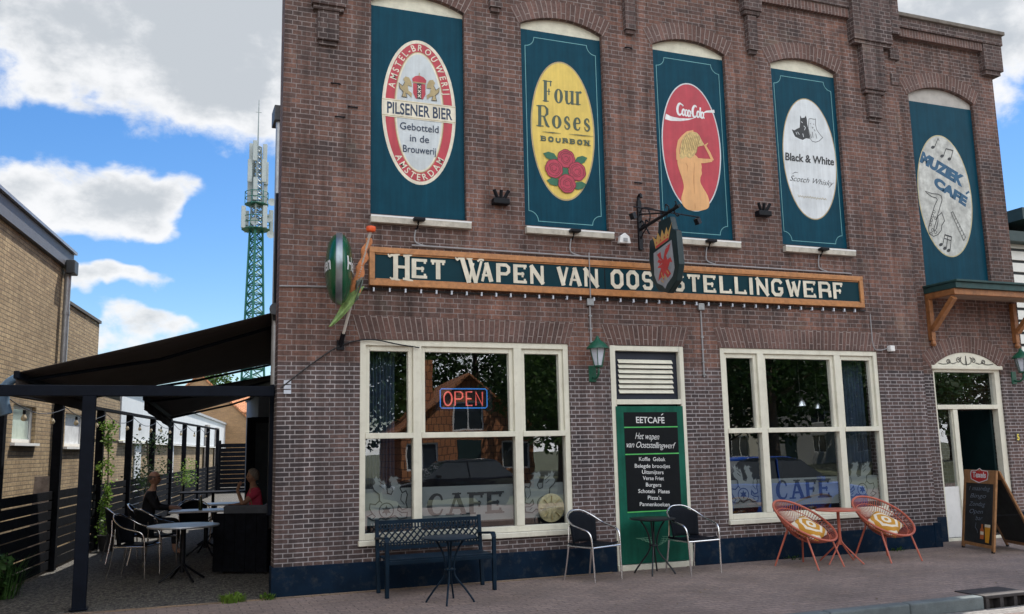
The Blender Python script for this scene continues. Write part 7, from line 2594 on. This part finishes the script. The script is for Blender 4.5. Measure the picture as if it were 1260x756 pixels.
for a in (15.6, 22.2):
    MB().obox(lot(NX0, a, 0, .02), LOT * .95, -LOT_N * .03, (0, 0, 1.98)).build("door", PANEL_W, low)
    MB().tube([lot(NX0, a + .85, 1.0, .05), lot(NX0, a + .70, 1.0, .05)], .012, 6).build("door_handle", ALU, low)
for a in (33.0, 38.0): MB().obox(lot(NX0, a, .0, .16), LOT * 1.2, -LOT_N * .12, (0, 0, 3.0)).build("cladding_panel", mat("grey_cladding", (0.30, 0.28, 0.26), .6), low)
PAVE2 = mat("alley_concrete", (0.26, 0.24, 0.21), .9, var=.2)


# ------------------------------------------------------------------ houses: walls, gable roof, windows
def house(label, x, y, rz, w, d, eave, ridge, wallm, roofm, wins=(), group=None, gable_front=True, dormer=False, chimney=False, door=None, name="house", trim=WHITE, overhang=.25):
    """front faces local -Y; origin at the middle of the front foot"""
    r = root(name, label, "house", (x, y, -.13), rz, group, local=True)
    t = MB()
    fr = [(-w / 2, 0, 0), (w / 2, 0, 0), (w / 2, 0, eave)] + ([(0, 0, ridge)] if gable_front else []) + [(-w / 2, 0, eave)]
    loops = [[Vector(p) for p in fr]]
    for (a, b, c, e_) in wins: loops.append([Vector(p) for p in ((a, 0, c), (b, 0, c), (b, 0, e_), (a, 0, e_))])
    t.prism(loops, (0, .2, 0))
    t.prism([Vector((px_, d - .2, pz_)) for px_, _, pz_ in fr], (0, .2, 0))
    if gable_front:
        t.box(-w / 2, -w / 2 + .2, .201, d - .201, 0, eave); t.box(w / 2 - .2, w / 2, .201, d - .201, 0, eave)
    else:
        for xx in (-w / 2, w / 2 - .2): t.prism([Vector((xx, .201, 0)), Vector((xx, d - .201, 0)), Vector((xx, d - .201, eave)), Vector((xx, d / 2, ridge)), Vector((xx, .201, eave))], (.2, 0, 0))
    t.build("wall", wallm, r)
    t = MB()
    th = Vector((0, 0, .12))
    o_ = overhang
    if gable_front:
        sl = (ridge - eave) / (w / 2)
        for sg in (-1, 1):
            a, b = Vector((0, -o_, ridge + .01)), Vector((sg * (w / 2 + o_), -o_, eave - sl * o_ + .01))
            c_, e_ = Vector((0, d + o_, ridge + .01)), Vector((sg * (w / 2 + o_), d + o_, eave - sl * o_ + .01))
            L_ = (b - a).length
            mbuv = [[(0, 0), (0, L_), (d, L_), (d, 0)]]
            t.add([a + th, b + th, e_ + th, c_ + th], [(0, 1, 2, 3)], mbuv)
            t.add([a, b, e_, c_], [(0, 1, 2, 3)]); t.add([a, b, b + th, a + th], [(0, 1, 2, 3)]); t.add([b, e_, e_ + th, b + th], [(0, 1, 2, 3)]); t.add([c_, e_, e_ + th, c_ + th], [(0, 1, 2, 3)])
    else:
        sl = (ridge - eave) / (d / 2)
        for sg in (-1, 1):
            yb = d / 2 + sg * (d / 2 + o_)
            a, b = Vector((-w / 2 - o_, d / 2, ridge + .01)), Vector((-w / 2 - o_, yb, eave - sl * o_ + .01))
            c_, e_ = Vector((w / 2 + o_, d / 2, ridge + .01)), Vector((w / 2 + o_, yb, eave - sl * o_ + .01))
            L_ = (b - a).length
            t.add([a + th, b + th, e_ + th, c_ + th], [(0, 1, 2, 3)], [[(0, 0), (0, L_), (w, L_), (w, 0)]])
            t.add([a, b, e_, c_], [(0, 1, 2, 3)]); t.add([a, b, b + th, a + th], [(0, 1, 2, 3)]); t.add([b, e_, e_ + th, b + th], [(0, 1, 2, 3)]); t.add([c_, e_, e_ + th, c_ + th], [(0, 1, 2, 3)])
    rf_ = t.build("roof", roofm, r)
    if chimney: MB().box(w * .18, w * .18 + .6, d * .4, d * .4 + .6, eave, ridge + 1.0).build("chimney", wallm, rf_)
    for (a, b, c, e_) in wins:
        f = MB()
        for (x0, x1, z0, z1) in ((a, a + .07, c, e_), (b - .07, b, c, e_), (a + .07, b - .07, c, c + .07), (a + .07, b - .07, e_ - .07, e_), ((a + b) / 2 - .03, (a + b) / 2 + .03, c + .07, e_ - .07)):
            f.box(x0, x1, .05, .12, z0, z1)
        f = f.build("window", trim, r)
        MB().box(a + .07, b - .07, .09, .10, c + .07, e_ - .07).build("pane", mat("house_pane", (0.03, 0.04, 0.05), .05, spec=.8) if "house_pane" not in bpy.data.materials else bpy.data.materials["house_pane"], f)
    if door:
        f = MB().box(door[0], door[1], -.02, .06, .05, door[2]).build("door", door[3], r)
        MB().box(door[0] + .1, door[0] + .15, -.06, -.021, 1.0, 1.12).build("handle", ALU, f)
    if dormer:
        f = MB().box(dormer[0], dormer[1], dormer[2], dormer[2] + 2.0, dormer[3], dormer[4]).build("dormer", trim, r)
        MB().box(dormer[0] + .15, dormer[1] - .15, dormer[2] - .02, dormer[2] - .001, dormer[3] + .25, dormer[4] - .2).build("dormer_window", bpy.data.materials["house_pane"], f)
    return r


mat("house_pane", (0.03, 0.04, 0.05), .05, spec=.8)
RED_BRICK = brick_mat("red_house_brick", (0.32, 0.12, 0.07), (0.22, 0.08, 0.05), (0.35, 0.30, 0.25), squash=1.0, var=.25)
LIGHT_WALL = mat("cream_house_render", (0.62, 0.58, 0.48), .8, var=.08)
GREY_WALL = mat("grey_house_render", (0.42, 0.42, 0.40), .8, var=.08)
TILE_ORANGE = brick_mat("orange_tiles", (0.55, 0.24, 0.11), (0.46, 0.19, 0.09), (0.16, 0.07, 0.04), bw=.24, bh=.32, ms=.02, squash=1.0, var=.2)
TILE_DARK = brick_mat("dark_tiles", (0.07, 0.065, 0.065), (0.05, 0.05, 0.05), (0.02, 0.02, 0.02), bw=.24, bh=.32, ms=.02, squash=1.0, var=.2)
OCHRE_BRICK = brick_mat("ochre_house_brick", (0.36, 0.22, 0.11), (0.28, 0.17, 0.09), (0.25, 0.19, 0.13), squash=1.0, var=.2)
# beyond the terrace
hy = 44
rg_, ev = on_y(246, 462, hy), on_y(305, 516, hy)
wd = (ev.x - rg_.x) * 2
house("ochre brick gable house with orange tiled roof behind the low hall", rg_.x, hy, radians(-3), wd, 9, ev.z + .13, rg_.z + .13, OCHRE_BRICK, TILE_ORANGE, [(wd * .12, wd * .24, 2.0, 3.2)], overhang=.12)
hy = 60
a_, b_ = on_y(282, 487, hy), on_y(345, 507, hy)
house("far house with a broad orange tiled roof behind the ochre gable house", (a_.x + b_.x) / 2 + .8, hy, radians(-3), 8.5, 7.5, b_.z + .1, a_.z + .2, OCHRE_BRICK, TILE_ORANGE, [(-2.5, -1.3, 1.0, 2.6)], gable_front=False)


# ------------------------------------------------------------------ trees
LEAF_D = leaf_mat("dark_tree_leaves", (0.016, 0.045, 0.014), (0.065, 0.13, 0.03))
def tree(label, x, y, h, cr, n, leaf, lm, seed, name="leafy_tree", group=None, low=0.3):
    g = random.Random(seed)
    r = root(name, label, "tree", (x, y, -.13), group=group)
    t = MB()
    t.tube(smooth_curve([(x, y, -.2), (x + .05, y, h * .25), (x - .08, y + .05, h * .5), (x + .05, y, h * .85)], 4), [.22 * h / 8 * (1 - .07 * i) for i in range(13)], 9)
    m = MB()
    for k in range(26):
        an = k * 2.4 + g.uniform(-.3, .3)
        f = low + (1 - low) * ((k + .5) / 26)
        rr = cr * sin(pi * min(.96, max(.12, (f - low) / (1 - low) * .85 + .12))) ** .7 * g.uniform(.45, .85)
        c = Vector((x + rr * cos(an), y + rr * sin(an), h * (f * .95)))
        t.tube([(x, y, c.z - rr * .55), c], [.05, .015], 5)
        leaves(m, c, (cr * .38, cr * .38, cr * .30), int(n / 26), leaf, g, hollow=.15)
    t.build("trunk", BARK, r, smooth=True)
    m.build("crown", lm, r, weld=False)
    return r


tp_ = on_y(264, 466, 66)
tree("green treetop showing above the roofs between the awnings", tp_.x, 66, tp_.z + 1.0, 2.6, 2200, .34, LEAF_C, 5)

# ------------------------------------------------------------------ transmission mast
MY = 66.0
mast_c = on_y(312, 400, MY)
mb0 = Vector((mast_c.x, MY, -.13))
top_z = on_y(316.5, 123, MY).z
mast = root("radio_mast", "green and silver lattice radio mast with platforms and panel antennas", "mast", tuple(mb0))
zpx = lambda y_: on_y(314, y_, MY).z
MAST_G = mat("mast_green", (0.012, 0.115, 0.085), .5, .2, var=.2)
MAST_S = mat("mast_silver", (0.22, 0.26, 0.26), .5, .3, var=.15)


def lattice(z0, z1, w0, w1, n, r_leg, r_br, m, name):
    t = MB()
    cs = [Vector((cos(radians(a)), sin(radians(a)), 0)) for a in (20, 140, 260)]
    P = lambda k, f: Vector((mb0.x, mb0.y, z0 + (z1 - z0) * f)) + cs[k % 3] * ((w0 + (w1 - w0) * f) * .577)
    for k in range(3): t.tube([P(k, 0), P(k, 1)], r_leg, 6)
    for i in range(n):
        for k in range(3):
            a, b = i / n, (i + 1) / n
            t.tube([P(k, a), P(k + 1, b)], r_br, 4); t.tube([P(k + 1, a), P(k, b)], r_br, 4); t.tube([P(k, b), P(k + 1, b)], r_br, 4)
    t.build(name, m, mast)


zpl = zpx(283)
lattice(-.13, zpl, 2.3, 1.05, 26, .105, .05, MAST_G, "lower_lattice")
lattice(zpl, zpx(180), 1.05, .55, 14, .075, .045, MAST_S, "upper_lattice")
MB().tube([(mb0.x, MY, zpx(184)), (mb0.x, MY, top_z)], [.07, .03], 6).tube([(mb0.x - .25, MY, zpx(138)), (mb0.x + .25, MY, zpx(138))], .025, 5).build("spike", MAST_S, mast)
for zz, rr in ((zpl, 1.15), (zpx(252), .95)):
    t = MB()
    for q in (0, .55, 1.05):
        t.tube([(mb0.x + rr * cos(a), MY + rr * sin(a), zz + q) for a in [2 * pi * i / 12 for i in range(12)]], .035, 5, closed=True)
    for i in range(6):
        a = 2 * pi * i / 6
        t.tube([(mb0.x + rr * cos(a), MY + rr * sin(a), zz - .1), (mb0.x + rr * cos(a), MY + rr * sin(a), zz + 1.1)], .03, 5)
        t.tube([(mb0.x, MY, zz), (mb0.x + rr * cos(a), MY + rr * sin(a), zz)], .03, 5)
    t.lathe([(rr * .25, -.03), (rr, -.03), (rr, .03), (rr * .25, .03)], (mb0.x, MY, zz), 16)
    t.build("platform", MAST_G, mast)
ANT = mat("antenna_grey", (0.33, 0.37, 0.37), .5, var=.08)
for zz, rr, hh, offs in ((zpx(270), 1.25, 1.9, (.2, 2.2, 3.6, 5.2)), (zpx(235), .75, 2.0, (.4, 2.5, 4.4)), (zpx(212), .72, 2.0, (0.1, 2.1, 3.5, 5.4)), (zpx(188), .62, 1.8, (.3, 2.6, 4.2))):
    for a in offs:
        c = Vector((mb0.x + rr * cos(a), MY + rr * sin(a), zz))
        an_ = MB().obox(c + Vector((-.14, -.08, -hh / 2)), (.36, 0, 0), (0, .2, 0), (0, 0, hh)).build("antenna_panel", ANT, mast, bevel=.03)
        MB().tube([c, (mb0.x, MY, zz)], .03, 5).build("mount", MAST_S, an_)
for (dx, zz) in ((1.15, zpx(290)), (1.2, zpx(250)), (-.2, zpx(275)), (.95, zpx(270))):
    MB().lathe([(.02, 0), (.28, -.10), (.33, -.18), (.33, -.2), (.02, -.08)], (mb0.x + dx, MY - .5, zz), 16, (1, 0, 0), (0, 0, 1), (0, 1, 0)).build("dish", ANT, mast, smooth=True)

# ------------------------------------------------------------------ weatherboard house at the right edge
wy = 6.0
r0 = on_y(1238, 300, wy)
wb = root("weatherboard_house", "white weatherboard house with dark trim at the right edge behind the cafe", "house", (r0.x, wy, -.13))
BOARD = mat("white_boarding", (0.66, 0.66, 0.62), .6, var=.06)
DK = mat("dark_green_trim", (0.012, 0.035, 0.035), .5)
for k in range(20):
    z_ = 1.2 + k * .32
    if z_ > 6.75: break
    t = MB()
    x0, x1 = r0.x - .12, r0.x + 8
    t.add([(x0, wy - .05, z_), (x1, wy - .05, z_), (x1, wy, z_ + .25), (x0, wy, z_ + .25), (x0, wy, z_), (x1, wy, z_)], [(0, 1, 2, 3), (0, 1, 5, 4)])
    t.build("board", BOARD, wb)
MB().box(r0.x - .1, r0.x + 8, wy + .001, wy + 5, -.13, 6.9).build("wall", mat("dark_wall_batten", (0.03, 0.035, 0.04), .8), wb)
MB().box(r0.x - .35, r0.x + 8.2, wy - .35, wy + 5, 6.75, 7.02).build("eaves", DK, wb)
pt_ = on_y(1238, 268, wy)
MB().box(pt_.x, pt_.x + 8.2, wy - .5, wy + 3, pt_.z - .16, pt_.z + .16).build("upper_gutter", DK, wb)
MB().box(pt_.x + 1.6, pt_.x + 8.0, wy + .2, wy + 3, 7.02, pt_.z - .161).build("upper_wall", mat("pale_upper_wall", (0.5, 0.5, 0.48), .7), wb)

# ------------------------------------------------------------------ across the street (seen only as reflections in the panes)
house("red tiled house with white dormer window across the street", 12.6, -27.0, radians(186), 6.0, 8, 2.6, 5.0, TILE_ORANGE, TILE_ORANGE, [(-2.8, -1.5, .9, 2.1), (1.4, 2.8, .9, 2.1), (-.7, .7, 2.6, 3.9)], door=(-.5, .5, 2.2, DK), chimney=True)
house("long brown brick house with shopfront across the street", 2.0, -27.0, radians(182), 9, 8, 3.4, 7.2, RED_BRICK, TILE_RED, [(-3.5, -1.2, .8, 2.3), (1.0, 3.4, .8, 2.3)], gable_front=False, door=(-.5, .5, 2.2, WHITE))
house("white two storey house with dark roof across the street", 54, -50.0, radians(200), 14, 8, 5.2, 8.2, GREY_WALL, TILE_DARK, [(-5, -3.8, .9, 2.4), (-1.6, -.4, .9, 2.4), (2.0, 3.2, .9, 2.4), (-5, -3.8, 3.3, 4.6), (-1.6, -.4, 3.3, 4.6), (2.0, 3.2, 3.3, 4.6)], gable_front=False, door=(4.6, 5.6, 2.3, DK))
house("cream gabled house with white chimney across the street", 33, -38.0, radians(190), 7, 8, 4.2, 7.0, LIGHT_WALL, TILE_RED, [(-2, -.8, 2.9, 4.0), (.8, 2, 2.9, 4.0), (-2, -.8, .9, 2.3)], chimney=True, door=(.9, 1.8, 2.2, DK))
house("dark brick house at the far left across the street", -9.5, -26.0, radians(178), 9, 8, 5.0, 8.2, RED_BRICK, TILE_DARK, [(-3, -1.4, .9, 2.3), (1.4, 3.0, .9, 2.3), (-3, -1.4, 3.2, 4.5)], gable_front=False, door=(-.5, .5, 2.2, WHITE))
tree("bushy street tree across the road opposite the left window", 14.4, -21.0, 9.0, 3.1, 9000, .20, LEAF_C, 21, group="street trees across the road", low=.22)
tree("tall street tree across the road between two houses", 17.6, -27.0, 11.5, 3.6, 5200, .30, LEAF_C, 22, group="street trees across the road", low=.2)
bt_ = tree("broad tree rising behind the red tiled house", 8.0, -36.0, 13.0, 5.8, 14000, .34, LEAF_D, 23, group="street trees across the road", low=.25)
tree("big dark tree opposite the right window with a high crown", 23.5, -20, 11.5, 4.6, 14000, .22, LEAF_D, 26, group="street trees across the road", low=.36)
tree("second big tree opposite the right window beyond the first", 33.5, -25, 13, 5.5, 14000, .24, LEAF_D, 27, group="street trees across the road", low=.34)
for (tx_, ty_, rz_, sc_, lab_) in ((17.5, -40, 1.0, 1.0, "broad tree behind the houses, second from the left across the road"), (27, -42, 2.2, 1.05, "broad tree behind the houses, in the middle across the road"), (38, -44, 3.1, 1.1, "broad tree behind the cream gabled house"), (50, -42, 4.4, 1.1, "broad tree beside the white two storey house"), (28, -30, 0.3, .95, "broad tree in front of the cream gabled house across the road"), (21, -31, 5.6, .9, "broad tree between the red tiled house and the cream gabled house"), (1.0, -42, 5.0, 1.0, "broad tree behind the long brown brick house"), (62, -46, .5, 1.2, "broad tree at the far right end of the tree row")):
    o = copy_tree(bt_)
    o.location, o.rotation_euler, o.scale, o["label"] = (tx_, ty_, -.13), (0, 0, rz_), (sc_, sc_, sc_), lab_
tree("dense tree at the far right across the road", 46, -34, 12, 5.0, 3000, .4, LEAF_B, 24, group="street trees across the road", low=.25)


def car(label, x, y, rz, paintm, van=False):
    r = root("parked_car", label, "car", (x, y, RZ), rz, "cars in the street", local=True)
    L_, W_ = 4.3, 1.74
    side = [(-2.10, .28), (-2.14, .52), (-2.06, .74), (-1.35, .86), (1.70, .92), (2.10, .84), (2.14, .5), (2.08, .28)]
    sec = MB()
    rows = []
    for f in (-1, -.96, -.8, .8, .96, 1):
        k = {1: .10, .96: .03, .8: 0}[abs(f)]
        rows.append([Vector((p * (1 - k * .3), f * W_ / 2 * (1.0), (q if q < .3 else q - k * (q - .28) * .6))) for p, q in side + [side[0]]])
    sec.grid(rows)
    sec.flatpoly([p for p in rows[0][:-1]]); sec.flatpoly([p for p in rows[-1][:-1]])
    sec.build("body", paintm, r, smooth=True)
    cab = [(-1.15, .87), (-.42, 1.36), (-.2, 1.42), (.95, 1.42), (1.25, 1.36), (1.78, .90)]
    c = MB(); rows = []
    for f in (-1, -.82, .82, 1):
        k = 1.0 if abs(f) < .9 else 0.0
        rows.append([Vector((p, (f * W_ / 2 * .97 if i in (0, 5) or abs(f) < .9 else f * W_ / 2 * .80) if True else 0, q + (.015 * k if i not in (0, 5) else 0))) for i, (p, q) in enumerate(cab)])
    c.grid(rows); c.flatpoly(rows[0]); c.flatpoly(rows[-1])
    c.build("cabin_glass", bpy.data.materials["house_pane"], r)
    MB().grid([[Vector((p, f * W_ / 2 * .70, q)) for p, q in ((-.36, 1.405), (-.1, 1.445), (.9, 1.448), (1.25, 1.375))] for f in (-1, 1)]).build("roof", paintm, r, smooth=True, solid=.02)
    for px_ in (.32,):
        for sg in (-1, 1): MB().beam((px_, sg * W_ / 2 * .965, .88), (px_ - .05, sg * W_ / 2 * .80, 1.40), .07, .02, (1, 0, 0)).build("door_pillar", paintm, r)
    for wx in (-1.32, 1.30):
        for sg in (-1, 1):
            wc = (wx, sg * (W_ / 2 - .09), .31)
            w = MB().lathe([(.20, -.10), (.29, -.10), (.31, -.07), (.31, .07), (.29, .10), (.20, .10)], wc, 24, (1, 0, 0), (0, 0, 1), (0, 1, 0)).build("wheel", BLACK, r, smooth=True)
            MB().lathe([(.03, .0), (.19, .07 * sg), (.205, .10 * sg), (.205, 0)], wc, 10, (1, 0, 0), (0, 0, 1), (0, 1, 0)).build("rim", ALU, w)
    for sg in (-1, 1):
        MB().box(-2.13, -2.02, sg * .62 - .16, sg * .62 + .16, .60, .72).build("headlight", FROST, r, bevel=.02)
        MB().box(2.02, 2.125, sg * .66 - .12, sg * .66 + .12, .66, .80).build("tail_light", P_RED, r, bevel=.02)
        MB().box(-.80, -.66, sg * (W_ / 2 + .10) - .08, sg * (W_ / 2 + .10) + .08, .90, 1.0).build("mirror", paintm, r, bevel=.02)
    return r


CARB = mat("black_car_paint", (0.012, 0.013, 0.017), .12, .0, var=.05, spec=.7)
CARBL = mat("blue_car_paint", (0.015, 0.085, 0.42), .18, .0, var=.05, spec=.6)
car("black saloon car parked across the street, mirrored in the left window", 8.6, -16.6, 0, CARB)
car("bright blue car in the street, mirrored in the right window", 13.2, -6.6, radians(180), CARBL)
